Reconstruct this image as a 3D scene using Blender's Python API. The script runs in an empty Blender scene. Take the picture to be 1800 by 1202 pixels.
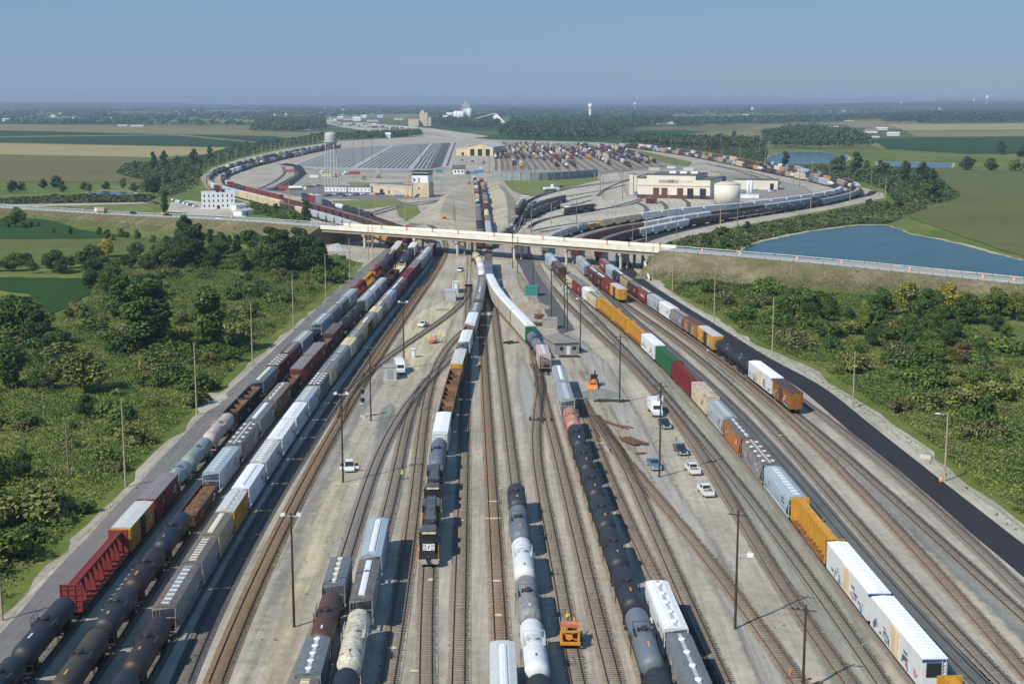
import bpy, math, random
import numpy as np
from mathutils import Vector, Matrix
from mathutils.geometry import tessellate_polygon
random.seed(11); rng = np.random.default_rng(11)
S = bpy.context.scene; COL = S.collection
R = math.radians
# ------------------------------------------------------------------ camera maths (survey of the photograph)
FPX, CYP, HOR, HC = 2450.0, 601.0, 177.0, 69.0
TH = math.atan((CYP - HOR) / FPX); cT, sT = math.cos(TH), math.sin(TH)
def px(x, y, z=0.0):
    """point of the world at height z seen at photograph pixel x, y"""
    u = (x - 900) / FPX; v = (y - CYP) / FPX
    t = (z - HC) / (-sT - v * cT)
    return Vector((t * u, t * (cT - v * sT), z))
def srgb(h):
    h = h.lstrip('#'); o = []
    for i in (0, 2, 4):
        c = int(h[i:i+2], 16) / 255
        o.append(c / 12.92 if c <= .04045 else ((c + .055) / 1.055) ** 2.4)
    return tuple(o)
# ------------------------------------------------------------------ materials
MATS = {}
def nt_new(name):
    m = bpy.data.materials.new(name); m.use_nodes = True
    n = m.node_tree; b = n.nodes['Principled BSDF']
    return m, n, b
def N(n, t, **kw):
    k = n.nodes.new(t)
    for a, v in kw.items(): setattr(k, a, v)
    return k
def mixc(n, fac, a, b, mode='MIX'):
    k = N(n, 'ShaderNodeMix', data_type='RGBA', blend_type=mode)
    for s, v in ((k.inputs[0], fac), (k.inputs[6], a), (k.inputs[7], b)):
        if hasattr(v, 'is_output'): n.links.new(v, s)
        elif isinstance(v, (tuple, list)): s.default_value = (*v[:3], 1)
        else: s.default_value = v
    return k.outputs[2]
def ramp(n, src, stops):
    k = N(n, 'ShaderNodeValToRGB'); n.links.new(src, k.inputs[0])
    e = k.color_ramp.elements
    while len(e) < len(stops): e.new(.5)
    for i, (p, c) in enumerate(stops):
        e[i].position = p; e[i].color = (c, c, c, 1) if not isinstance(c, tuple) else (*c, 1)
    return k.outputs[0]
def noise(n, scale, detail=3, vec=None, rough=.6):
    k = N(n, 'ShaderNodeTexNoise'); k.inputs['Scale'].default_value = scale
    k.inputs['Detail'].default_value = detail; k.inputs['Roughness'].default_value = rough
    if vec is not None: n.links.new(vec, k.inputs['Vector'])
    return k.outputs['Fac']
def math_(n, op, a, b=None, clamp=False):
    k = N(n, 'ShaderNodeMath', operation=op, use_clamp=clamp)
    for s, v in ((k.inputs[0], a), (k.inputs[1], b)):
        if v is None: continue
        if hasattr(v, 'is_output'): n.links.new(v, s)
        else: s.default_value = v
    return k.outputs[0]
def objvec(n, scale=(1, 1, 1), rnd=True):
    tc = N(n, 'ShaderNodeTexCoord'); mp = N(n, 'ShaderNodeMapping')
    n.links.new(tc.outputs['Object'], mp.inputs['Vector']); mp.inputs['Scale'].default_value = scale
    if not rnd: return mp.outputs[0]
    oi = N(n, 'ShaderNodeObjectInfo'); ad = N(n, 'ShaderNodeVectorMath', operation='ADD')
    n.links.new(mp.outputs[0], ad.inputs[0])
    k = N(n, 'ShaderNodeMath', operation='MULTIPLY'); k.inputs[1].default_value = 90.0
    n.links.new(oi.outputs['Random'], k.inputs[0]); n.links.new(k.outputs[0], ad.inputs[1])
    return ad.outputs[0]
def plain(name, col, rough=.6, var=.25, scale=1.5, metal=0.0, rnd=True):
    """one colour with weathering noise"""
    if name in MATS: return MATS[name]
    if isinstance(col, str): col = srgb(col)
    m, n, b = nt_new(name)
    v = objvec(n, rnd=rnd)
    f = noise(n, scale, 4, v)
    lo = tuple(c * (1 - var) for c in col); hi = tuple(min(.9, c * (1 + var)) for c in col)
    c = mixc(n, ramp(n, f, [(.3, 0.0), (.7, 1.0)]), lo, hi)
    n.links.new(c, b.inputs['Base Color']); b.inputs['Roughness'].default_value = rough
    b.inputs['Metallic'].default_value = metal
    MATS[name] = m; return m
def paint_material(name, gloss=.5, lighten=0.0):
    """weathered paint in the object's own colour; its alpha is how rusty it is"""
    m, n, b = nt_new(name)
    oi = N(n, 'ShaderNodeObjectInfo')
    v = objvec(n, (1, 1, 1)); vs = objvec(n, (1.6, 1.6, .22))
    base = oi.outputs['Color']
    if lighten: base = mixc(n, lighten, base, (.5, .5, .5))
    f1 = noise(n, .5, 4, v); f2 = noise(n, 1.3, 4, vs)
    dk = mixc(n, 1.0, base, (.50, .46, .40), 'MULTIPLY')
    da = math_(n, 'ADD', math_(n, 'MULTIPLY', oi.outputs['Alpha'], 1.3), .22, True)
    c = mixc(n, math_(n, 'MULTIPLY', ramp(n, f1, [(.3, .6), (.68, 0.0)]), da), base, dk)
    c = mixc(n, math_(n, 'MULTIPLY', ramp(n, f2, [(.46, 0.0), (.68, .8)]), da), c, dk)
    r1 = noise(n, .55, 6, v, .7); r2 = noise(n, 2.2, 5, vs, .7)
    rr = math_(n, 'ADD', math_(n, 'MULTIPLY', r1, .6), math_(n, 'MULTIPLY', r2, .4))
    th = math_(n, 'SUBTRACT', rr, math_(n, 'SUBTRACT', .69, math_(n, 'MULTIPLY', oi.outputs['Alpha'], .31)))
    rf = math_(n, 'MULTIPLY', th, 11.0, True)
    rc = mixc(n, noise(n, 3.0, 3, v), (.23, .085, .03), (.09, .04, .022))
    c = mixc(n, rf, c, rc)
    n.links.new(c, b.inputs['Base Color']); b.inputs['Roughness'].default_value = gloss
    MATS[name] = m; return m
PAINT = paint_material('weathered_paint', .55)
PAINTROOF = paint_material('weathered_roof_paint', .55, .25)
DARK = plain('running_gear', (.035, .027, .022), .8)
BLACK = plain('black_metal', (.02, .02, .022), .6)
STEEL = plain('galvanised_steel', (.42, .44, .45), .45)
RUST = plain('rust', (.20, .085, .035), .9, .5, 1.2)
WHITE = plain('white_paint', (.72, .73, .72), .5, .12)
CREAMP = plain('cream_paint', (.66, .55, .33), .6, .15)
YELLOW = plain('safety_yellow', (.68, .33, .03), .5, .15)
GLASS = plain('dark_glass', (.025, .03, .035), .12, .1)
ORANGE = plain('orange_paint', (.62, .21, .03), .5, .2)
RED = plain('red_paint', (.35, .05, .03), .5, .2)
WOOD = plain('pole_wood', (.19, .155, .125), .9, .3, .8)
WOODT = plain('pale_pole_wood', (.36, .29, .21), .9, .25, .5)
WOODD = plain('creosote_wood', (.05, .036, .028), .9, .3, .8)
CONC = plain('concrete', (.50, .47, .39), .9, .12, .2)
CONCC = plain('parapet_concrete', (.70, .67, .56), .9, .12, .25)
RUBBER = plain('tyre_rubber', (.02, .02, .02), .9, .1)
CHROME = plain('lamp_lens', (.75, .75, .72), .2, .05)
BLUEP = plain('blue_paint', (.02, .06, .25), .5, .1)
# ------------------------------------------------------------------ mesh builder
class MB:
    def __init__(s): s.v = []; s.f = []; s.m = []
    def add(s, vs, fs, mi=0):
        o = len(s.v); s.v += [tuple(p) for p in vs]
        for f in fs: s.f.append(tuple(i + o for i in f)); s.m.append(mi)
        return s
    def box(s, x0, x1, y0, y1, z0, z1, mi=0):
        return s.add([(x0,y0,z0),(x1,y0,z0),(x1,y1,z0),(x0,y1,z0),(x0,y0,z1),(x1,y0,z1),(x1,y1,z1),(x0,y1,z1)],
            [(0,3,2,1),(4,5,6,7),(0,1,5,4),(1,2,6,5),(2,3,7,6),(3,0,4,7)], mi)
    def prism(s, prof, x0, x1, mi=0, f0=None, f1=None):
        """closed (y,z) profile, counter-clockwise seen from +x, run along x; f0/f1 give x by z"""
        n = len(prof)
        a = [(f0(z) if f0 else x0, y, z) for y, z in prof]; b = [(f1(z) if f1 else x1, y, z) for y, z in prof]
        fs = [(i, n + i, n + (i+1) % n, (i+1) % n) for i in range(n)]
        fs = [tuple(reversed(f)) for f in fs]
        return s.add(a + b, fs + [tuple(reversed(range(n))), tuple(range(n, 2*n))], mi)
    def prismy(s, prof, y0, y1, mi=0):
        """closed (x,z) profile run along y"""
        n = len(prof); a = [(x, y0, z) for x, z in prof]; b = [(x, y1, z) for x, z in prof]
        return s.add(a + b, [(i, (i+1) % n, n + (i+1) % n, n + i) for i in range(n)] + [tuple(reversed(range(n))), tuple(range(n, 2*n))], mi)
    def tube(s, p, q, r0, r1=None, n=6, mi=0, cap=True):
        p = Vector(p); q = Vector(q); r1 = r0 if r1 is None else r1
        d = (q - p).normalized(); u = d.orthogonal().normalized(); w = d.cross(u)
        vs = []
        for c, r in ((p, r0), (q, r1)):
            for i in range(n):
                a = 2 * math.pi * i / n; vs.append(c + u * (r * math.cos(a)) + w * (r * math.sin(a)))
        fs = [(i, (i+1) % n, n + (i+1) % n, n + i) for i in range(n)]
        if cap: fs += [tuple(reversed(range(n))), tuple(range(n, 2*n))]
        return s.add(vs, fs, mi)
    def lathe(s, prof, n=16, axis='z', c=(0,0,0), mi=0):
        """(r, t) profile turned round an axis"""
        vs = []; k = len(prof)
        for r, t in prof:
            for i in range(n):
                a = 2 * math.pi * i / n; x, y = r * math.cos(a), r * math.sin(a)
                vs.append((c[0]+x, c[1]+y, c[2]+t) if axis == 'z' else (c[0]+t, c[1]+x, c[2]+y))
        fs = [(j*n+i, j*n+(i+1) % n, (j+1)*n+(i+1) % n, (j+1)*n+i) for j in range(k-1) for i in range(n)]
        if prof[0][0] > .01: fs.append(tuple(reversed(range(n))))
        if prof[-1][0] > .01: fs.append(tuple(range((k-1)*n, k*n)))
        return s.add(vs, fs, mi)
    def mesh(s, name, mats, smooth=False):
        me = bpy.data.meshes.new(name); me.from_pydata(s.v, [], s.f)
        for m in (mats if isinstance(mats, (list, tuple)) else [mats]): me.materials.append(m)
        me.polygons.foreach_set('material_index', s.m)
        if smooth: me.polygons.foreach_set('use_smooth', [True] * len(s.f))
        me.update(); return me
def link(name, me, parent=None, loc=None, rot=None, color=None):
    o = bpy.data.objects.new(name, me); COL.objects.link(o)
    if parent is not None: o.parent = parent
    if loc is not None: o.location = loc
    if rot is not None: o.rotation_euler = (0, 0, rot)
    if color is not None: o.color = color
    return o
def tag(o, label=None, cat=None, group=None, kind=None):
    for k, v in (('label', label), ('category', cat), ('group', group), ('kind', kind)):
        if v: o[k] = v
    return o
def thing(name, label, cat, loc=(0,0,0), rot=0.0, group=None):
    o = link(name, None, None, loc, rot); o.empty_display_size = .5
    return tag(o, label, cat, group)
def part(name, mb, mat, parent, color=None, smooth=False):
    return link(name, mb.mesh(name, mat, smooth), parent, color=color)
def struct(name, me, mat=None):
    o = link(name, me); return tag(o, kind='structure')
def copytree(o, parent=None):
    c = o.copy(); COL.objects.link(c)
    if parent is not None: c.parent = parent
    for ch in list(o.children): copytree(ch, c)
    return c
def from_np(name, verts, quads, mats, mi=None):
    me = bpy.data.meshes.new(name); nv, nf = len(verts), len(quads); k = quads.shape[1]
    me.vertices.add(nv); me.vertices.foreach_set('co', np.ascontiguousarray(verts, dtype=np.float32).ravel())
    me.loops.add(nf * k); me.loops.foreach_set('vertex_index', np.ascontiguousarray(quads, dtype=np.int32).ravel())
    me.polygons.add(nf); me.polygons.foreach_set('loop_start', np.arange(0, nf * k, k, dtype=np.int32))
    for m in mats: me.materials.append(m)
    if mi is not None: me.polygons.foreach_set('material_index', np.ascontiguousarray(mi, dtype=np.int32))
    me.update(calc_edges=True); return me
# ------------------------------------------------------------------ ground sheets
def catmull(P, step=3.0, closed=False):
    P = [Vector(p) for p in P]; out = []
    n = len(P)
    for i in range(n if closed else n - 1):
        p0 = P[i-1] if (i or closed) else P[0]*2 - P[1]
        p1, p2 = P[i], P[(i+1) % n]
        p3 = P[(i+2) % n] if (closed or i + 2 < n) else P[-1]*2 - P[-2]
        k = max(1, int((p2 - p1).length / step))
        for j in range(k):
            t = j / k
            out.append(.5*((2*p1) + (p2-p0)*t + (2*p0-5*p1+4*p2-p3)*t*t + (3*p1-p0-3*p2+p3)*t**3))
    if not closed: out.append(P[-1])
    return out
def sheet(name, pts, z, mat, jit=0.0, step=6.0, kind='structure', world=False):
    W = [Vector(p) if world else px(*p) for p in pts]
    out = []
    for i, p in enumerate(W):
        q = W[(i+1) % len(W)]; k = max(1, int((q - p).length / step)) if jit else 1
        for j in range(k):
            r = p.lerp(q, j / k)
            if jit and j: r = r + Vector((random.gauss(0, jit), random.gauss(0, jit), 0))
            out.append(Vector((r.x, r.y, z)))
    tris = tessellate_polygon([out])
    me = bpy.data.meshes.new(name); fs = []
    for t in tris:
        a, b, c = (out[i] for i in t)
        fs.append(t if (b - a).cross(c - a).z > 0 else tuple(reversed(t)))
    me.from_pydata([tuple(p) for p in out], [], fs); me.materials.append(mat); me.update()
    o = link(name, me); tag(o, kind=kind); return o
def strip(P, w, z, uv=False):
    """flat ribbon along world points, width w"""
    vs = []
    for i, p in enumerate(P):
        d = (P[min(i+1, len(P)-1)] - P[max(i-1, 0)]); d.z = 0; d.normalize()
        nrm = Vector((-d.y, d.x, 0))
        vs += [(p + nrm*w/2), (p - nrm*w/2)]
    vs = [(a.x, a.y, z) for a in vs]
    fs = [(2*i, 2*i+1, 2*i+3, 2*i+2) for i in range(len(P)-1)]
    return vs, fs
SOFT = {}
def softmat(mat, w):
    """the same soil, fading out raggedly towards the edge of its patch"""
    k = mat.name + '_edge'
    if k in SOFT: return SOFT[k]
    m = mat.copy(); m.name = k; n = m.node_tree; b = n.nodes['Principled BSDF']; at = N(n, 'ShaderNodeAttribute'); at.attribute_name = 'cover'
    v = objvec(n, rnd=False); f = noise(n, .35, 5, v, .7)
    a = math_(n, 'MULTIPLY', math_(n, 'SUBTRACT', math_(n, 'ADD', math_(n, 'MULTIPLY', at.outputs['Fac'], 1.5), math_(n, 'MULTIPLY', f, 1.0)), .78), 1.8, True)
    n.links.new(a, b.inputs['Alpha']); SOFT[k] = m; return m
def soft(name, pts, z, mat, w=4.0, cell=1.5, kind='structure'):
    P = np.array([tuple(px(*p)[:2]) for p in pts]); lo, hi = P.min(0), P.max(0)
    nx, ny = [int((hi[i]-lo[i])/cell)+2 for i in (0, 1)]; X, Y = np.meshgrid(lo[0]+np.arange(nx)*cell, lo[1]+np.arange(ny)*cell, indexing='ij'); x, y = X.ravel(), Y.ravel()
    ins = np.zeros(len(x), bool); dist = np.full(len(x), 1e9); j = len(P)-1
    for i in range(len(P)):
        (xi, yi), (xj, yj) = P[i], P[j]
        with np.errstate(divide='ignore', invalid='ignore'): ins ^= ((yi > y) != (yj > y)) & (x < (xj-xi)*(y-yi)/(yj-yi+1e-12)+xi)
        ex, ey = xj-xi, yj-yi; t = np.clip(((x-xi)*ex+(y-yi)*ey)/(ex*ex+ey*ey+1e-9), 0, 1); dist = np.minimum(dist, np.hypot(x-xi-t*ex, y-yi-t*ey)); j = i
    a = np.where(ins, np.clip(dist/w, 0, 1), 0); I = np.arange(nx*ny).reshape(nx, ny)
    Q = np.stack([I[:-1, :-1], I[1:, :-1], I[1:, 1:], I[:-1, 1:]], -1).reshape(-1, 4); Q = Q[(a[Q] > 0).any(1)]
    u, inv = np.unique(Q, return_inverse=True); me = from_np(name, np.c_[x[u], y[u], np.full(len(u), z)], inv.reshape(-1, 4), [softmat(mat, w)])
    at = me.attributes.new('cover', 'FLOAT', 'POINT'); at.data.foreach_set('value', a[u].astype(np.float32))
    return tag(link(name, me), kind=kind)
def groundmat(name, cols, scales=(.02, .25, 3.0), rough=.95, contrast=.5, bump=0.0, streak=0.0):
    """cols: dark, mid, light albedo of the soil or plants, mixed by noise at three sizes"""
    if name in MATS: return MATS[name]
    m, n, b = nt_new(name)
    cols = [srgb(c) if isinstance(c, str) else c for c in cols]
    v = objvec(n, rnd=False)
    f = noise(n, scales[0], 4, v); g = noise(n, scales[1], 4, v); h = noise(n, scales[2], 2, v)
    a = math_(n, 'ADD', math_(n, 'MULTIPLY', f, .45), math_(n, 'ADD', math_(n, 'MULTIPLY', g, .33), math_(n, 'MULTIPLY', h, .22)))
    k = N(n, 'ShaderNodeValToRGB'); n.links.new(a, k.inputs[0])
    e = k.color_ramp.elements; e.new(.5)
    w = .22 * (1.2 - contrast) + .05
    for i, p in enumerate((.5 - w, .5, .5 + w)): e[i].position = p; e[i].color = (*cols[i], 1)
    col = k.outputs[0]
    if streak:   # oil, dust and tyre marks drawn out along the tracks
        s1 = noise(n, .55, 4, objvec(n, (1, .035, 1), False)); s2 = noise(n, 2.6, 3, objvec(n, (1, .02, 1), False))
        st = math_(n, 'ADD', math_(n, 'MULTIPLY', s1, .6), math_(n, 'MULTIPLY', s2, .4))
        col = mixc(n, streak, col, ramp(n, st, [(.36, (.50, .49, .48)), (.5, (.92, .92, .92)), (.64, (1.25, 1.22, 1.16))]), 'MULTIPLY')
        sp = noise(n, 9.0, 2, v); col = mixc(n, streak*.8, col, ramp(n, sp, [(.34, .55), (.5, 1.0), (.66, 1.35)]), 'MULTIPLY')
    n.links.new(col, b.inputs['Base Color']); b.inputs['Roughness'].default_value = rough
    b.inputs['Specular IOR Level'].default_value = .15
    if bump:
        bp = N(n, 'ShaderNodeBump'); bp.inputs['Strength'].default_value = bump; bp.inputs['Distance'].default_value = .3
        n.links.new(h, bp.inputs['Height']); n.links.new(bp.outputs[0], b.inputs['Normal'])
    MATS[name] = m; return m
# ------------------------------------------------------------------ rolling stock
def bogie(ax=2, gap=1.75, r=.46):
    b = MB(); half = gap * (ax - 1) / 2
    for s in (-1, 1):
        b.box(-half-.45, half+.45, s*.98-.09, s*.98+.09, .42, .78)
        for i in range(ax): b.tube((-half+i*gap, s*.70, r), (-half+i*gap, s*.84, r), r, n=10)
    b.box(-.25, .25, -1.05, 1.05, .5, .9)
    for i in range(ax): b.tube((-half+i*gap, -.75, r), (-half+i*gap, .75, r), .09, n=6)
    return b
BOGIE2 = bogie().mesh('bogie', DARK); BOGIE3 = bogie(3, 1.75, .5).mesh('bogie', DARK)
def gear(L, drop=2.2):
    """parts every car shares: (name, mesh, role, x offset)"""
    u = MB().box(-L/2-.3, L/2+.3, -.25, .25, .75, 1.05)
    for s in (-1, 1): u.box(s*(L/2+.45)-.25, s*(L/2+.45)+.25, -.12, .12, .78, 1.0)
    return [('underframe', u.mesh('underframe', DARK), None, 0), ('bogie', BOGIE2, None, -L/2+drop), ('bogie', BOGIE2, None, L/2-drop)]
def posts(L, z0, z1, mat):
    out = []
    for s in (-1, 1):
        b = MB()
        for y in (-1.45, 1.45): b.box(s*L/2-.06, s*L/2+.06, y-.06, y+.06, z0, z1)
        b.box(s*L/2-.05, s*L/2+.05, -1.39, 1.39, z1-1.4, z1-1.3); b.box(s*L/2-.05, s*L/2+.05, -1.39, 1.39, z0, z0+.1)
        for y in (-1.0, -.55):
            b.box(s*L/2-.03, s*L/2+.03, s*y-.03, s*y+.03, z0, z1)
        for k in range(6): b.box(s*L/2-.03, s*L/2+.03, min(s*-1.0, s*-.55), max(s*-1.0, s*-.55), z0+.3*k+.1, z0+.3*k+.14)
        out.append(('end_ladder', b.mesh('end_ladder', mat), 'body', 0))
    return out
def k_hopper(L=15.6, style=0, hatch=0, nomatter=0):
    P = []
    e = lambda z: L/2 - max(0, 3.15 - z) * 1.05
    if style == 0:   # curved smooth sides
        prof = [(-1.35,1.15),(1.35,1.15),(1.56,2.0),(1.6,3.0),(1.56,4.0),(1.42,4.4),(-1.42,4.4),(-1.56,4.0),(-1.6,3.0),(-1.56,2.0)]
    else:
        prof = [(-1.5,1.15),(1.5,1.15),(1.5,2.0),(1.5,3.15),(1.5,4.4),(-1.5,4.4),(-1.5,3.15),(-1.5,2.0)]
    b = MB().prism(prof, 0, 0, 0, lambda z: -e(z), e)
    if style:
        for s in (-1, 1):
            n = 14
            for i in range(n):
                x = -L/2 + .25 + (L-.5) * i / (n-1)
                z0 = 1.15 if abs(x) < L/2 - 2.1 else 3.15
                b.box(x-.06, x+.06, s*1.5-.09, s*1.5+.09, z0, 4.36)
    for s in (-1, 1): b.box(-L/2, L/2, s*1.45-.1, s*1.45+.1, .98, 1.2)
    P.append(('body', b.mesh('body', PAINT), 'body', 0))
    bays = MB()
    for i in range(3):
        x = (-1 + i) * (L - 5.5) / 2.7
        bays.add([(x-1.6,-1.3,1.15),(x+1.6,-1.3,1.15),(x+1.6,1.3,1.15),(x-1.6,1.3,1.15),(x-.5,-.6,.4),(x+.5,-.6,.4),(x+.5,.6,.4),(x-.5,.6,.4)],
                 [(4,7,6,5),(0,1,5,4)[::-1],(1,2,6,5)[::-1],(2,3,7,6)[::-1],(3,0,4,7)[::-1]])
    P.append(('outlet_gate', bays.mesh('outlet_gate', PAINT), 'body', 0))
    rf = MB().prism([(-1.5,4.41),(1.5,4.41),(1.5,4.46),(.72,4.66),(-.72,4.66),(-1.5,4.46)], -L/2, L/2)
    for i in range(9): x = -L/2+.6+(L-1.2)*i/8; rf.box(x-.04, x+.04, -1.44, 1.44, 4.47, 4.56)
    P.append(('roof', rf.mesh('roof', PAINT), 'roof', 0))
    h = MB()
    if hatch == 0:      # one long trough hatch
        n = 4
        for i in range(n):
            a = -L/2 + 1.2 + (L-2.4)*i/n; h.prism([(-.42,4.67),(.42,4.67),(.42,4.78),(.2,4.86),(-.2,4.86),(-.42,4.78)], a, a+(L-2.4)/n-.08)
        P.append(('hatch_cover', h.mesh('hatch_cover', PAINT), 'hatch', 0))
    elif hatch == 1:    # pale walkway strip with square lids
        h.box(-L/2+.8, L/2-.8, -.5, .5, 4.67, 4.71)
        P.append(('roof_walkway', h.mesh('roof_walkway', PAINT), 'hatch', 0))
        me = MB().box(-.22, .22, -.34, .34, 4.715, 4.82).box(-.05, .05, -.6, .6, 4.83, 4.86).mesh('hatch_cover', PAINT)
        for i in range(9): P.append(('hatch_cover', me, 'body', -L/2+1.6+(L-3.2)*i/8))
    else:               # round lids
        h.box(-L/2+.3, L/2-.3, -.22, .22, 4.67, 4.72)
        P.append(('roof_walkway', h.mesh('roof_walkway', STEEL), None, 0))
        me = MB().lathe([(.42, 0), (.42, .12), (.3, .2), (.0, .22)], 12).mesh('hatch_cover', PAINT)
        for i in range(5):
            for s in ((-1, 1) if hatch == 3 else (1,)):
                P.append(('hatch_cover', me, 'hatch', (-L/2+1.8+(L-3.6)*i/4, s*(.85 if hatch == 3 else .0), 4.56 if hatch == 3 else 4.72)))
    P += posts(L-.1, 1.1, 4.4, PAINT)
    return P + gear(L)
def k_boxcar(L=15.6, h=4.95, reef=False):
    b = MB().box(-L/2, L/2, -1.5, 1.5, 1.05, h-.25)
    nr = 16 if not reef else 0
    for s in (-1, 1):
        for i in range(nr):
            x = -L/2+.2+(L-.4)*i/(nr-1)
            if abs(x) > 1.65: b.box(x-.05, x+.05, s*1.5-.06, s*1.5+.06, 1.1, h-.3)
        if not reef:
            for k in range(6): b.box(s*L/2-.07, s*L/2+.07, -1.42, 1.42, 1.5+k*.55, 1.72+k*.55)
    P = [('body', b.mesh('body', PAINT), 'body', 0)]
    d = 1.6 if not reef else 1.9
    for s in (-1, 1):
        m = MB().box(-d, d, s*1.5-.1, s*1.5+.1, 1.15, h-.45)
        for k in range(5): x = -d+.2+k*(2*d-.4)/4; m.box(x-.05, x+.05, s*1.5-.14, s*1.5+.14, 1.2, h-.5)
        P.append(('door', m.mesh('door', PAINT), 'door', 0))
    r = MB().prism([(-1.52,h-.25),(1.52,h-.25),(1.52,h-.16),(0,h),(-1.52,h-.16)], -L/2-.02, L/2+.02)
    n = int(L/1.15)
    for i in range(n+1):
        x = -L/2+.1+(L-.2)*i/n
        r.prism([(-1.5,h-.2),(1.5,h-.2),(1.5,h-.1),(0,h+.06),(-1.5,h-.1)], x-.07, x+.07)
    P.append(('roof', r.mesh('roof', PAINT), 'roof', 0))
    for s in (-1, 1):
        lad = MB()
        for y in (.85, 1.3): lad.box(s*L/2+s*.1-.03, s*L/2+s*.1+.03, s*y-.03, s*y+.03, 1.1, h-.4)
        for k in range(8): lad.box(s*L/2+s*.1-.03, s*L/2+s*.1+.03, min(s*.85, s*1.3), max(s*.85, s*1.3), 1.3+.4*k, 1.35+.4*k)
        P.append(('end_ladder', lad.mesh('end_ladder', PAINT), 'body', 0))
    if reef:
        t = MB()
        t.box(-L/2-.06, -L/2+.02, -1.5, 1.5, h-.62, h-.3); P.append(('end_band', t.mesh('end_band', BLUEP), None, 0))
    return P + gear(L)
def k_tank(L=15.8, r=1.5):
    z = 2.85; n = 20
    prof = [(.02, -L/2), (r*.5, -L/2+.12), (r*.82, -L/2+.38), (r*.97, -L/2+.75), (r, -L/2+1.1)]
    k = 5
    for i in range(1, k): prof += [(r, -L/2+1.1+(L-2.2)*i/k)]
    prof += [(r, L/2-1.1), (r*.97, L/2-.75), (r*.82, L/2-.38), (r*.5, L/2-.12), (.02, L/2)]
    b = MB().lathe(prof, n, 'x', (0, 0, z))
    for x in (-L/2+1.15, -L/4, L/4, L/2-1.15): b.lathe([(r+.01, x-.06), (r+.025, x-.05), (r+.025, x+.05), (r+.01, x+.06)], n, 'x', (0, 0, z))
    P = [('tank_shell', b.mesh('tank_shell', PAINT, True), 'body', 0)]
    d = MB().lathe([(.5, 0), (.5, .32), (.42, .42), (0, .46)], 12, 'z', (0, 0, z+r-.06)); d.box(-.16, .16, .55, .85, z+r-.2, z+r+.25); d.tube((.55,-.3,z+r-.1),(.55,-.3,z+r+.35),.12)
    P.append(('manway', d.mesh('manway', PAINT), 'fit', 0))
    hr = MB()
    for s in (-1, 1):
        P.append(('platform', MB().box(-1.1, 1.1, s*1.05-.28, s*1.05+.28, z+r-.42, z+r-.37).mesh('platform', PAINT), 'fit', 0))
        for x in (-1.1, 0, 1.1): hr.box(x-.025, x+.025, s*1.3-.025, s*1.3+.025, z+r-.4, z+r+.62)
        hr.box(-1.1, 1.1, s*1.3-.025, s*1.3+.025, z+r+.58, z+r+.63)
        hr.box(s*1.1-.025, s*1.1+.025, -1.27, 1.27, z+r+.58, z+r+.63)
        sd = MB().box(s*(L/2-2.0)-.35, s*(L/2-2.0)+.35, -1.2, 1.2, 1.05, 2.0)
        sd.box(s*(L/2+.2)-.6, s*(L/2+.2)+.3, -1.45, 1.45, 1.0, 1.12)
        for y in (-1.4, 1.4): sd.box(s*(L/2+.1)-.03, s*(L/2+.1)+.03, y-.03, y+.03, 1.1, 2.1)
        sd.box(s*(L/2+.1)-.03, s*(L/2+.1)+.03, -1.4, 1.4, 2.05, 2.1)
        P.append(('saddle', sd.mesh('saddle', PAINT), 'fit', 0))
        ld = MB().box(-.25, -.2, s*1.62-.03, s*1.62+.03, 1.1, z+r-.3).box(.2, .25, s*1.62-.03, s*1.62+.03, 1.1, z+r-.3)
        for k in range(7): ld.box(-.25, .25, s*1.62-.02, s*1.62+.02, 1.3+k*.4, 1.34+k*.4)
        P.append(('ladder', ld.mesh('ladder', PAINT), 'fit', 0))
    P.append(('handrail', hr.mesh('handrail', PAINT), 'fit', 0))
    return P + gear(L)
def k_centerbeam(L=22.6):
    b = MB().box(-L/2, L/2, -1.42, 1.42, 1.05, 1.25)
    for i in range(24): x = -L/2+1+(L-2)*i/23; b.box(x-.09, x+.09, -1.42, 1.42, 1.26, 1.34)
    P = [('deck', b.mesh('deck', PAINT), 'deck', 0)]
    t = MB().box(-L/2+.3, L/2-.3, -.5, .5, 4.55, 4.68)
    for i in range(26): x = -L/2+.6+(L-1.2)*i/25; t.box(x-.05, x+.05, -.52, .52, 4.69, 4.76)
    for s in (-1, 1): t.box(-L/2+.3, L/2-.3, s*.5-.06, s*.5+.06, 4.5, 4.74)
    P.append(('top_chord', t.mesh('top_chord', PAINT), 'body', 0))
    c = MB(); n = 11
    for i in range(n+1):
        x = -L/2+.4+(L-.8)*i/n
        c.add([(x-.11,-.75,1.25),(x+.11,-.75,1.25),(x+.11,.75,1.25),(x-.11,.75,1.25),(x-.11,-.4,4.55),(x+.11,-.4,4.55),(x+.11,.4,4.55),(x-.11,.4,4.55)],
              [(0,3,2,1),(4,5,6,7),(0,1,5,4),(1,2,6,5),(2,3,7,6),(3,0,4,7)])
        if i < n:
            x2 = x + (L-.8)/n
            c.tube((x, 0, 1.35) if i % 2 else (x, 0, 4.5), (x2, 0, 4.5) if i % 2 else (x2, 0, 1.35), .09, n=4)
    P.append(('truss', c.mesh('truss', PAINT), 'body', 0))
    for s in (-1, 1):
        k = MB().box(s*(L/2-.18)-.12, s*(L/2-.18)+.12, -1.45, 1.45, 1.25, 4.85)
        for y in (-1.4, -.5, .5, 1.4): k.box(s*(L/2-.02)-.09, s*(L/2-.02)+.09, y-.08, y+.08, 1.25, 4.88)
        for z in (1.9, 2.7, 3.5, 4.3, 4.85): k.box(s*(L/2-.02)-.07, s*(L/2-.02)+.07, -1.45, 1.45, z-.06, z+.06)
        P.append(('bulkhead', k.mesh('bulkhead', PAINT), 'body', 0))
    return P + gear(L)
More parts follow.
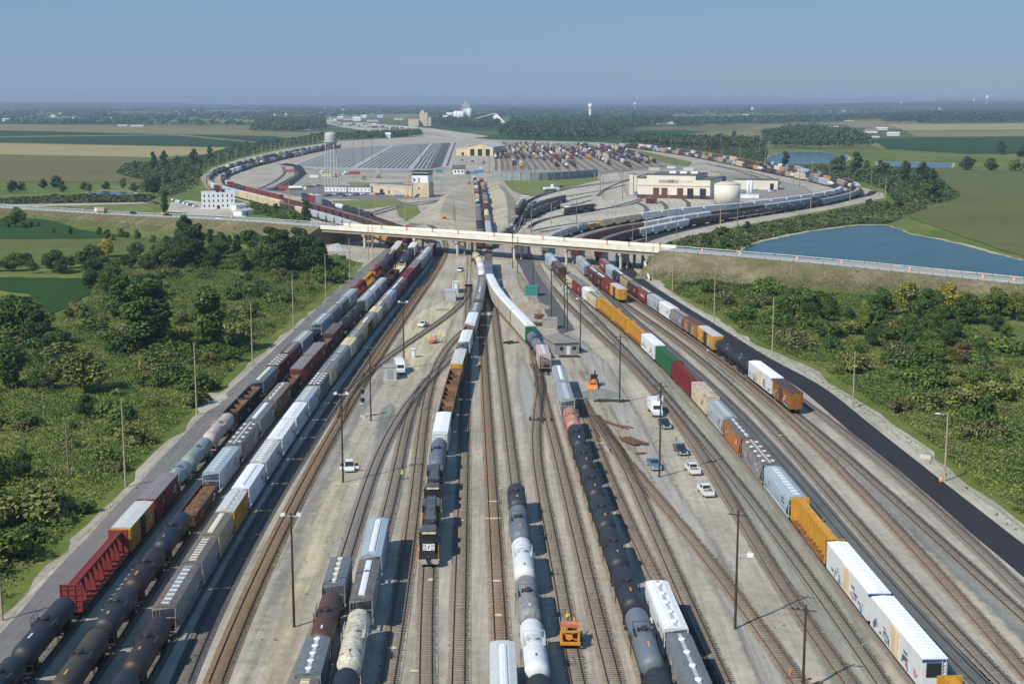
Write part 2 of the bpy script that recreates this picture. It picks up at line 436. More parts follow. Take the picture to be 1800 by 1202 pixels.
def k_gondola(L=15.4, h=2.75):
    b = MB()
    for s in (-1, 1):
        b.box(-L/2, L/2, s*1.42-.06, s*1.42+.06, 1.05, h); b.box(s*L/2-.07, s*L/2+.07, -1.36, 1.36, 1.05, h)
        b.box(-L/2-.05, L/2+.05, s*1.45-.1, s*1.45+.1, h, h+.14); b.box(s*L/2-.1, s*L/2+.1, -1.34, 1.34, h, h+.14)
        for i in range(15): x = -L/2+.5+(L-1)*i/14; b.box(x-.08, x+.08, s*1.5-.08, s*1.5+.08, 1.1, h)
    b.box(-L/2+.08, L/2-.08, -1.34, 1.34, 1.06, 1.2)
    return [('body', b.mesh('body', PAINT), 'body', 0)] + gear(L)
def k_openhopper(L=13.6, h=3.75):
    b = MB(); 
    for s in (-1, 1):
        b.box(-L/2, L/2, s*1.45-.05, s*1.45+.05, 1.1, h); b.box(-L/2, L/2, s*1.47-.1, s*1.47+.1, h, h+.12)
        for i in range(13): x = -L/2+.5+(L-1)*i/12; b.box(x-.07, x+.07, s*1.52-.07, s*1.52+.07, 1.15, h)
        b.box(s*L/2-.06, s*L/2+.06, -1.36, 1.36, h-.5, h+.12)
        b.box(s*L/2-.06, s*L/2+.06, -1.4, -1.28, 1.1, h-.5); b.box(s*L/2-.06, s*L/2+.06, 1.28, 1.4, 1.1, h-.5)
    P = [('body', b.mesh('body', PAINT), 'body', 0)]
    q = MB()
    xs = [-L/2, -L/6, L/6, L/2]
    for i in range(3):
        a, c = xs[i], xs[i+1]; m = (a+c)/2
        lo = [(m-.4,-.9,.7),(m+.4,-.9,.7),(m+.4,.9,.7),(m-.4,.9,.7)]; ha = h-.1 if i == 0 else 2.6; hc = h-.1 if i == 2 else 2.6
        up = [(a+.08,-1.39,ha),(c-.08,-1.39,hc),(c-.08,1.39,hc),(a+.08,1.39,ha)]
        q.add(up+lo, [(0,1,5,4),(1,2,6,5),(2,3,7,6),(3,0,4,7),(4,5,6,7)])
        if i: q.box(a-.08, a+.08, -1.39, 1.39, 2.3, h-.2)
    P.append(('slope_sheet', q.mesh('slope_sheet', plain('rusty_slope_sheet', (.155, .085, .05), .85, .45, .7)), None, 0))
    return P + gear(L)
def k_autorack(L=26.6, h=5.8):
    b = MB().box(-L/2+.4, L/2-.4, -1.48, 1.48, 1.05, h-.5)
    n = 22
    for s in (-1, 1):
        for i in range(n+1): x = -L/2+.5+(L-1)*i/n; b.box(x-.05, x+.05, s*1.48-.07, s*1.48+.07, 1.1, h-.5)
        for z in (1.2, 2.7, 4.1): b.box(-L/2+.4, L/2-.4, s*1.48-.08, s*1.48+.08, z-.06, z+.06)
    P = [('side_panel', b.mesh('side_panel', PAINT), 'side', 0)]
    for s in (-1, 1):
        e = MB().box(s*(L/2-.2)-.2, s*(L/2-.2)+.2, -1.5, 1.5, 1.05, h-.5)
        for y in (-1.5, -.05, 1.4): e.box(s*L/2-.06, s*L/2+.06, y, y+.1, 1.1, h-.5)
        for z in (2.2, 3.4, 4.6): e.box(s*L/2-.05, s*L/2+.05, -1.5, 1.5, z-.05, z+.05)
        P.append(('end_door', e.mesh('end_door', PAINT), 'body', 0))
    r = MB().prism([(-1.5,h-.5),(1.5,h-.5),(1.35,h-.2),(.8,h),(-.8,h),(-1.35,h-.2)], -L/2, L/2)
    P.append(('roof', r.mesh('roof', PAINT), 'roof', 0))
    return P + gear(L, 3.2)
def k_flatcar(L=22.0):
    b = MB().box(-L/2, L/2, -1.45, 1.45, 1.0, 1.3)
    P = [('deck', b.mesh('deck', PAINT), 'deck', 0)]
    for x in (-L/2+.3, -L/6, L/6, L/2-.3):
        k = MB()
        for y in (-1.35, 1.35): k.box(x-.12, x+.12, y-.12, y+.12, 1.3, 3.0)
        k.box(x-.1, x+.1, -1.2, 1.2, 2.0, 2.2); k.box(x-.6, x+.6, -1.2, 1.2, 1.31, 1.5)
        P.append(('bulkhead', k.mesh('bulkhead', CREAMP), None, 0))
    return P + gear(L)
NSBLACK = plain('locomotive_black', (.022, .022, .025), .5, .2)
ROOFGREY = plain('locomotive_roof', (.075, .08, .088), .7, .3, .8)
def k_loco(L=20.6):
    a = -L/2   # nose end
    P = []
    fr = MB().box(a+.3, L/2-.3, -1.5, 1.5, 1.15, 1.45); fr.box(a+.1, a+.3, -1.5, 1.5, .35, 1.5); fr.box(L/2-.3, L/2-.1, -1.5, 1.5, .35, 1.5)
    fr.box(a-.45, a+.1, -.2, .2, .7, 1.05); fr.box(L/2-.1, L/2+.45, -.2, .2, .7, 1.05)
    P.append(('underframe', fr.mesh('underframe', NSBLACK), None, 0))
    ft = MB().prism([(-1.1,.35),(1.1,.35),(1.4,.7),(1.4,1.14),(-1.4,1.14),(-1.4,.7)], -2.6, 2.6)
    P.append(('fuel_tank', ft.mesh('fuel_tank', NSBLACK), None, 0))
    h = MB().prism([(-.95,1.45),(.95,1.45),(.95,4.1),(.7,4.5),(-.7,4.5),(-.95,4.1)], a+5.4, L/2-1.2)
    h.box(a+7.6, a+9.6, -1.05, 1.05, 4.05, 4.62); h.box(L/2-5.4, L/2-1.4, -1.45, 1.45, 3.2, 4.3)
    P.append(('hood', h.mesh('hood', [NSBLACK]), None, 0))
    rt = MB().box(a+5.5, L/2-1.3, -.68, .68, 4.505, 4.53); rt.box(a+7.7, a+9.5, -.9, .9, 4.625, 4.65); rt.box(L/2-5.3, L/2-1.5, -1.4, 1.4, 4.305, 4.33)
    P.append(('roof_panel', rt.mesh('roof_panel', ROOFGREY), None, 0))
    c = MB().prism([(-1.5,1.45),(1.5,1.45),(1.5,3.9),(1.05,4.5),(-1.05,4.5),(-1.5,3.9)], a+2.9, a+5.4)
    P.append(('cab', c.mesh('cab', NSBLACK), None, 0))
    w = MB()
    for y0, y1 in ((-1.3,-.75), (-.65,-.08), (.08,.65), (.75,1.3)): w.box(a+2.87, a+2.9, y0, y1, 3.35, 3.95)
    for s in (-1, 1): w.box(a+3.3, a+4.9, s*1.5-.015, s*1.5+.015, 3.1, 3.8)
    P.append(('cab_window', w.mesh('cab_window', GLASS), None, 0))
    cr = MB().prism([(-1.45,3.96),(-1.02,4.53),(1.02,4.53),(1.45,3.96),(1.5,3.99),(1.05,4.58),(-1.05,4.58),(-1.5,3.99)], a+2.8, a+5.4)
    P.append(('cab_roof', cr.mesh('cab_roof', ROOFGREY), None, 0))
    n = MB().prism([(-.95,1.45),(.95,1.45),(.95,3.0),(.7,3.25),(-.7,3.25),(-.95,3.0)], 0, 0, 0, lambda z: a+1.3+max(0, z-1.6)*.18, lambda z: a+2.9)
    P.append(('nose', n.mesh('nose', NSBLACK), None, 0))
    em = MB()   # white striped panel with a rearing mark
    f = lambda z: a+1.3+max(0, z-1.6)*.18-.02
    for k in range(5):
        z0 = 2.1+k*.2
        for y0, y1 in ((-.92,-.3), (.3,.92)): em.add([(f(z0),y0,z0),(f(z0),y1,z0),(f(z0+.12),y1,z0+.12),(f(z0+.12),y0,z0+.12)], [(0,3,2,1)], 0)
    em.add([(f(2.05),-.32,2.05),(f(2.05),.32,2.05),(f(3.0),.32,3.0),(f(3.0),-.32,3.0)], [(0,3,2,1)], 0)
    g = lambda z: f(z)-.015
    em.add([(g(2.2),.1,2.2),(g(2.25),.0,2.25),(g(2.5),-.02,2.5),(g(2.8),-.2,2.8),(g(2.85),-.12,2.85),(g(2.62),.12,2.62),(g(2.4),.12,2.4)], [(0,1,2,3,4,5,6)], 1)
    P.append(('emblem', em.mesh('emblem', [WHITE, NSBLACK]), None, 0))
    nb = MB()
    for s in (-1, 1): nb.box(a+2.7, a+2.8, s*.62-.42, s*.62+.42, 4.1, 4.42)
    nb.box(a+2.72, a+2.8, -.2, .2, 4.12, 4.4)
    P.append(('number_board', nb.mesh('number_board', CREAMP), None, 0))
    st = MB()
    for s in (-1, 1):
        for k in range(6):
            y = s*(.15+k*.22); st.add([(a+.07,y,.4),(a+.07,y+s*.11,.4),(a+.07,y+s*.11+s*.35,1.2),(a+.07,y+s*.35,1.2)], [(0,1,2,3) if s < 0 else (3,2,1,0)])
    P.append(('pilot_stripe', st.mesh('pilot_stripe', WHITE), None, 0))
    for s in (-1, 1):
        r = MB()
        for i in range(9):
            x = a+.3+(L-.6)*i/8; r.box(x-.03, x+.03, s*1.47-.03, s*1.47+.03, 1.45, 2.5)
        r.box(a+.3, a+2.7, s*1.47-.03, s*1.47+.03, 2.45, 2.52); r.box(a+5.5, L/2-.3, s*1.47-.03, s*1.47+.03, 2.45, 2.52)
        for x in (a+.35, L/2-.35): r.box(x-.35, x+.35, s*1.5-.03, s*1.5+.03, .5, 1.5)
        P.append(('handrail', r.mesh('handrail', YELLOW), None, 0))
    fan = MB().lathe([(.62, 0), (.62, .16), (.5, .2), (.1, .16), (0, .16)], 14).mesh('fan', NSBLACK)
    for x in (L/2-4.7, L/2-3.3, L/2-2.0, a+6.3): P.append(('fan', fan, None, (x, 0, 4.33 if x > 0 else 4.53)))
    P.append(('bogie', BOGIE3, None, -L/2+4.2)); P.append(('bogie', BOGIE3, None, L/2-4.2))
    return P
NOM = dict(tank=17.6, centerbeam=24.2, boxcar=17.6, openhopper=15.0, hopper=17.4, gondola=17.0, flatcar=23.6, autorack=28.2, reefer=22.6, loco=21.8)
HGT = dict(tank=4.7, centerbeam=4.9, boxcar=5.1, openhopper=4.0, hopper=4.9, gondola=2.9, flatcar=1.5, autorack=6.0, reefer=5.2, loco=4.9)
KW = dict(tank='tank car', centerbeam='centerbeam flatcar', boxcar='boxcar', openhopper='open hopper', hopper='covered hopper', gondola='gondola', flatcar='flatcar', autorack='autorack', reefer='refrigerator car', loco='locomotive')
KN = dict(tank='tank_car', centerbeam='centerbeam_flatcar', boxcar='boxcar', openhopper='open_hopper_car', hopper='covered_hopper', gondola='gondola_car', flatcar='flatcar', autorack='autorack_car', reefer='refrigerator_car', loco='locomotive')
LIB = {}
def assembly(kind, var):
    k = (kind, var)
    if k not in LIB:
        if kind == 'hopper': p = k_hopper(15.9, var[0], var[1])
        elif kind == 'boxcar': p = k_boxcar(16.0)
        elif kind == 'reefer': p = k_boxcar(21.2, 5.05, True)
        elif kind == 'tank': p = k_tank(15.6)
        elif kind == 'centerbeam': p = k_centerbeam(22.6)
        elif kind == 'gondola': p = k_gondola(15.4)
        elif kind == 'openhopper': p = k_openhopper(13.6)
        elif kind == 'autorack': p = k_autorack(26.8)
        elif kind == 'flatcar': p = k_flatcar(22.0)
        else: p = k_loco(20.4)
        LIB[k] = p
    return LIB[k]
# colour: paint, rust, words
CL = {'black': ('#303136', .05, 'black'), 'dark': ('#3c3c42', .2, 'dark grey'), 'navy': ('#262c3a', .0, 'navy blue'), 'slate': ('#6d7680', .12, 'slate grey'),
 'bluegrey': ('#66727f', .1, 'blue grey'), 'olive': ('#4a4236', .1, 'olive brown'), 'brownblack': ('#352d2c', .15, 'brownish black'), 'silver': ('#8d9a99', .15, 'silver'),
 'pinkwhite': ('#c9b8b2', .35, 'pale pinkish'), 'red': ('#823434', .15, 'red'), 'maroon': ('#5c2f30', .2, 'maroon'), 'brown': ('#5b4036', .4, 'brown'), 'yellow': ('#d39f38', .25, 'yellow'),
 'grey': ('#8b9196', .3, 'grey'), 'ltgrey': ('#b2babf', .18, 'light grey'), 'white': ('#dde0e2', .08, 'white'), 'cream': ('#d9cba6', .22, 'cream'), 'tan': ('#bba98a', .4, 'tan'),
 'ltblue': ('#aebfc9', .15, 'pale blue'), 'blue': ('#8294ab', .1, 'blue grey'), 'rust': ('#8a6646', .6, 'rusty brown'), 'orange': ('#bb7c47', .5, 'orange'), 'rustgrey': ('#979a9c', .5, 'rust-streaked grey'),
 'rustwhite': ('#cfcfcc', .42, 'rust-stained white'), 'creamrust': ('#d9cdb2', .45, 'rust-stained cream'), 'brownrust': ('#a8712f', .6, 'rusty brown'), 'whiterust': ('#e0dccb', .56, 'rust-stained white'),
 'salmon': ('#bb8570', .2, 'salmon pink'), 'green': ('#35724e', .15, 'green'), 'redcanada': ('#963532', .15, 'bright red'), 'whiteflat': ('#c9ced1', .1, 'pale grey'), 'brownred': ('#6e3a2e', .4, 'brown red'), 'tealblue': ('#4a6f86', .1, 'blue')}
def colr(key, gain=.92):
    h, r, w = CL[key]; c = srgb(h); return (c[0]*gain, c[1]*gain, c[2]*gain, r)
MARKS = []
for m_ in (plain('faded_white_marking', (.55, .55, .52), .7, .25), plain('faded_dark_marking', (.10, .11, .13), .7, .25)):
    row = []
    for k in range(4):
        g = random.Random(k + 50); b = MB()
        for x0, z0, h_, nn in ((g.uniform(-6, -4.5), -.2, .42, 4), (g.uniform(-6, -4.5), -.8, .36, 6), (g.uniform(2.5, 4.2), -.3, .22, 5), (g.uniform(3, 4.2), -.7, .16, 7)):
            x = x0
            for i in range(nn): w = h_ * g.uniform(.45, .7); b.box(x, x+w, -.012, 0, z0, z0+h_*g.uniform(.85, 1)); x += w + h_*.22
        row.append(b.mesh('side_marking', m_))
    MARKS.append(row)
def near_car(kind, ck, p, q, zrail, seed, opts=None):
    """a full car between ends p and q (world points of the track's centre line)"""
    rs = random.Random(seed); mid = (p+q)/2; d = (q-p); ln = d.length
    if kind == 'hopper':
        var = ((1, 3) if ck in ('rustgrey', 'brown', 'rust') and rs.random() < .35 else (rs.choice((0, 0, 1)), rs.choice((0, 1, 1, 2))))
        if opts and 'var' in opts: var = opts['var']
    else: var = 0
    root = thing(KN[kind], None, None, (mid.x, mid.y, zrail), math.atan2(d.y, d.x))
    root.scale = ((ln) / NOM[kind], 1, 1)
    c = colr(ck)
    roofs = {'yellow': ('#c9cccb', .1), 'red': ('#8a8486', .1) if rs.random() < .5 else ('#7a3735', .1), 'white': ('#eceff0', .0), 'brown': ('#6d625e', .2), 'orange': ('#715548', .4), 'brownrust': ('#5c4a46', .2), 'creamrust': ('#d8c9b4', .55),
             'green': ('#35724e', .2), 'cream': rs.choice((('#e0d2ac', .1), ('#7d7f80', .1))), 'tan': ('#7b7469', .3), 'grey': ('#747a7e', .25), 'ltgrey': ('#9aa1a6', .1), 'rustgrey': ('#797674', .6), 'maroon': ('#57474a', .3), 'ltblue': ('#a6b6bf', .1), 'redcanada': ('#6b5553', .2), 'black': ('#4a4a4c', .1), 'rust': ('#8d8478', .5), 'orange2': ('#6b655e', .2)}
    rh = roofs.get(ck)
    if kind == 'hopper' and ck == 'orange': rh = ('#6b655e', .1)
    rc = (*[x*.9 for x in srgb(rh[0])], rh[1]) if rh else c
    if kind == 'autorack': rc = (.75, .77, .77, 0)
    hc = (*[x*.95 for x in srgb(rs.choice(('#e6e9ea', '#dfd8c0', '#c9cfd2')))], .05)
    if ck in ('white', 'yellow', 'cream'): hc = rc
    role = {'body': c, 'roof': rc, 'hatch': hc, 'door': c, 'fit': c, 'side': c, 'deck': c}
    if kind == 'boxcar' and ck == 'yellow': role['door'] = (.03, .035, .04, .1)
    if kind == 'boxcar' and ck == 'orange': role['door'] = (.12, .12, .12, .3)
    if kind == 'boxcar' and ck == 'brownrust': role['door'] = (.10, .06, .05, .3)
    if kind == 'reefer': role['door'] = (.72, .6, .42, .3); role['roof'] = (.82, .84, .84, 0)
    if kind == 'tank': role['fit'] = tuple(x*.8 for x in c[:3]) + (.25,) if ck in ('white', 'whiterust', 'silver', 'pinkwhite', 'salmon') else (.03, .03, .033, .1)
    if kind == 'autorack': role['side'] = (.50, .50, .44, .15) if ck == 'green' else (.46, .43, .38, .25)
    if kind == 'autorack' and ck != 'green': role['body'] = (.62, .36, .06, .2)
    if kind == 'centerbeam' and ck in ('yellow',): role['deck'] = (.40, .19, .06, .75)
    if kind in ('hopper', 'boxcar', 'reefer', 'gondola', 'openhopper'):
        me = MARKS[0 if sum(c[:3]) < 1.1 else 1][rs.randrange(4)]
        if kind in ('gondola', 'openhopper'): me = MARKS[0][rs.randrange(4)]
        for s in (-1, 1):
            o = link('side_marking', me, root); o.location = (0, s*1.675, 2.3 if kind in ('gondola', 'openhopper') else 3.3); o.rotation_euler = (0, 0, 0 if s > 0 else math.pi)
    for nm, me, ro, off in assembly(kind, var):
        o = link(nm, me, root, color=role.get(ro, (.5, .5, .5, 0)))
        o.location = (off, 0, 0) if not isinstance(off, tuple) else off
    return root
# ------------------------------------------------------------------ distant cars: one mesh each
def far_mesh(kind):
    L = NOM[kind] - 1.4; b = MB()
    for s in (-1, 1): b.box(s*(L/2-2)-1.3, s*(L/2-2)+1.3, -1.05, 1.05, 0, .9, 2)
    b.box(-L/2-.6, L/2+.6, -.3, .3, .75, 1.05, 2)
    if kind == 'tank':
        r, z = 1.5, 2.85
        b.lathe([(.05,-L/2),(r*.8,-L/2+.4),(r,-L/2+1.1),(r,L/2-1.1),(r*.8,L/2-.4),(.05,L/2)], 12, 'x', (0,0,z), 0); b.box(-1, 1, -.9, .9, z+r-.3, z+r+.3, 0)
    elif kind == 'hopper':
        e = lambda z: L/2 - max(0, 3.15 - z)
        b.prism([(-1.4,1.1),(1.4,1.1),(1.58,2),(1.58,4.2),(1.4,4.45),(-1.4,4.45),(-1.58,4.2),(-1.58,2)], 0, 0, 0, lambda z: -e(z), e)
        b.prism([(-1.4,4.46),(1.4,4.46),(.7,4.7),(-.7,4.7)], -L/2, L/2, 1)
    elif kind in ('boxcar', 'reefer'):
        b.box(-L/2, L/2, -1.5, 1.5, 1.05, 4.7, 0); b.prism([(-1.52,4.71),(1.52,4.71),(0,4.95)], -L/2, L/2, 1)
    elif kind == 'autorack':
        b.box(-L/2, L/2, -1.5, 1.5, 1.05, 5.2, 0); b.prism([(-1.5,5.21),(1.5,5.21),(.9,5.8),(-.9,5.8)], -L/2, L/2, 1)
    elif kind == 'gondola':
        for s in (-1, 1): b.box(-L/2, L/2, s*1.42-.08, s*1.42+.08, 1.05, 2.8, 0); b.box(s*L/2-.08, s*L/2+.08, -1.33, 1.33, 1.05, 2.8, 0)
        b.box(-L/2+.1, L/2-.1, -1.33, 1.33, 1.06, 1.5, 2)
    elif kind == 'centerbeam':
        b.box(-L/2, L/2, -1.42, 1.42, 1.05, 1.3, 0); b.box(-L/2+.3, L/2-.3, -.5, .5, 1.3, 4.6, 0)
        for s in (-1, 1): b.box(s*(L/2-.15)-.14, s*(L/2-.15)+.14, -1.45, 1.45, 1.31, 4.85, 0)
    elif kind == 'loco':
        b.box(-L/2, L/2, -1.5, 1.5, 1.1, 1.5, 0); b.box(-L/2+5, L/2-1, -.95, .95, 1.5, 4.5, 0); b.box(-L/2+2.6, -L/2+5, -1.5, 1.5, 1.5, 4.5, 0); b.box(-L/2+1, -L/2+2.6, -.95, .95, 1.5, 3.2, 0)
        b.box(-L/2+5.1, L/2-1.1, -.7, .7, 4.51, 4.6, 1)
        for s in (-1, 1): b.box(-L/2+.3, L/2-.3, s*1.46-.03, s*1.46+.03, 2.4, 2.5, 3)
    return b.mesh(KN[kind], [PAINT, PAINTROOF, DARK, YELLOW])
FAR = {}
FARMIX = [('hopper', .17), ('tank', .28), ('boxcar', .24), ('gondola', .13), ('autorack', .07), ('centerbeam', .07), ('reefer', .04)]
FARCOL = dict(hopper=['grey', 'ltgrey', 'grey', 'ltgrey', 'brownred', 'ltblue', 'tan'], tank=['black', 'dark', 'black', 'white', 'slate', 'navy'], boxcar=['brown', 'brownred', 'maroon', 'red', 'brown', 'tan', 'maroon', 'yellow', 'grey'],
    gondola=['black', 'brown', 'dark', 'brownred'], autorack=['cream', 'ltgrey', 'tan'], centerbeam=['red', 'brown', 'brownred'], reefer=['white'])
def far_car(kind, ck, mid, ang, label, group, zr=.2):
    if kind not in FAR: FAR[kind] = far_mesh(kind)
    o = link(KN[kind], FAR[kind], None, (mid.x, mid.y, zr + mid.z), ang, colr(ck))
    return tag(o, label, 'locomotive' if kind == 'loco' else 'railcar', group)

T={}
T['T1']=[('tank','black',-45,1215),('tank','black',38,1139),('centerbeam','red',123,1031),('boxcar','yellow',205,926),('boxcar','red',252,876),('tank','silver',303,831),('tank','silver',335,802),('tank','pinkwhite',366,761),('openhopper','black',395,724,4.0),('hopper','grey',448,669),('hopper','brown',475,641),('hopper','maroon',500,619),('hopper','ltgrey',521,599),('gondola','black',541,580,4.7),('hopper','ltgrey',557,567),('hopper','grey',577,548),('hopper','grey',594,533),('hopper','ltgrey',608,520),('centerbeam','red',623,505),('centerbeam','yellow',635,491),('centerbeam','red',652,477),('tank','dark',666,465),('hopper','maroon',686,446),('boxcar','yellow',691,437),('boxcar','yellow',697,429),('E','',703,423,5)]
T['T2']=[('tank','olive',75,1202),('tank','black',183,1088),('tank','brownblack',239,1018),('tank','navy',290,950),('gondola','brown',333,890,4.6),('hopper','ltblue',366,829),('hopper','rustgrey',405,780),('hopper','grey',436,737),('hopper','rust',466,703),('openhopper','black',498,670,4.7),('boxcar','red',515,647),('boxcar','red',539,623),('openhopper','black',562,600,5),('boxcar','brown',580,585),('tank','black',599,568),('tank','black',619,551),('hopper','ltgrey',638,526),('hopper','ltgrey',650,510),('hopper','ltgrey',661,499),('gondola','brown',672,487,4.7),('flatcar','white',692,470,3.5),('tank','dark',707,453),('hopper','white',724,433),('E','',729,425,4.7)]
T['T3']=[('tank','navy',160,1240),('tank','brownblack',236,1163),('hopper','rustgrey',293,1065),('hopper','rustgrey',341,986),('hopper','tan',371,938),('hopper','yellow',396,896),('hopper','white',420,856),('hopper','rustwhite',449,810),('hopper','white',477,769),('hopper','white',502,733),('hopper','ltblue',527,703),('hopper','rustgrey',547,675),('hopper','cream',568,651),('hopper','grey',584,633),('hopper','grey',595,619),('hopper','cream',608,604),('hopper','grey',620,590),('hopper','tan',630,578),('hopper','rust',638,567),('hopper','grey',647,556),('hopper','cream',655,546),('hopper','grey',664,536),('hopper','cream',672,527),('hopper','blue',681,518),('hopper','maroon',691,507),('hopper','brown',702,496),('boxcar','red',708,485),('boxcar','red',720,470),('hopper','ltgrey',734,456),('hopper','ltgrey',744,445),('boxcar','red',754,432),('E','',762,424,5)]
T['CL']=[('loco','black',759.5,996,0.3),('loco','black',768,861),('tank','bluegrey',774,808),('boxcar','white',777,758),('openhopper','rust',780,723,4.8),('openhopper','rust',784,677,3.8),('boxcar','yellow',788,638),('tank','bluegrey',797,613),('hopper','white',810,598),('openhopper','rust',826,578,4.7),('hopper','white',832,566),('hopper','grey',844,546),('gondola','rust',847,530,4.7),('hopper','grey',846,524),('hopper','grey',845,503),('gondola','brown',844,485,4.7),('tank','white',842,475),('tank','white',842,463),('tank','cream',841,452),('E','',841,440,4.6)]
T['CR']=[('tank','black',1185,1260),('tank','slate',1150,1156),('tank','black',1115,1052),('tank','black',1092,981),('tank','black',1070,914),('tank','black',1050,859),('tank','black',1033,814),('tank','black',1022,772),('tank','salmon',1008,738),('tank','black',1000,709),('hopper','ltgrey',1000,701),('hopper','ltgrey',989,668),('E','',981,640,4.7)]
T['CA']=[('hopper','pinkwhite',970,622),('tank','slate',950,604),('autorack','green',929,570),('autorack','cream',909,541),('autorack','tan',888,518),('autorack','tan',866,502),('boxcar','bluegrey',861,484),('boxcar','bluegrey',859,470),('boxcar','brown',859,457),('E','',858,445,5)]
T['A']=[('tank','black',962,1275),('tank','white',945,1167),('tank','rustgrey',934,1072),('tank','white',923,998),('tank','slate',916,933),('tank','dark',910,877),('E','',907,842,4.6)]
T['B1']=[('hopper','grey',1250,1240),('hopper','white',1187,1103),('E','',1155,1015,4.7)]
T['B2']=[('hopper','whiteflat',888,1250),('E','',883,1119,4.7)]
T['T4']=[('hopper','tan',518,1260),('hopper','grey',538,1183),('tank','brown',560,1113),('hopper','grey',585,1024),('E','',601,975,4.7)]
T['T5']=[('tank','navy',588,1260),('tank','whiterust',611,1157),('hopper','rustgrey',633,1052),('hopper','ltblue',651,975),('E','',667,906,4.7)]
T['R1']=[('centerbeam','yellow',1730,1260),('boxcar','yellow',1668,1181),('reefer','white',1651,1156),('reefer','white',1552,1041),('centerbeam','yellow',1474,950),('hopper','ltblue',1402,872),('hopper','rustgrey',1353,814),('hopper','orange',1314,768),('hopper','ltgrey',1281,732),('boxcar','creamrust',1255,698),('centerbeam','red',1231,669),('centerbeam','green',1196,635),('boxcar','white',1161,606),('centerbeam','yellow',1136,585),('centerbeam','yellow',1107,562),('centerbeam','yellow',1082,542),('hopper','cream',1055,522),('hopper','white',1038,510),('boxcar','red',1027,501),('hopper','cream',1014,489),('gondola','brown',1004,481,4.7),('boxcar','brown',991,469),('hopper','ltblue',977,458),('hopper','ltblue',969,450),('E','',963,444,4.7)]
T['R2']=[('boxcar','yellow',1093,507),('boxcar','red',1078,496),('hopper','maroon',1064,487),('hopper','maroon',1051,478),('tank','white',1038,469),('hopper','ltgrey',1030,465),('hopper','ltgrey',1025,457),('E','',1020,449,4.7)]
T['R3']=[('boxcar','brownrust',1406,689),('reefer','white',1373,663),('tank','black',1324,635),('tank','black',1303,623),('tank','black',1281,607),('boxcar','yellow',1261,590),('boxcar','orange',1235,570),('hopper','rustgrey',1210,555),('hopper','white',1187,541),('hopper','ltgrey',1166,527),('hopper','redcanada',1145,514),('hopper','brown',1127,503),('hopper','tan',1112,492),('hopper','black',1096,482),('hopper','ltblue',1083,473),('hopper','redcanada',1070,463),('E','',1059,453,4.7)]
# ------------------------------------------------------------------ ground, fields, water
GRASS = groundmat('wild_grass', [(.065, .095, .02), (.12, .155, .032), (.20, .19, .06)], (.012, .09, .8), contrast=.6)
def far_land():
    m, n, b = nt_new('far_land')
    v = objvec(n, rnd=False)
    vo = N(n, 'ShaderNodeTexVoronoi', distance='MANHATTAN'); vo.inputs['Scale'].default_value = 1/420
    mp = N(n, 'ShaderNodeMapping'); mp.inputs['Rotation'].default_value = (0, 0, .35); mp.inputs['Scale'].default_value = (1, .55, 1)
    n.links.new(v, mp.inputs[0]); n.links.new(mp.outputs[0], vo.inputs['Vector'])
    sp = N(n, 'ShaderNodeSeparateColor'); n.links.new(vo.outputs['Color'], sp.inputs[0])
    fields = ramp(n, sp.outputs[0], [(0, (.03, .065, .02)), (.3, (.05, .085, .025)), (.5, (.12, .13, .05)), (.75, (.22, .19, .09)), (1, (.09, .11, .035))])
    f = noise(n, .012, 4, v); g = noise(n, .09, 4, v); h = noise(n, .8, 2, v)
    a = math_(n, 'ADD', math_(n, 'MULTIPLY', f, .45), math_(n, 'ADD', math_(n, 'MULTIPLY', g, .33), math_(n, 'MULTIPLY', h, .22)))
    near = ramp(n, a, [(.36, (.06, .09, .018)), (.5, (.115, .15, .031)), (.62, (.20, .19, .06))])
    sx = N(n, 'ShaderNodeSeparateXYZ'); n.links.new(v, sx.inputs[0])
    k = math_(n, 'MULTIPLY', math_(n, 'SUBTRACT', sx.outputs[1], 1900.0), 1/500, True)
    n.links.new(mixc(n, k, near, fields), b.inputs['Base Color']); b.inputs['Roughness'].default_value = .95
    b.inputs['Specular IOR Level'].default_value = .1
    return m
g = MB().add([(-26000, -1500, 0), (26000, -1500, 0), (26000, 30000, 0), (-26000, 30000, 0)], [(0, 1, 2, 3)])
struct('ground', g.mesh('ground', far_land()))
GRAVEL = groundmat('yard_gravel', [(.255, .23, .19), (.375, .338, .279), (.495, .45, .375)], (.035, .5, 5.0), contrast=.75, streak=.55)
SHOULDER = groundmat('pale_gravel', [(.30, .28, .235), (.42, .39, .32), (.52, .48, .40)], (.02, .2, 2.0), contrast=.85, streak=.45)
GREYGR = groundmat('grey_gravel', [(.15, .16, .148), (.22, .228, .208), (.30, .30, .265)], (.03, .3, 3.0), contrast=.6, streak=.5)
GREENGR = groundmat('fine_greenish_gravel', [(.21, .215, .175), (.28, .28, .23), (.35, .34, .28)], (.02, .2, 3.0), contrast=.5, streak=.6)
SAND = groundmat('sandy_dirt', [(.32, .285, .20), (.47, .42, .295), (.58, .52, .375)], (.04, .3, 2.0), contrast=.6, streak=.7)
DIRT = groundmat('brown_dirt', [(.19, .16, .12), (.28, .235, .175), (.37, .32, .24)], (.05, .4, 2.0), contrast=.5)
ASPH = groundmat('old_asphalt', [(.125, .122, .12), (.175, .17, .166), (.22, .215, .205)], (.03, .4, 4.0), contrast=.5, streak=.3)
ASPHN = groundmat('new_asphalt', [(.022, .023, .027), (.03, .031, .036), (.04, .041, .046)], (.02, .3, 4.0), contrast=.4)
LANE = groundmat('worn_lane', [(.27, .255, .225), (.34, .32, .285), (.41, .39, .345)], (.03, .5, 3.0), contrast=.5, streak=.8)
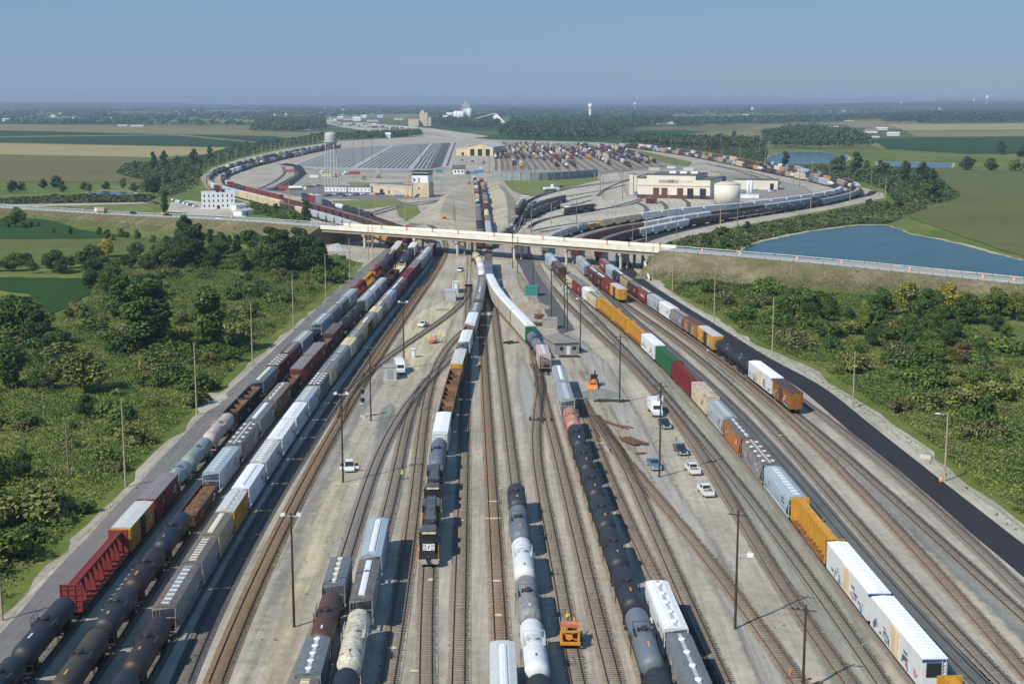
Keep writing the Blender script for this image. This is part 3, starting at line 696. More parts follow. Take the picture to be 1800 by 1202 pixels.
BAL = {'grey': groundmat('grey_ballast', [(.17, .16, .14), (.25, .232, .2), (.35, .325, .28)], (.04, .5, 4.5), contrast=.6, streak=.6),
       'tan': groundmat('tan_ballast', [(.225, .19, .145), (.325, .28, .215), (.42, .37, .29)], (.04, .5, 4.5), contrast=.6, streak=.6),
       'brown': groundmat('rusty_ballast', [(.14, .098, .062), (.22, .16, .10), (.31, .23, .15)], (.04, .5, 4.5), contrast=.6, streak=.6),
       'dark': groundmat('dark_ballast', [(.07, .075, .075), (.115, .12, .118), (.17, .17, .16)], (.04, .5, 4.5), contrast=.5)}
SHADEB = {}
# yard platform: from below the frame out to the bowl yard
yard = [(-190, 1330), (-60, 1160), (80, 994), (215, 862), (300, 770), (350, 724), (435, 640), (530, 561), (614, 492), (640, 462), (600, 455), (560, 442), (570, 428), (610, 420), (560, 400), (480, 370), (420, 352), (362, 330), (352, 312), (372, 297), (420, 280), (500, 262), (590, 249), (690, 243), (760, 238), (800, 240),
        (870, 246), (960, 248), (1060, 251), (1110, 256), (1230, 268), (1350, 290), (1440, 311), (1510, 328), (1552, 340), (1556, 347), (1520, 356), (1440, 372), (1350, 388), (1260, 405), (1190, 420), (1155, 436), (1130, 466), (1180, 512), (1232, 545), (1267, 562), (1330, 607), (1426, 646), (1470, 680), (1530, 717), (1575, 750), (1622, 780), (1700, 852), (1800, 922), (1990, 1060), (2300, 1330)]
sheet('gravel_yard', yard, .02, GRAVEL, .5, 6)
soft('road_shoulder', [(-250, 1330), (-60, 1165), (80, 1000), (215, 866), (350, 728), (435, 644), (530, 564), (614, 495), (648, 462), (672, 455), (600, 520), (470, 640), (350, 750), (231, 868), (80, 1028), (-60, 1195)], .045, SHOULDER, 1.6)
soft('road_shoulder', [(1120, 462), (1140, 470), (1180, 512), (1232, 547), (1267, 563), (1330, 608), (1426, 647), (1470, 682), (1530, 719), (1575, 752), (1622, 783), (1700, 855), (1800, 926), (1990, 1062), (2060, 1200), (1800, 960), (1615, 838), (1435, 678), (1324, 616), (1232, 560), (1140, 497)], .045, SHOULDER, 1.6)
sheet('service_road', [(-200, 1330), (-60, 1185), (80, 1022), (231, 862), (350, 736), (470, 625), (530, 568), (605, 498), (662, 451), (690, 428), (715, 428), (690, 455), (640, 505), (560, 583), (480, 665), (380, 775), (270, 905), (150, 1040), (20, 1202), (-80, 1330)], .07, ASPH, .08, 6)
# new black road on the right, on beneath the bridge and round the loop
P = [px(*p) for p in [(2110, 1235), (1979, 1130), (1847, 1023), (1703, 907), (1616, 837), (1518, 757), (1423, 680), (1325, 625), (1236, 568), (1183, 535), (1130, 500), (1099, 470), (1098, 440), (1140, 421), (1200, 405), (1290, 387), (1390, 369), (1480, 353), (1526, 343), (1536, 336)]]
P = catmull(P, 6)
def ribbon(name, P, w, z, mat, kind='structure'):
    vs, fs = strip(P, w, z); return tag(link(name, MB().add(vs, fs).mesh(name, mat)), kind=kind)
ribbon('black_service_road', P, 6.2, .07, ASPHN)
# sandy lane between the left trains and the centre
soft('sandy_lane', [(430, 1230), (480, 1050), (520, 940), (560, 850), (620, 790), (650, 745), (690, 690), (735, 620), (750, 560), (780, 510), (800, 470), (822, 445), (818, 470), (830, 500), (800, 560), (770, 620), (745, 660), (715, 700), (680, 745), (655, 790), (630, 850), (612, 930), (590, 1000), (560, 1060), (520, 1230)], .035, SAND, 6)
soft('dirt_patch', [(700, 575), (735, 545), (790, 520), (815, 540), (790, 600), (745, 655), (720, 660), (700, 630)], .05, SAND, 4)
soft('dirt_patch', [(900, 455), (935, 500), (975, 580), (1030, 650), (1085, 720), (1140, 790), (1180, 850), (1150, 850), (1080, 770), (1040, 700), (1005, 650), (975, 600), (935, 545), (905, 500)], .035, DIRT, 4)
soft('dirt_patch', [(1040, 690), (1090, 690), (1140, 770), (1155, 830), (1100, 790), (1060, 740)], .05, SAND, 4)
soft('worn_lane', [(1000, 580), (1030, 600), (1075, 640), (1130, 730), (1195, 850), (1270, 960), (1350, 1090), (1420, 1230), (1330, 1230), (1280, 1100), (1210, 980), (1150, 870), (1095, 770), (1045, 690), (1010, 630), (985, 590)], .06, LANE, 3)
sheet('black_side_road', [(902, 415), (925, 425), (960, 500), (990, 545), (1010, 580), (985, 590), (965, 560), (935, 510), (915, 470), (898, 440)], .05, groundmat('grey_asphalt', [(.07, .075, .08), (.095, .1, .105), (.13, .13, .13)], (.05, .4, 3.0), contrast=.4), .15, 4)
soft('green_gravel_strip', [(945, 455), (1000, 470), (1035, 510), (1095, 575), (1160, 640), (1230, 720), (1310, 805), (1390, 900), (1480, 1010), (1600, 1230), (1455, 1230), (1380, 1060), (1290, 900), (1180, 720), (1080, 610), (1000, 530)], .05, GREENGR, 4)
soft('grey_gravel_strip', [(1130, 560), (1200, 620), (1290, 702), (1380, 800), (1470, 900), (1580, 1030), (1720, 1230), (1640, 1230), (1530, 1060), (1400, 880), (1280, 750), (1180, 650)], .05, GREYGR, 4)
soft('grey_gravel_strip', [(1170, 555), (1260, 615), (1400, 720), (1500, 800), (1640, 925), (1790, 1060), (1950, 1230), (1880, 1230), (1740, 1085), (1590, 940), (1450, 810), (1330, 710), (1225, 625)], .05, GREYGR, 4)
soft('grey_gravel_strip', [(900, 600), (935, 640), (950, 680), (965, 740), (950, 800), (955, 900), (1000, 1080), (1030, 1230), (985, 1230), (955, 1060), (925, 870), (915, 760), (900, 680)], .045, groundmat('blue_grey_gravel', [(.24, .25, .225), (.31, .315, .28), (.38, .37, .33)], (.04, .4, 3.0), contrast=.45), 4)
soft('grey_gravel_strip', [(660, 720), (690, 700), (705, 720), (690, 760), (665, 830), (645, 900), (625, 970), (605, 1000), (590, 1000), (615, 930), (635, 850)], .055, GREYGR, 4)
soft('grey_gravel_strip', [(560, 800), (640, 680), (700, 590), (745, 530), (700, 640), (640, 740), (600, 820), (540, 950), (440, 1230), (395, 1230), (470, 1020)], .045, groundmat('mixed_grey_gravel', [(.17, .165, .15), (.27, .26, .23), (.40, .38, .33)], (.06, .6, 4.5), contrast=.7), 4)
# pale gravel of the engine terminal and round the loops
soft('pale_gravel_apron', [(880, 395), (905, 345), (960, 330), (1090, 300), (1110, 345), (1240, 350), (1290, 365), (1330, 362), (1240, 385), (1120, 402), (1000, 408), (930, 405)], .06, SHOULDER, 7, 3.0)
soft('pale_gravel_apron', [(880, 305), (1050, 312), (1120, 300), (1250, 300), (1310, 305), (1420, 328), (1440, 345), (1380, 352), (1310, 345), (1260, 305), (1180, 288), (1080, 262), (1000, 252), (880, 248)], .05, groundmat('bowl_gravel', [(.17, .16, .145), (.25, .235, .205), (.34, .315, .275)], (.01, .1, 1.0), contrast=.5), 7, 3.0)
sheet('grey_bowl', [(512, 292), (560, 272), (620, 259), (700, 254), (802, 250), (800, 260), (797, 292), (760, 300), (640, 299), (560, 298)], .07, groundmat('bowl_ballast', [(.29, .285, .275), (.36, .355, .34), (.42, .41, .39)], (.01, .1, 1.0), contrast=.4), 1, 12)
soft('tower_yard', [(455, 330), (500, 312), (560, 298), (700, 302), (800, 296), (830, 305), (832, 340), (790, 352), (700, 352), (600, 348), (520, 345)], .06, groundmat('tower_gravel', [(.22, .205, .175), (.32, .295, .25), (.42, .39, .33)], (.02, .1, 1.0), contrast=.9), 7, 3.0)
sheet('car_park', [(450, 330), (570, 325), (760, 330), (765, 348), (640, 352), (520, 345)], .09, ASPH, .3, 6)
sheet('car_park', [(300, 356), (330, 352), (420, 366), (440, 372), (430, 382), (340, 378), (295, 372)], .09, SHOULDER, .3, 6)
sheet('hump_lead', [(470, 335), (500, 318), (525, 305), (515, 293), (490, 290), (505, 287), (530, 292), (540, 306), (520, 322), (500, 336)], .1, ASPHN, .3, 6)
LAWN = groundmat('mown_lawn', [(.10, .125, .03), (.15, .175, .05), (.21, .22, .08)], (.02, .1, 1.0), contrast=.5)
soft('lawn', [(575, 353), (700, 350), (720, 358), (650, 368), (610, 368)], .12, LAWN, 7, 3.0)
soft('lawn', [(690, 362), (735, 358), (758, 395), (720, 398), (695, 380)], .12, LAWN, 7, 3.0)
soft('lawn', [(605, 320), (735, 322), (730, 332), (620, 332)], .1, groundmat('dry_lawn', [(.13, .13, .05), (.19, .175, .075), (.25, .22, .11)], (.02, .1, 1.0)), 7, 3.0)
soft('lawn', [(880, 318), (960, 313), (1050, 311), (1060, 316), (950, 345), (925, 347), (895, 335)], .12, LAWN, 7, 3.0)
soft('lawn', [(1090, 260), (1140, 268), (1220, 285), (1212, 295), (1160, 285)], .12, GRASS, 7, 3.0)
soft('lawn', [(110, 361), (250, 357), (285, 370), (240, 374), (120, 366)], .12, LAWN, 7, 3.0)
sheet('side_lane', [(-40, 361), (250, 356), (262, 358), (120, 362), (-40, 366)], .14, SHOULDER, .2, 8)
# fields
def crop(name, c, rows=0.0, ang=0.0, var=.25, sc=(.006, .05, .6)):
    m, n, b = nt_new(name); c = srgb(c) if isinstance(c, str) else c
    v = objvec(n, rnd=False); f = noise(n, sc[0], 4, v); h = noise(n, sc[1], 4, v); q = noise(n, sc[2], 2, v)
    a = math_(n, 'ADD', math_(n, 'MULTIPLY', f, .4), math_(n, 'ADD', math_(n, 'MULTIPLY', h, .35), math_(n, 'MULTIPLY', q, .25)))
    col = ramp(n, a, [(.36, tuple(k*(1-var) for k in c)), (.64, tuple(k*(1+var) for k in c))])
    if rows:
        w = N(n, 'ShaderNodeTexWave'); w.inputs['Scale'].default_value = 1/rows; w.inputs['Distortion'].default_value = 1.5; w.inputs['Detail'].default_value = 2
        mp = N(n, 'ShaderNodeMapping'); mp.inputs['Rotation'].default_value = (0, 0, ang); n.links.new(v, mp.inputs[0]); n.links.new(mp.outputs[0], w.inputs[0])
        col = mixc(n, math_(n, 'MULTIPLY', w.outputs['Fac'], .35), col, tuple(k*.5 for k in c))
    n.links.new(col, b.inputs['Base Color']); b.inputs['Roughness'].default_value = .95; b.inputs['Specular IOR Level'].default_value = .1
    return m
SOY = crop('soybean_field', (.026, .072, .013), 1.5, .8, .28, (.01, .12, 1.2)); SOYF = crop('far_soybean_field', (.022, .060, .016), 0, 0, .2)
CORN = crop('corn_field', (.115, .135, .035), 5.0, .5); CORNR = crop('ripening_corn', (.118, .13, .042), 6.0, 1.1); PALE = crop('pale_field', (.30, .255, .115), 0, 0, .12); STRAW = crop('straw_field', (.21, .19, .085), 30, .2, .12)
KH = crop('khaki_field', (.15, .14, .055), 12, .4, .15)
sheet('soybean_field', [(-60, 488), (160, 490), (157, 517), (125, 535), (90, 553), (50, 517), (-60, 505)], .25, SOY, .8, 5)
sheet('soybean_field', [(-90, 384), (60, 385), (100, 390), (140, 404), (235, 416), (150, 420), (-90, 421)], .2, SOY, .8, 6)
sheet('corn_field', [(-90, 422), (150, 421), (280, 418), (275, 440), (160, 458), (60, 467), (-90, 474)], .2, CORN, .8, 6)
for nm, pts, m in (('straw_field', [(-300, 214), (250, 222), (530, 233), (540, 240), (300, 236), (100, 233), (-300, 230)], STRAW),
                   ('soybean_field', [(-300, 226), (100, 232), (300, 237), (480, 240), (540, 247), (400, 258), (180, 254), (-300, 245)], SOYF),
                   ('pale_field', [(-300, 247), (200, 256), (402, 260), (360, 272), (262, 277), (-300, 267)], PALE),
                   ('khaki_field', [(-300, 268), (262, 278), (215, 292), (205, 306), (255, 318), (250, 322), (-300, 315)], KH),
                   ('pale_field', [(1560, 219), (2100, 214), (2100, 226), (1590, 230)], PALE), ('straw_field', [(1590, 231), (2100, 227), (2100, 240), (1610, 241)], STRAW),
                   ('soybean_field', [(1530, 245), (1610, 242), (2100, 241), (2100, 268), (1700, 271), (1560, 262)], SOYF),
                   ('straw_field', [(1130, 247), (1240, 233), (1420, 231), (1400, 240), (1300, 246)], STRAW), ('khaki_field', [(1110, 225), (1240, 221), (1330, 222), (1300, 229), (1120, 229)], KH),
                   ('soybean_field', [(1080, 232), (1230, 231), (1130, 246), (1090, 243)], SOYF),
                   ('ripening_corn_field', [(1640, 300), (2100, 298), (2100, 470), (1800, 452), (1690, 416), (1610, 386), (1592, 378), (1645, 364), (1692, 346), (1655, 320)], CORNR),
                   ('corn_field', [(1715, 582), (1760, 575), (2100, 566), (2100, 690), (1790, 628)], CORN)):
    sheet(nm, pts, .3, m, 1.2, 14)
m, n, b = nt_new('field_track'); sheet('field_path', [(-300, 246), (250, 239), (310, 239), (450, 252), (470, 252), (320, 237.4), (250, 237.6), (-300, 243.6)], .5, STRAW)
# water
m, n, b = nt_new('pond_water'); b.inputs['Roughness'].default_value = .14; b.inputs['Specular IOR Level'].default_value = .03
bp = N(n, 'ShaderNodeBump'); bp.inputs['Strength'].default_value = .35; bp.inputs['Distance'].default_value = .25
n.links.new(noise(n, .9, 4, objvec(n, (1, .45, 1), False)), bp.inputs['Height']); n.links.new(bp.outputs[0], b.inputs['Normal'])
n.links.new(mixc(n, ramp(n, noise(n, .03, 6, objvec(n, (1, 2.5, 1), False), .7), [(.38, 0.0), (.62, 1.0)]), (.006, .040, .045), (.016, .080, .082)), b.inputs['Base Color'])
WATER = m
BANK = groundmat('pond_bank', [(.28, .23, .14), (.42, .36, .24), (.52, .45, .32)], (.05, .3, 2.0))
ponds = [[(1295, 448), (1318, 432), (1348, 424), (1420, 409), (1470, 402), (1510, 397), (1560, 397), (1580, 404), (1600, 413), (1650, 422), (1700, 434), (1750, 448), (1800, 460), (1900, 480), (1900, 500), (1700, 480), (1500, 462), (1380, 452)],
         [(1352, 274), (1385, 268.5), (1440, 268), (1487, 273), (1492, 280), (1470, 289), (1440, 287), (1420, 292), (1375, 291), (1345, 285)], [(1540, 285), (1600, 285.5), (1675, 287.5), (1672, 295), (1600, 295), (1545, 291)],
         [(150, 340), (180, 336.5), (230, 338), (237, 341), (200, 343), (160, 342)], [(296, 304), (310, 298), (335, 297), (336, 302), (322, 308), (303, 308)]]
for P in ponds:
    c = sum((Vector((*p, 0)) for p in P), Vector()) / len(P)
    W = [px(*p) for p in P]; cw = sum(W, Vector()) / len(W)
    sheet('pond_bank', [w + (w - cw).normalized() * 4.0 for w in W], .32, BANK, .7, 5, world=True)
    sheet('pond', W, .36, WATER, .5, 5, world=True)

# sand dropped on the rails, and weeds at the edge of the shoulders
SANDP = groundmat('dropped_sand', [(.46, .38, .27), (.55, .46, .33), (.62, .53, .39)], (.3, 1.0, 4.0))
for x, y, w_, h_ in ((867, 912, 3.0, .55), (866, 882, 2.4, .4), (880, 860, 1.0, .4), (757, 1020, 1.2, .7), (812, 915, 1.0, .4), (873, 1022, 1.4, .5), (877, 1082, 1.1, .5), (690, 1140, 1.3, .6), (728, 1180, 1.0, .5), (1055, 780, 2.2, .4), (1165, 600, 2.4, .4), (1373, 766, 1.3, .5)):
    p = px(x, y); P = [(p.x + w_/2*math.cos(a*.7)*random.uniform(.75, 1.15), p.y + h_*math.sin(a*.7)*random.uniform(.75, 1.15), 0) for a in range(9)]
    sheet('sand_patch', P, .155, SANDP, 0, world=True)
# ------------------------------------------------------------------ railway tracks
RAIL = plain('rail_steel', (.035, .024, .02), .5, .3, .5); RAILR = plain('rusty_rail', (.12, .06, .035), .8, .3, .5)
TIE = plain('timber_sleeper', (.165, .135, .105), .9, .45, 2.5, rnd=False); TIEB = plain('brown_sleeper', (.17, .115, .07), .9, .4, 2.5, rnd=False); TIEG = plain('grey_sleeper', (.17, .155, .135), .9, .3, 2.5, rnd=False)
ZR = .27
def poly_track(pts, deg, y0=None, y1=None):
    """smooth centre line X(Y) through surveyed points"""
    Y = np.array([p.y for p in pts]); X = np.array([p.x for p in pts])
    deg = min(deg, len(pts)-1); m0, s0 = Y.mean(), Y.std() + 1e-6
    c = np.polyfit((Y - m0) / s0, X, deg)
    return lambda y: float(np.polyval(c, (y - m0) / s0))
def lay_track(P, bal='grey', tie=TIE, rail=RAIL, tie_to=520.0, width=3.1, half=False):
    """rails, sleepers and ballast along a dense list of points"""
    root = tag(link('railway_track', None), kind='structure')
    if bal:
        vs, fs = strip(P, width, .09); link('ballast', MB().add(vs, fs).mesh('ballast', BAL[bal]), root)
    for s in (-1, 1):
        vs = []; prof = [(-.05, .14), (-.04, ZR), (.04, ZR), (.05, .14)]
        for i, p in enumerate(P):
            d = P[min(i+1, len(P)-1)] - P[max(i-1, 0)]; d.z = 0; d.normalize(); nv = Vector((-d.y, d.x, 0))
            for a, z in prof: q = p + nv * (s * .755 + a); vs.append((q.x, q.y, z))
        fs = [(4*i+j, 4*i+j+1, 4*i+j+5, 4*i+j+4) for i in range(len(P)-1) for j in range(3)]
        link('rail', MB().add(vs, fs).mesh('rail', rail), root)
    if tie is None: return root
    A = np.array([(p.x, p.y) for p in P]); seg = np.diff(A, axis=0); ln = np.hypot(*seg.T); cum = np.r_[0, np.cumsum(ln)]
    s = np.arange(0, cum[-1], .58 if not half else .72); s = s + rng.normal(0, .03, len(s))
    cx = np.interp(s, cum, A[:, 0]); cy = np.interp(s, cum, A[:, 1]); k = np.clip(np.searchsorted(cum, s) - 1, 0, len(ln) - 1)
    d = seg[k] / ln[k][:, None]; keep = cy < tie_to; cx, cy, d = cx[keep], cy[keep], d[keep]
    if not len(cx): return root
    nv = np.c_[-d[:, 1], d[:, 0]]; hl = 1.3 + rng.uniform(-.12, .12, len(cx)); hw = .12
    sk = rng.normal(0, .02, len(cx)); d2 = d + nv * sk[:, None]; c = np.c_[cx, cy] + nv * rng.normal(0, .05, len(cx))[:, None]
    V = []
    for z in (.05, .145):
        for a, b in ((-1, -1), (1, -1), (1, 1), (-1, 1)):
            q = c + nv * (a * hl)[:, None] + d2 * (b * hw); V.append(np.c_[q, np.full(len(q), z)])
    V = np.stack(V, 1).reshape(-1, 3); base = (np.arange(len(cx)) * 8)[:, None, None]
    F = (np.array([(4,5,6,7),(0,1,5,4),(1,2,6,5),(2,3,7,6),(3,0,4,7)])[None] + base).reshape(-1, 4)
    link('sleeper', from_np('sleeper', V, F, [tie]), root)
    return root
def dense(fn, y0, y1, step=4.0):
    n = max(2, int((y1 - y0) / step)); return [Vector((fn(y0 + (y1-y0)*i/n), y0 + (y1-y0)*i/n, 0)) for i in range(n+1)]
EMPTY = [  # surveyed centre lines of tracks that stand empty, ballast, sleepers, polynomial degree
 ([(318, 1202), (366, 1100), (455, 925), (530, 800), (608, 682), (680, 580), (710, 540), (760, 466), (773, 447), (766, 425)], 'dark', TIE, RAIL, 5),
 ([(375, 1202), (422, 1100), (495, 937), (563, 800), (617, 706), (699, 579), (770, 468), (785, 445), (782, 428), (765, 408)], 'brown', TIEB, RAIL, 5),
 ([(600, 735), (650, 655), (700, 615), (760, 575), (805, 540), (820, 520), (824, 500)], 'grey', TIE, RAIL, 4),
 ([(500, 1260), (560, 1112), (601, 1000), (622, 940), (640, 882), (662, 805), (680, 775), (702, 735), (737, 687), (790, 632), (818, 600), (833, 572)], 'grey', TIEG, RAIL, 5),
 ([(594, 1260), (640, 1060), (668, 940), (690, 877), (707, 781), (717, 747), (726, 712), (738, 690), (757, 664)], 'grey', TIE, RAIL, 4),
 ([(675, 1240), (683, 1202), (693, 1122), (728, 881), (744, 762), (759, 662), (768, 640), (790, 612), (818, 580)], 'tan', TIE, RAIL, 4),
 ([(801, 1260), (807, 1202), (811, 1011), (814, 882), (817, 722), (818, 652), (822, 600), (823, 554), (823, 524), (825, 450), (828, 428)], 'tan', TIE, RAIL, 4),
 ([(887, 1260), (884, 1202), (879, 1110), (873, 1000), (871, 981), (862, 822), (854, 674), (850, 614), (848, 560), (850, 500), (858, 450)], 'tan', TIEB, RAIL, 4),
 ([(954, 1230), (935, 1080), (922, 980), (902, 822), (884, 680), (873, 577), (868, 545), (864, 510)], 'tan', TIE, RAIL, 4),
 ([(1025, 1240), (1015, 1202), (1005, 1143), (975, 981), (947, 822), (941, 780), (944, 735), (950, 690), (949, 669), (940, 640)], 'tan', TIE, RAIL, 5),
 ([(1090, 1240), (1079, 1202), (1051, 1082), (1025, 981), (1008, 920), (987, 822), (970, 755), (955, 700), (944, 652), (937, 614)], 'tan', TIE, RAIL, 4),
 ([(1270, 1240), (1215, 1140), (1150, 1010), (1095, 902), (1047, 779), (1033, 745), (1022, 710)], 'tan', TIE, RAILR, 3),
 ([(1290, 1240), (1240, 1130), (1189, 1017), (1138, 902), (1128, 884), (1100, 815), (1080, 785), (1045, 730)], 'tan', TIE, RAIL, 4),
 ([(1430, 1240), (1395, 1190), (1345, 1120), (1296, 1052), (1233, 969), (1180, 903), (1125, 842), (1077, 780), (1040, 732), (1022, 700)], 'tan', TIE, RAILR, 4),
 ([(1520, 1240), (1469, 1165), (1415, 1082), (1308, 920), (1272, 865), (1226, 788), (1180, 722), (1130, 665), (1089, 625), (1043, 580), (990, 530), (962, 495), (940, 455)], 'grey', TIE, RAILR, 5),
 ([(1580, 1240), (1542, 1193), (1478, 1099), (1360, 935), (1267, 809), (1160, 690), (1085, 600), (1020, 535), (985, 495), (962, 450)], None, TIEG, RAIL, 5),
 ([(1755, 1240), (1717, 1190), (1619, 1082), (1467, 922), (1392, 834), (1273, 702), (1247, 674), (1172, 611), (1110, 560), (1070, 522), (1035, 480), (1005, 445)], 'dark', None, RAIL, 5),
]
SHRUBBED = []
for pts, bal, tie, rail, deg in EMPTY:
    W = [px(*p) for p in pts]; fn = poly_track(W, deg); ys = [w.y for w in W]
    lay_track(dense(fn, min(ys), max(ys)), bal, tie, rail, half=(bal is None))
OCC = {  # ground points to carry the occupied tracks beyond their cars
 'R2': [(1105, 536), (1185, 602), (1255, 650.5), (1330, 719.5), (1375, 777), (1433, 845), (1517, 937), (1610, 1030), (1672, 1096), (1790, 1235)],
 'R3': [(1412, 732), (1525, 840), (1594, 902), (1672, 980), (1797, 1077), (1930, 1200)], 'CL': [(743.5, 1202), (750, 1122), (755, 1060), (738, 1240)], 'CA': [(955, 640), (950, 660)] }
TRK = {}
for k, L in T.items():
    W = []
    for e in L:
        z = e[4] if len(e) > 4 else HGT[e[0]]
        W.append(px(e[2], e[3], z + ZR))
    ext = [px(*p) for p in OCC.get(k, [])]
    fn = poly_track(W + ext, {'T4': 1, 'T5': 2, 'B1': 1, 'B2': 1, 'A': 2}.get(k, 4)); TRK[k] = (fn, [w.y for w in W])
    ys = [w.y for w in W + ext]
    if k not in ('T4', 'T5', 'B2', 'B1', 'A'):
        lay_track(dense(fn, min(ys) - (6 if k not in ('CA', 'R2', 'R3') else 0), max(ys) + (8 if k != 'CR' else 0)), {'T1': 'dark', 'T2': 'dark', 'T3': 'dark', 'CL': 'tan', 'CR': 'tan', 'CA': 'tan', 'R1': 'grey', 'R2': 'grey', 'R3': 'grey'}[k], TIE, RAIL)
# one more dark-sleepered track against the black road and one right of it
W = [px(*p) for p in [(1900, 1150), (1730, 967), (1590, 852), (1435, 725), (1330, 650), (1240, 590), (1160, 540), (1100, 498), (1072, 462)]]
fn = poly_track(W, 4); lay_track(dense(fn, min(w.y for w in W), max(w.y for w in W)), 'grey', TIEG, RAILR)
W = [px(*p) for p in [(1830, 1215), (1797, 1180), (1657, 1012), (1549, 902), (1475, 835), (1387, 734), (1350, 707), (1276, 646), (1189, 581), (1113, 532), (1060, 485), (1035, 450)]]
fn = poly_track(W, 4); lay_track(dense(fn, min(w.y for w in W), max(w.y for w in W)), 'tan', TIE, RAILR)
# curved tracks of the loops beyond the bridge (single meshes: they are narrow there)
def far_track(pts, bal='grey', w=3.0, z=.16, step=10):
    P = catmull([px(*p) for p in pts], step); root = tag(link('railway_track', None), kind='structure')
    vs, fs = strip(P, w, z); link('ballast', MB().add(vs, fs).mesh('ballast', BAL[bal]), root)
    for s in (-1, 1):
        vs = []
        for i, p in enumerate(P):
            d = P[min(i+1, len(P)-1)] - P[max(i-1, 0)]; d.z = 0; d.normalize(); nv = Vector((-d.y, d.x, 0))
            for a in (-.1, .1): q = p + nv * (s * .755 + a); vs.append((q.x, q.y, ZR + .02))
        link('rail', MB().add(vs, [(2*i, 2*i+1, 2*i+3, 2*i+2) for i in range(len(P)-1)]).mesh('rail', RAIL), root)
    return P
LOOP = {
 'L1': [(703, 437), (672, 424), (630, 408), (570, 389), (500, 370), (440, 354), (385, 338), (366, 325), (370, 311), (395, 300), (440, 287), (500, 273), (560, 262), (585, 257)],
 'L2': [(731, 436), (700, 422), (650, 402), (590, 382), (520, 362), (460, 346), (410, 332), (392, 321), (398, 311), (425, 300), (470, 287), (530, 273), (600, 259)],
 'L3': [(764, 434), (735, 418), (690, 402), (640, 384), (580, 366), (530, 352)],
 'R1b': [(958, 452), (958, 440), (968, 428), (1000, 415), (1050, 402), (1120, 390), (1200, 380), (1290, 371), (1380, 360), (1440, 351), (1470, 344), (1478, 337), (1460, 329), (1400, 315), (1330, 300), (1260, 285), (1190, 272), (1130, 264), (1075, 257)],
 'R2b': [(1012, 458), (1008, 446), (1020, 434), (1060, 421), (1120, 408), (1200, 393), (1290, 380), (1390, 366), (1455, 355), (1490, 346), (1500, 338), (1480, 327), (1420, 312), (1340, 295), (1270, 281), (1200, 269), (1140, 261), (1085, 255)],
 'R3b': [(1053, 462), (1050, 448), (1062, 437), (1100, 424), (1160, 410), (1230, 396), (1310, 384), (1400, 370), (1465, 358), (1502, 347), (1510, 337), (1490, 325), (1430, 309), (1350, 291)],
 'HUMP1': [(841, 446), (843, 425), (842, 400), (839, 360), (836, 330), (834, 318)], 'HUMP2': [(858, 446), (860, 425), (857, 400), (853, 360), (849, 335), (845, 320)],
 'K1': [(905, 395), (915, 370), (935, 352), (975, 338), (1020, 328), (1075, 320)], 'K2': [(918, 397), (930, 375), (955, 358), (1000, 345), (1060, 335), (1100, 325)],
 'K3': [(930, 402), (950, 388), (1000, 378), (1060, 368), (1100, 358), (1135, 347)], 'K4': [(935, 406), (990, 396), (1080, 386), (1130, 376), (1136, 366), (1122, 357)],
 'K5': [(950, 408), (1040, 395), (1130, 384), (1168, 374), (1170, 362), (1160, 354)], 'K6': [(970, 412), (1080, 395), (1160, 383), (1205, 370), (1210, 358), (1200, 350)],
 'K7': [(925, 390), (960, 372), (1010, 360), (1040, 352)], 'K8': [(922, 382), (955, 365), (1005, 352), (1040, 344)],
 'K9': [(640, 384), (660, 372), (720, 358), (780, 352)], 'K10': [(818, 445), (800, 425), (770, 405), (735, 385)], 'K11': [(860, 440), (890, 420), (912, 400), (918, 380)]}
LOOP.update({'K12': [(930, 398), (975, 382), (1040, 370), (1100, 362), (1130, 352)], 'K13': [(915, 360), (950, 344), (1000, 332), (1060, 324), (1110, 316)], 'K14': [(1050, 345), (1070, 330), (1100, 318), (1140, 305)], 'K15': [(905, 400), (912, 378), (925, 358), (960, 338), (1000, 325)],
 'K16': [(870, 305), (930, 309), (1000, 308), (1060, 304), (1130, 298), (1190, 290)], 'K17': [(860, 303), (920, 305), (1000, 304.5), (1070, 301), (1140, 294)], 'K18': [(800, 300), (840, 302), (880, 304)], 'K19': [(520, 300), (600, 302), (700, 303), (790, 298), (830, 306)], 'K20': [(515, 296), (600, 299.5), (700, 300.5), (785, 295)],
 'K21': [(1250, 345), (1300, 330), (1340, 318), (1300, 302), (1240, 288)], 'K22': [(1255, 350), (1320, 336), (1370, 322), (1330, 306), (1260, 291)], 'K23': [(640, 384), (700, 366), (760, 356), (800, 342), (825, 322)], 'K24': [(470, 335), (500, 322), (520, 308), (516, 297)], 'K25': [(455, 333), (485, 318), (500, 305), (498, 294)]})
LP = {}
for k, pts in LOOP.items(): LP[k] = far_track(pts, 'brown' if k in ('L1', 'L2', 'HUMP1', 'HUMP2') else ('grey' if k[0] != 'K' else 'dark'))
# bowl yard tracks
def lerp_line(A, t):
    k = t * (len(A) - 1); i = min(int(k), len(A) - 2); u = k - i
    return (A[i][0]*(1-u) + A[i+1][0]*u, A[i][1]*(1-u) + A[i+1][1]*u)
NE = [(519, 292.5), (575, 294.5), (640, 295.5), (700, 297), (755, 297), (786, 292)]; FE = [(600, 261.5), (655, 257.5), (705, 255), (745, 253), (778, 252), (800, 251.5)]
for i in range(36):
    t = (i / 35) ** .93
    if i in (11, 23, 33, 34): continue
    a, c = lerp_line(NE, t), lerp_line(FE, t); far_track([a, ((a[0]+c[0])/2, (a[1]+c[1])/2 - .3), c], 'dark', 2.5, .2, 60)
NB = [(872, 300), (905, 299.5), (945, 298), (985, 300), (1035, 301), (1085, 299), (1125, 296), (1165, 293)]; FB = [(866, 256), (885, 253.5), (905, 252.5), (930, 252), (960, 251.5), (995, 252), (1035, 253), (1070, 256)]
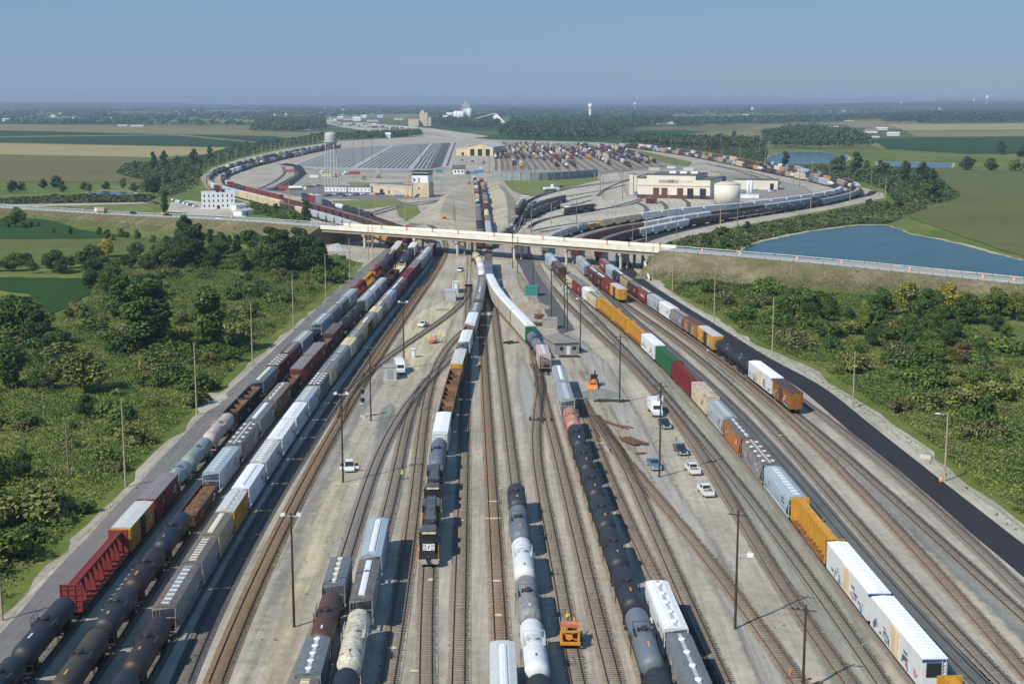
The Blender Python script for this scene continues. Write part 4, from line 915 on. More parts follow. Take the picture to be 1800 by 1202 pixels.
BOWL = []
for i in range(22):
    t = i / 21; a, c = lerp_line(NB, t), lerp_line(FB, t)
    BOWL.append(far_track([a, (a[0]*.6+c[0]*.4 + 2, a[1]*.6+c[1]*.4 - .5), c], 'brown', 3.2, .2, 40))
# ------------------------------------------------------------------ vegetation
def leafmat(name, k):
    m, n, b = nt_new(name); oi = N(n, 'ShaderNodeObjectInfo')
    hs = N(n, 'ShaderNodeHueSaturation'); n.links.new(oi.outputs['Color'], hs.inputs['Color'])
    n.links.new(math_(n, 'ADD', math_(n, 'MULTIPLY', oi.outputs['Random'], .035), .4825), hs.inputs['Hue'])
    f = noise(n, .45, 3, objvec(n))
    n.links.new(math_(n, 'MULTIPLY', math_(n, 'ADD', math_(n, 'MULTIPLY', f, .9), .55), k), hs.inputs['Value'])
    n.links.new(hs.outputs[0], b.inputs['Base Color']); b.inputs['Roughness'].default_value = .75; b.inputs['Specular IOR Level'].default_value = .2
    return m
LEAF = [leafmat('leaf_dark', .62), leafmat('leaf_mid', 1.0), leafmat('leaf_light', 1.5)]
BARK = plain('bark', (.10, .08, .06), .95, .3)
def leaves(cent, rad, n, size, seed, flat=.5):
    """n leaf sprays through a set of lobes: returns verts, quads, material index"""
    g = np.random.default_rng(seed); k = g.integers(0, len(cent), n)
    d = g.normal(size=(n, 3)); d /= np.linalg.norm(d, axis=1)[:, None]
    rr = (.55 + .5 * g.random(n) ** .6)[:, None]
    C = np.array(cent)[k] + d * np.array(rad)[k] * rr
    nr = d * .9 + g.normal(size=(n, 3)) * .75 + np.array([0, 0, flat]); nr /= np.linalg.norm(nr, axis=1)[:, None]
    u = np.cross(nr, g.normal(size=(n, 3))); u /= np.linalg.norm(u, axis=1)[:, None]; w = np.cross(nr, u)
    s = size * g.uniform(.55, 1.35, n)[:, None]; e = g.uniform(.5, .95, n)[:, None]
    V = np.stack([C - u*s, C + w*s*e, C + u*s, C - w*s*e], 1).reshape(-1, 3); V[:, 2] = np.maximum(V[:, 2], .05)
    F = np.arange(4*n).reshape(-1, 4); mi = g.choice(3, n, p=[.34, .44, .22])
    return V, F, mi
def tree_mesh(seed, H, Rr, nl, n, size, shape='round', base=.3):
    g = random.Random(seed); cent, rad = [], []
    for i in range(nl):
        t = (i + .5) / nl; z = H * (base + (1-base) * t * .93)
        prof = {'round': math.sin(math.pi * min(1, .18 + t * .8)) ** .7, 'tall': .75 * math.sin(math.pi * min(1, .15 + t * .82)) ** .5, 'cone': 1.05 - t}[shape]
        a = g.uniform(0, 6.28); q = Rr * prof * g.uniform(.2, .75)
        r = Rr * g.uniform(.30, .52) * (.5 + .5 * prof)
        cent.append((q*math.cos(a), q*math.sin(a), z)); rad.append((r, r, r * g.uniform(.7, 1.0)))
    V, F, mi = leaves(cent, rad, n, size, seed)
    cr = from_np('crown', V, F, LEAF, mi)
    tr = MB(); r0 = H * .022 + .06; pts = [Vector((0, 0, 0))]
    for i in range(4): pts.append(Vector((g.gauss(0, .04*H*.3), g.gauss(0, .04*H*.3), H * (.16 + .17*i))))
    for i in range(4): tr.tube(pts[i], pts[i+1], r0*(1-.2*i), r0*(.8-.2*i), 7)
    for c in cent[::2]: i = min(3, max(1, int(c[2] / H / .2) - 1)); tr.tube(pts[i], c, r0*.4, r0*.12, 5)
    return cr, tr.mesh('trunk', BARK)
TREES = {'round': [tree_mesh(s, 9, 4.2, 16, 5200, .25) for s in (1, 2, 3)], 'tall': [tree_mesh(s, 14, 4.3, 22, 7000, .27, 'tall', .14) for s in (4, 5)],
         'cone': [tree_mesh(6, 6, 2.2, 14, 2600, .19, 'cone', .1)], 'far': [tree_mesh(s, 10, 5, 12, 1500, .52, 'round', .15) for s in (7, 8, 9)], 'fartall': [tree_mesh(s, 16, 5, 14, 1700, .6, 'tall', .12) for s in (10, 11)]}
TH_ = {'round': 9, 'tall': 14, 'cone': 6, 'far': 10, 'fartall': 16}
G1, G2, G3, GY, GYY, GB, GBR = (.066, .112, .021, 1), (.105, .152, .028, 1), (.145, .162, .042, 1), (.32, .27, .04, 1), (.19, .21, .035, 1), (.046, .084, .022, 1), (.15, .115, .045, 1)
def tree(kind, base, H, label, color=G1, wide=1.0, group=None, loc=None):
    p = px(*base) if loc is None else loc
    t = thing('tree', label, 'tree', (p.x, p.y, 0), random.uniform(0, 6.28), group)
    k = H / TH_[kind]; t.scale = (k*wide, k*wide, k)
    cr, tr = random.choice(TREES[kind]); link('crown', cr, t, color=color); link('trunk', tr, t)
    return t
def hpx(y0, y1, z=0):   # height of something standing at pixel row y0 whose top is at row y1
    return (y0 - y1) * HC / cT / (y0 - HOR) * cT * 1.0
for k, b, top, lab, c, w in [
    ('tall', (262, 617), 487, 'tall dark green tree standing alone in the scrub, larger of two', G1, 1.75), ('tall', (368, 622), 502, 'narrower tall tree in the scrub nearer the grey road poles', G1, 1.3),
    ('tall', (328, 462), 377, 'tall dark tree rising in front of the road embankment', GB, .95), ('tall', (497, 482), 402, 'big dark tree at the foot of the road embankment', GB, 1.5), ('round', (545, 480), 414, 'broad dark tree beside the bridge end and gravel pile', GB, 1.3),
    ('tall', (526, 474), 399, 'tall dark tree in the clump nearest the bridge end', GB, 1.4), ('tall', (478, 470), 398, 'tall tree at the middle of the dark embankment clump', GB, 1.3), ('tall', (562, 482), 418, 'dark tree at the bridge side of the clump', GB, 1.3), ('tall', (215, 560), 480, 'tall dark tree behind the largest scrub tree', G1, 1.4), ('tall', (345, 470), 392, 'second dark tree in front of the road embankment', GB, 1.2),
    ('round', (468, 478), 428, 'lower bushy tree on the field side of the embankment trees', G1, 1.1), ('tall', (539, 402), 352, 'slim dark tree standing above the road by the bridge end', GB, .75), ('round', (190, 452), 420, 'yellow leafed tree in the hedge by the corn field', GY, 1.15),
    ('round', (240, 455), 424, 'green tree beside the yellow leafed tree', G2, 1.1), ('round', (160, 470), 432, 'dark tree in the hedge before the corn field', G1, 1.1), ('round', (95, 480), 440, 'dark hedge tree above the small soybean patch', G1, 1.2),
    ('round', (280, 470), 430, 'round tree between the yellow tree and the tall embankment tree', G2, 1.2), ('round', (25, 600), 520, 'large dark tree at the edge of the picture beside soybeans', G1, 1.3), ('round', (70, 610), 545, 'dark spreading tree below the soybean patch', GB, 1.2),
    ('round', (20, 680), 600, 'dark tree casting shade at the scrub edge', G1, 1.2), ('round', (150, 690), 615, 'wide olive green willow clump in the scrub', G3, 1.5), ('round', (110, 660), 600, 'olive green willow clump behind the wide clump', G3, 1.3), ('round', (195, 520), 478, 'rounded tree at the corner of the soybean patch', G1, 1.1),
    ('round', (28, 400), 365, 'hedge tree beside the road embankment end', G2, 1.1), ('tall', (290, 376), 333, 'dark tree beside the office car park', G1, .8), ('round', (270, 345), 312, 'dark tree beside the long pond', GB, 1.0),
    ('fartall', (270, 300), 266, 'tall tree of a pair beside the small pond', GB, .9), ('fartall', (288, 296), 264, 'second tall tree of the pair beside the small pond', GB, .9), ('far', (312, 291), 274, 'small dark tree between the pond pair and the broad tree', GB, .9), ('fartall', (340, 292), 261, 'broad dark tree by the small pond', GB, 1.1), ('fartall', (369, 281), 256, 'dark tree at the corner of the dark field', GB, 1.0),
    ('round', (1405, 558), 504, 'leafy tree at the foot of the embankment nearest the yard', G2, 1.25), ('round', (1440, 556), 512, 'tree beside the first leafy tree below the embankment', G1, 1.1), ('round', (1375, 560), 518, 'bushy tree at the near end of the embankment trees', G2, 1.1),
    ('round', (1545, 558), 506, 'dark tree in the middle of the embankment trees', G1, 1.1), ('round', (1600, 556), 497, 'yellow green tree rising against the embankment', GYY, 1.1), ('round', (1668, 556), 499, 'tree with a golden yellow top below the road', GY, 1.1), ('round', (1632, 566), 508, 'dark tree between the yellow green and golden trees', G1, 1.15), ('round', (1700, 572), 516, 'dark tree past the golden tree', G1, 1.1),
    ('round', (1745, 560), 505, 'thin tree near the far end of the embankment', G2, 1.1), ('round', (1788, 565), 515, 'last tree below the road at the picture edge', G2, 1.2), ('round', (1595, 605), 553, 'dense dark tree standing before the embankment trees', G1, .9), ('round', (1520, 580), 527, 'pale yellow sapling with a white stem', GYY, .5),
    ('round', (1695, 640), 602, 'rusty brown bush in the scrub', GBR, 1.7), ('cone', (1733, 764), 684, 'small pointed dark conifer in the scrub', G1, 1.0), ('round', (1640, 640), 596, 'broad green bush tree beside the rusty brown bush', G2, 1.3), ('round', (1180, 470), 448, 'bush at the bridge abutment', G1, 1.2),
    ('far', (1270, 420), 398, 'green tree clump between the loop road and the lake', G2, 1.5), ('far', (1235, 428), 412, 'bushy clump beside the loop road', G2, 1.3),
    ('fartall', (1505, 306), 266, 'big dark tree beside the upper pond', GB, 1.35), ('fartall', (1478, 300), 272, 'dark tree next to the big pond tree', GB, 1.1), ('fartall', (1380, 294), 265, 'dark tree at the near shore of the upper pond', GB, 1.2), ('fartall', (1590, 322), 282, 'dark tree near the loop road bend', GB, 1.1), ('fartall', (1620, 324), 284, 'dark tree by the ripening corn field', GB, 1.2), ('far', (1636, 350), 318, 'green tree at the field corner by the loop', G1, 1.3), ('far', (1625, 343), 322, 'lower tree beside the field corner tree', G2, 1.3), ('far', (1650, 338), 316, 'tree at the field edge behind the corner', G1, 1.2),
    ('fartall', (1760, 272), 248, 'broad dark tree beyond the ripening corn', GB, 1.5), ('far', (1800, 276), 256, 'dark tree at the picture edge beyond the corn', GB, 1.5), ('far', (1700, 299), 276, 'dark hedge tree at the pond end', GB, 1.6), ('far', (1740, 300), 278, 'hedge tree along the corn field top', G1, 1.6), ('far', (1785, 301), 280, 'yellowish hedge tree along the corn field top', GYY, 1.6),
    ('fartall', (1291, 247), 230, 'round tree standing in the pale field', GB, 1.2), ('fartall', (1265, 250), 234, 'tree at the pale field edge', GB, 1.1), ('fartall', (1240, 252), 236, 'second tree at the pale field edge', GB, 1.1)]:
    tree(k, b, hpx(b[1], top), lab, c, w)
def inside(P, x, y):
    r = np.zeros(len(x), bool); j = len(P) - 1
    for i in range(len(P)):
        (xi, yi), (xj, yj) = P[i], P[j]
        with np.errstate(divide='ignore', invalid='ignore'):
            c = ((yi > y) != (yj > y)) & (x < (xj - xi) * (y - yi) / (yj - yi + 1e-12) + xi)
        r ^= c; j = i
    return r
def scatter(pts, n, g, world=True):
    """n random points in a polygon given in photograph pixels, even over the ground"""
    P = [tuple(px(*p)[:2]) for p in pts] if world else pts
    A = np.array(P); lo, hi = A.min(0), A.max(0); out = np.zeros((0, 2))
    while len(out) < n:
        q = g.uniform(lo, hi, (n * 3, 2)); out = np.vstack([out, q[inside(P, q[:, 0], q[:, 1])]])
    return out[:n]
g5 = np.random.default_rng(5)
ZL = [(-260, 1230), (-60, 1140), (66, 985), (205, 850), (290, 765), (340, 715), (425, 632), (520, 552), (600, 490), (625, 462), (590, 448), (550, 450), (440, 440), (280, 425), (270, 445), (165, 468), (170, 500), (150, 535), (95, 562), (40, 525), (-90, 515), (-260, 900)]
ZR_ = [(1165, 505), (1215, 528), (1275, 560), (1345, 605), (1440, 645), (1540, 712), (1590, 745), (1640, 782), (1712, 850), (1815, 920), (2000, 1055), (2050, 900), (1900, 660), (1790, 632), (1710, 585), (1770, 565), (1850, 540), (1650, 528), (1500, 520), (1380, 512), (1260, 505)]
def shrub_mesh(seed, Rr, H, n, size):
    g = random.Random(seed); cent, rad = [], []
    for i in range(9):
        a = g.uniform(0, 6.28); q = Rr * g.uniform(0, .75); cent.append((q*math.cos(a), q*math.sin(a), H * g.uniform(.25, .68))); r = Rr * g.uniform(.3, .5); rad.append((r, r, H * g.uniform(.22, .36)))
    V, F, mi = leaves(cent, rad, n, size, seed, .7); return from_np('foliage', V, F, LEAF, mi)
SHR = [shrub_mesh(20+i, 1.9, 2.3, 1500, .16) for i in range(7)]
STEM = MB()
for i in range(5): a = i * 1.3; STEM.tube((.1*math.cos(a), .1*math.sin(a), 0), (.9*math.cos(a), .9*math.sin(a), 1.1), .05, .02, 5)
STEM = STEM.mesh('stem', BARK)
def shrubs(zone, n, label, group, smin, smax, cols):
    Q = scatter(zone, n, g5)
    for x, y in Q:
        t = thing('shrub', label, 'shrub', (x, y, 0), random.uniform(0, 6.28), group); k = random.uniform(smin, smax)
        t.scale = (k * random.uniform(.9, 1.4), k * random.uniform(.9, 1.4), k); c = random.choice(cols)
        link('foliage', random.choice(SHR), t, color=c); link('stem', STEM, t)
GD = (.125, .13, .05, 1)
shrubs(ZL, 235, 'green shrub in the scrub beside the grey service road', 'shrubs in the scrub beside the grey road', 0.7, 2.5, [G1, G2, G2, G3, GB, G1, G3, GD])
shrubs(ZR_, 150, 'green shrub in the scrub beside the black road', 'shrubs in the scrub beside the black road', 0.7, 2.4, [G1, G2, G2, G3, G1, G3, GD])
def undergrowth(name, zone, n, size, h, col, seed, cl=35.0, cut=-.15, flat=1.5):
    g = np.random.default_rng(seed); Q = scatter(zone, int(n*1.6), g)
    # clumpy height field so that the cover rises, falls and opens into grass
    ph = g.uniform(0, 6.28, (9,)); dr = g.normal(size=(9, 2)) / cl * 3.5
    hh = sum(np.sin(Q @ dr[i] * (1 + i*.45) + ph[i]) for i in range(9)) / 4.2
    Q = Q[(hh > cut) | (g.random(len(Q)) < .12)][:n]; n = len(Q); hh = sum(np.sin(Q @ dr[i] * (1 + i*.45) + ph[i]) for i in range(9)) / 4.2
    z = h * (.25 + .9 * np.clip((hh - cut) * .8, 0, 1.1)) * g.uniform(.35, 1, n)
    C = np.c_[Q, z]; nr = g.normal(size=(n, 3)) * .7 + np.array([0, 0, flat]); nr /= np.linalg.norm(nr, axis=1)[:, None]
    u = np.cross(nr, g.normal(size=(n, 3))); u /= np.linalg.norm(u, axis=1)[:, None]; w = np.cross(nr, u)
    s = size * g.uniform(.5, 1.4, n)[:, None]
    V = np.stack([C - u*s, C + w*s*.7, C + u*s, C - w*s*.7], 1).reshape(-1, 3)
    o = link(name, from_np(name, V, np.arange(4*n).reshape(-1, 4), LEAF, g.choice(3, n, p=[.3, .45, .25])), color=col); tag(o, kind='stuff'); return o
undergrowth('undergrowth', ZL, 260000, .22, 2.0, (.098, .142, .028, 1), 31, 30)
undergrowth('undergrowth', ZR_, 180000, .22, 1.8, (.102, .142, .031, 1), 32, 30)
undergrowth('undergrowth', ZL, 90000, .22, 1.6, (.165, .17, .043, 1), 33, 22, .1)
undergrowth('undergrowth', ZR_, 65000, .22, 1.5, (.165, .168, .045, 1), 34, 22, .1)
undergrowth('undergrowth', ZL, 40000, .22, 1.7, (.14, .135, .06, 1), 35, 40, .45)
undergrowth('undergrowth', ZR_, 30000, .22, 1.6, (.14, .135, .062, 1), 36, 40, .45)
undergrowth('tall_grass', ZL, 90000, .16, .7, (.25, .245, .05, 1), 37, 60, -.9, .5)
undergrowth('tall_grass', ZR_, 70000, .16, .7, (.25, .24, .055, 1), 38, 60, -.9, .5)
undergrowth('weeds', [(1160, 500), (1232, 550), (1330, 612), (1430, 652), (1530, 725), (1625, 790), (1705, 862), (1810, 935), (1860, 985), (1780, 930), (1640, 820), (1540, 740), (1430, 668), (1320, 618)], 1500, .22, .35, (.07, .12, .03, 1), 81, 9, .5, .6)
undergrowth('weeds', [(60, 1015), (215, 868), (350, 735), (440, 642), (530, 564), (614, 495), (620, 500), (540, 570), (450, 650), (360, 745), (225, 882), (75, 1030)], 900, .2, .3, (.09, .12, .035, 1), 82, 8, .5, .6)
undergrowth('weeds', [(560, 850), (640, 700), (760, 500), (815, 460), (815, 560), (740, 660), (690, 760), (640, 900), (560, 1060), (470, 1220), (440, 1150)], 700, .2, .3, (.10, .125, .04, 1), 83, 10, .8, .6)
undergrowth('weeds', [(1040, 640), (1180, 720), (1300, 880), (1440, 1100), (1540, 1220), (1350, 1220), (1230, 1000), (1120, 800), (1040, 700)], 700, .2, .3, (.11, .125, .045, 1), 84, 10, .8, .6)
Z3 = [(1150, 437), (1230, 415), (1330, 395), (1440, 378), (1540, 358), (1600, 362), (1630, 366), (1585, 384), (1560, 394), (1500, 394), (1420, 406), (1340, 421), (1290, 445), (1230, 442)]
Z4 = [(1555, 335), (1520, 322), (1440, 305), (1340, 285), (1230, 265), (1120, 254), (1100, 246), (1330, 258), (1350, 267), (1345, 290), (1440, 294), (1540, 296), (1640, 298), (1655, 320), (1690, 346), (1640, 362), (1570, 355)]
Z5 = [(350, 315), (362, 297), (420, 277), (500, 258), (580, 246), (640, 240), (560, 238), (420, 256), (360, 274), (300, 282), (215, 292), (205, 305), (255, 320), (235, 335), (300, 345), (330, 335), (348, 328)]
Z6 = [(-60, 352), (120, 345), (280, 345), (255, 356), (60, 358), (-60, 360)]; Z7 = [(440, 346), (500, 368), (545, 388), (520, 392), (440, 374)]
for i, (z, n, s, h, c) in enumerate([(Z3, 26000, .7, 1.8, (.08, .105, .034, 1)), (Z4, 50000, 1.1, 2.6, (.062, .098, .03, 1)), (Z5, 50000, 1.1, 2.4, (.062, .098, .03, 1)), (Z6, 16000, .9, 2.0, (.07, .092, .032, 1)), (Z7, 12000, .6, 2.2, (.075, .13, .03, 1))]):
    undergrowth('undergrowth', z, n, s, h, c, 40 + i, 45, -.5)
def wildtrees(zone, n, label, group, kinds, hmin, hmax, cols, wmax=1.5):
    for x, y in scatter(zone, n, g5): tree(random.choice(kinds), None, random.uniform(hmin, hmax), label, random.choice(cols), random.uniform(.9, wmax), group, Vector((x, y, 0)))
wildtrees([(-90, 540), (60, 560), (150, 600), (190, 680), (150, 780), (60, 880), (-90, 960)], 28, 'bushy tree in the thicket at the left edge of the scrub', 'trees in the thicket at the scrub edge', ['round'], 4, 8, [G1, G2, G3, GB])
wildtrees([(120, 470), (260, 470), (290, 520), (230, 560), (160, 545), (150, 500)], 9, 'tree in the thicket around the soybean patch corner', 'trees around the soybean patch corner', ['round'], 5, 9, [G1, GB])
wildtrees([(230, 560), (420, 520), (540, 470), (560, 480), (470, 560), (380, 640), (250, 700)], 22, 'low bushy tree scattered in the scrub beside the pale poles', 'low trees scattered in the scrub', ['round'], 2.5, 5, [G1, G2, G3])
wildtrees([(1340, 525), (1500, 545), (1690, 575), (1795, 560), (1795, 600), (1700, 640), (1560, 625), (1400, 575)], 26, 'bushy tree in the thicket below the road embankment', 'trees in the thicket below the embankment', ['round'], 3.5, 7, [G1, G2, GB, G1])
wildtrees([(-90, 472), (60, 464), (165, 454), (290, 442), (300, 470), (170, 488), (60, 484), (-90, 484)], 26, 'tree in the dense hedge between corn and soybeans', 'trees in the hedge between corn and soybeans', ['round'], 4, 8, [G1, GB, G2])
wildtrees([(285, 428), (460, 424), (560, 442), (545, 470), (470, 482), (300, 480)], 24, 'dark tree in the line running to the bridge end', 'trees in the line to the bridge end', ['round', 'round', 'tall'], 6, 11, [G1, GB, GB])
wildtrees(Z3, 10, 'low green tree in the scrub between loop road and lake', 'trees between loop road and lake', ['far'], 3, 7, [G1, G2, G3, GB])
wildtrees(Z4, 34, 'green tree in the belt beyond the far side of the loop', 'trees in the belt beyond the loop', ['far', 'fartall'], 6, 15, [G1, G2, GB, G1])
wildtrees(Z5, 22, 'small tree in the rough ground between fields and rail loop', 'trees between the fields and the loop', ['far'], 4, 9, [G1, G2, GB, G1])
wildtrees([(-90, 330), (100, 328), (290, 330), (280, 340), (100, 338), (-90, 342)], 22, 'tree in the hedgerow in front of the khaki field', 'hedgerow trees by the khaki field', ['far'], 6, 11, [G1, GB, G2])
wildtrees([(430, 345), (530, 386), (500, 390), (430, 368)], 9, 'bush on the slope between the office and the bridge', 'bushes between office and bridge', ['far'], 3, 6, [G1, G2])
wildtrees([(225, 335), (330, 300), (345, 320), (300, 340)], 9, 'tree in the thicket beside the ponds', 'trees in the pond thicket', ['far'], 5, 9, [G1, GB])
wildtrees([(-60, 395), (60, 392), (150, 410), (250, 420), (420, 432), (420, 437), (230, 425), (130, 418)], 18, 'bush in the hedge along the foot of the road embankment', 'bushes along the embankment foot', ['far'], 2.5, 5, [G1, G2, G3])
# far woods, farmland hedges and the town trees: one mass each
def woods(name, n, sampler, col, seed, h0=9.0, lv=26):
    g = np.random.default_rng(seed); X, Y = sampler(g, n); Vs, Fs, Ms = [], [], []
    D = Y; r = np.clip(D * .0011, 3.5, 16) * g.uniform(.7, 1.5, n); h = h0 * g.uniform(.75, 1.45, n)
    k = lv; d = g.normal(size=(n, k, 3)); d[..., 2] = np.abs(d[..., 2]) * .9 - .12; d /= np.linalg.norm(d, axis=2)[..., None]
    C = np.empty((n, k, 3)); q = g.uniform(.65, 1.05, (n, k))
    C[..., 0] = X[:, None] + d[..., 0] * r[:, None] * q; C[..., 1] = Y[:, None] + d[..., 1] * r[:, None] * q; C[..., 2] = np.maximum(.3, h[:, None] * (.52 + d[..., 2] * .5 * q))
    nr = d + g.normal(size=d.shape) * .45 + np.array([0, 0, .25]); nr /= np.linalg.norm(nr, axis=2)[..., None]
    u = np.cross(nr, g.normal(size=d.shape)); u /= np.linalg.norm(u, axis=2)[..., None]; w = np.cross(nr, u)
    s = (r * .42)[:, None, None] * g.uniform(.7, 1.3, (n, k, 1)); s = np.minimum(s, h[:, None, None] * .45)
    V = np.stack([C - u*s, C + w*s*.8, C + u*s, C - w*s*.8], 2).reshape(-1, 3)
    mi = np.repeat(g.choice(3, n, p=[.38, .42, .2]), k); sw = g.random(n*k) < .35; mi[sw] = g.choice(3, sw.sum())
    o = link(name, from_np(name, V, np.arange(4*n*k).reshape(-1, 4), LEAF, mi), color=col); return tag(o, kind='stuff')
def band(x0, x1, ya, yb, keep=None):
    def f(g, n):
        X, Y = [], []
        while len(X) < n:
            x = g.uniform(x0, x1); y = g.uniform(ya, yb) if not keep else g.uniform(ya, yb)
            if keep and not keep(x, y): continue
            p = px(x, y); X.append(p.x); Y.append(p.y)
        return np.array(X), np.array(Y)
    return f
def poly(P):
    def f(g, n):
        q = scatter(P, n, g, False); w = [px(*t) for t in q]; return np.array([t.x for t in w]), np.array([t.y for t in w])
    return f
WC = (.055, .092, .032, 1)
nz = lambda x, y: (math.sin(x*.013 + y*.35) + math.sin(x*.031 - y*.21 + 1.3) + math.sin(x*.0073 + y*.6 + 2.2)) > -1.0
woods('far_woods', 4200, band(-500, 2300, 182.5, 195, nz), WC, 51, 13)
woods('far_woods', 2400, band(-500, 560, 193, 213, nz), WC, 52, 11)
woods('far_woods', 2600, poly([(872, 240), (905, 212), (1000, 207), (1180, 209), (1185, 218), (1090, 232), (1082, 246), (1000, 248), (905, 246)]), WC, 53, 14)
woods('far_woods', 1500, poly([(440, 232), (455, 210), (570, 210), (572, 228), (540, 232)]), WC, 54, 11)
woods('far_woods', 1500, poly([(740, 216), (790, 208), (880, 206), (875, 226), (830, 226), (770, 222)]), WC, 55, 12)
woods('far_woods', 1800, poly([(1180, 212), (1540, 205), (1545, 212), (1350, 220), (1190, 224)]), WC, 56, 12)
woods('far_woods', 1900, poly([(1525, 206), (1600, 202), (1880, 198), (1880, 216), (1730, 218), (1560, 218)]), (.046, .08, .03, 1), 57, 17)
woods('far_woods', 1300, band(560, 1000, 187, 206, nz), WC, 58, 11)
woods('far_woods', 900, poly([(1340, 240), (1400, 226), (1490, 232), (1530, 250), (1530, 262), (1350, 262)]), WC, 59, 12)
woods('far_woods', 900, poly([(1080, 248), (1130, 246), (1330, 252), (1345, 262), (1180, 258)]), WC, 60, 10)
woods('far_woods', 700, poly([(545, 243), (640, 238), (740, 235), (740, 240), (600, 247)]), WC, 61, 8)
woods('far_woods', 900, poly([(1000, 196), (1900, 186), (1900, 196), (1000, 206)]), WC, 62, 12)
woods('far_woods', 350, poly([(-300, 212), (400, 213), (440, 222), (200, 221), (-300, 214)]), WC, 63, 9)

# low wooded ridges along the horizon
def ridge(name, Y, prof, col):
    X0, X1, n = -9000, 9000, 240; vs = []
    for i in range(n+1):
        x = X0 + (X1-X0)*i/n; t = 900 + x/Y*FPX; h = np.interp(t, [p for p, q in prof], [q for p, q in prof])
        z = HC - (h + random.gauss(0, .12) - HOR)*Y/FPX*cT; yy = Y + 300*math.sin(i*.21)
        vs += [(x, yy-1500, -.5), (x, yy-500, z*.75), (x, yy, z), (x, yy+1500, -.5)]
    struct(name, MB().add(vs, [(4*i+j, 4*i+4+j, 4*i+5+j, 4*i+1+j) for i in range(n) for j in range(3)]).mesh(name, col))
HILLM = groundmat('wooded_hill', [(.03, .055, .02), (.05, .08, .026), (.10, .11, .04)], (.0012, .006, .03), contrast=.8)
ridge('hills', 16000, [(-900, 180), (0, 179.5), (200, 180.5), (420, 184), (600, 186), (900, 186.2), (1100, 185), (1300, 184), (1500, 181), (1650, 178.2), (1800, 178.6), (2600, 179)], HILLM)
ridge('hills', 11500, [(-900, 185), (0, 184), (250, 186), (420, 188), (700, 188.6), (1000, 188), (1250, 187), (1480, 184), (1560, 182.5), (1800, 183), (2600, 184)], HILLM)
# ------------------------------------------------------------------ overpass and its banks
ROADN = [(-300, 352, 1), (-80, 360, 2), (32, 368, 3), (200, 378, 5), (330, 384, 6.4), (450, 391, 7.6), (564, 399.5, 8.6), (680, 407, 9.0), (800, 415, 9.1), (900, 422, 9.1), (1030, 431.5, 9.1), (1160, 441, 9.0), (1250, 448, 8.6), (1370, 458, 7.7), (1500, 470, 6.6), (1640, 484, 5.6), (1800, 500.5, 4.8), (1950, 517, 4.2), (2150, 541, 3.5)]
RN = catmull([px(x, y, z) for x, y, z in ROADN], 5)
WRD = 14.5
def offs(P, w):
    o = []
    for i, p in enumerate(P):
        d = P[min(i+1, len(P)-1)] - P[max(i-1, 0)]; d.z = 0; d.normalize(); o.append(p + Vector((-d.y, d.x, 0)) * w)
    return o
RF = offs(RN, WRD)
xa, xb = px(564, 399.5, 8.6).x, px(1160, 441, 9).x
ia = min(range(len(RN)), key=lambda i: abs(RN[i].x - xa)); ib = min(range(len(RN)), key=lambda i: abs(RN[i].x - xb))
def wall_along(P, Q, z0, z1, mb, mi=0):
    """solid of thickness P..Q between heights relative to P's z"""
    for i in range(len(P)-1):
        a, b, c, d = P[i], P[i+1], Q[i+1], Q[i]
        v = [(t.x, t.y, t.z + z0) for t in (a, b, c, d)] + [(t.x, t.y, t.z + z1) for t in (a, b, c, d)]
        mb.add(v, [(4,5,6,7), (3,2,1,0), (0,1,5,4), (2,3,7,6)] + ([(0,4,7,3)] if i == 0 else []) + ([(1,2,6,5)] if i == len(P)-2 else []), mi)
    return mb
bridge = thing('road_bridge', 'long cream concrete road bridge crossing over the railway tracks', 'bridge')
B1 = RN[ia:ib+1]; F1 = RF[ia:ib+1]
part('deck', wall_along(B1, F1, -.75, -.05, MB()), plain('deck_concrete', (.66, .62, .50), .9, .08, .1), bridge)
part('parapet', wall_along(offs(B1, -.35), offs(B1, 0), -.85, 1.0, MB()), CONCC, bridge)
part('parapet', wall_along(offs(F1, 0), offs(F1, .35), -.85, 1.0, MB()), CONCC, bridge)
for k in range(5): part('girder', wall_along(offs(B1, .4 + k*3.3), offs(B1, 1.0 + k*3.3), -2.25, -.76, MB()), plain('girder_steel', (.30, .25, .18), .8, .2), bridge)
for pxx in (630, 715, 803, 897, 988, 1095):
    q = px(pxx, 399 + (pxx-564)*.07 + 4, 9).x; i = min(range(len(B1)), key=lambda j: abs(B1[j].x - q)); a = B1[i]; b = F1[i]; top = a.z - 2.26
    pier = MB()
    for t in (.12, .5, .88):
        c = a.lerp(b, t); pier.tube((c.x, c.y, 0), (c.x, c.y, top - 1.0), .62, n=12)
    u = (b - a); u.z = 0; u.normalize(); w = Vector((-u.y, u.x, 0)) * .7
    p0, p1 = a + u*.6, b - u*.6
    pier.add([(*(p0+w)[:2], top-1.0), (*(p1+w)[:2], top-1.0), (*(p1-w)[:2], top-1.0), (*(p0-w)[:2], top-1.0), (*(p0+w)[:2], top), (*(p1+w)[:2], top), (*(p1-w)[:2], top), (*(p0-w)[:2], top)], [(0,1,2,3),(7,6,5,4),(0,4,5,1),(1,5,6,2),(2,6,7,3),(3,7,4,0)])
    part('pier', pier, CONC, bridge)
BANKG = groundmat('dry_bank_grass', [(.10, .105, .04), (.165, .145, .075), (.26, .225, .155)], (.05, .22, 1.1), contrast=.8, bump=.5)
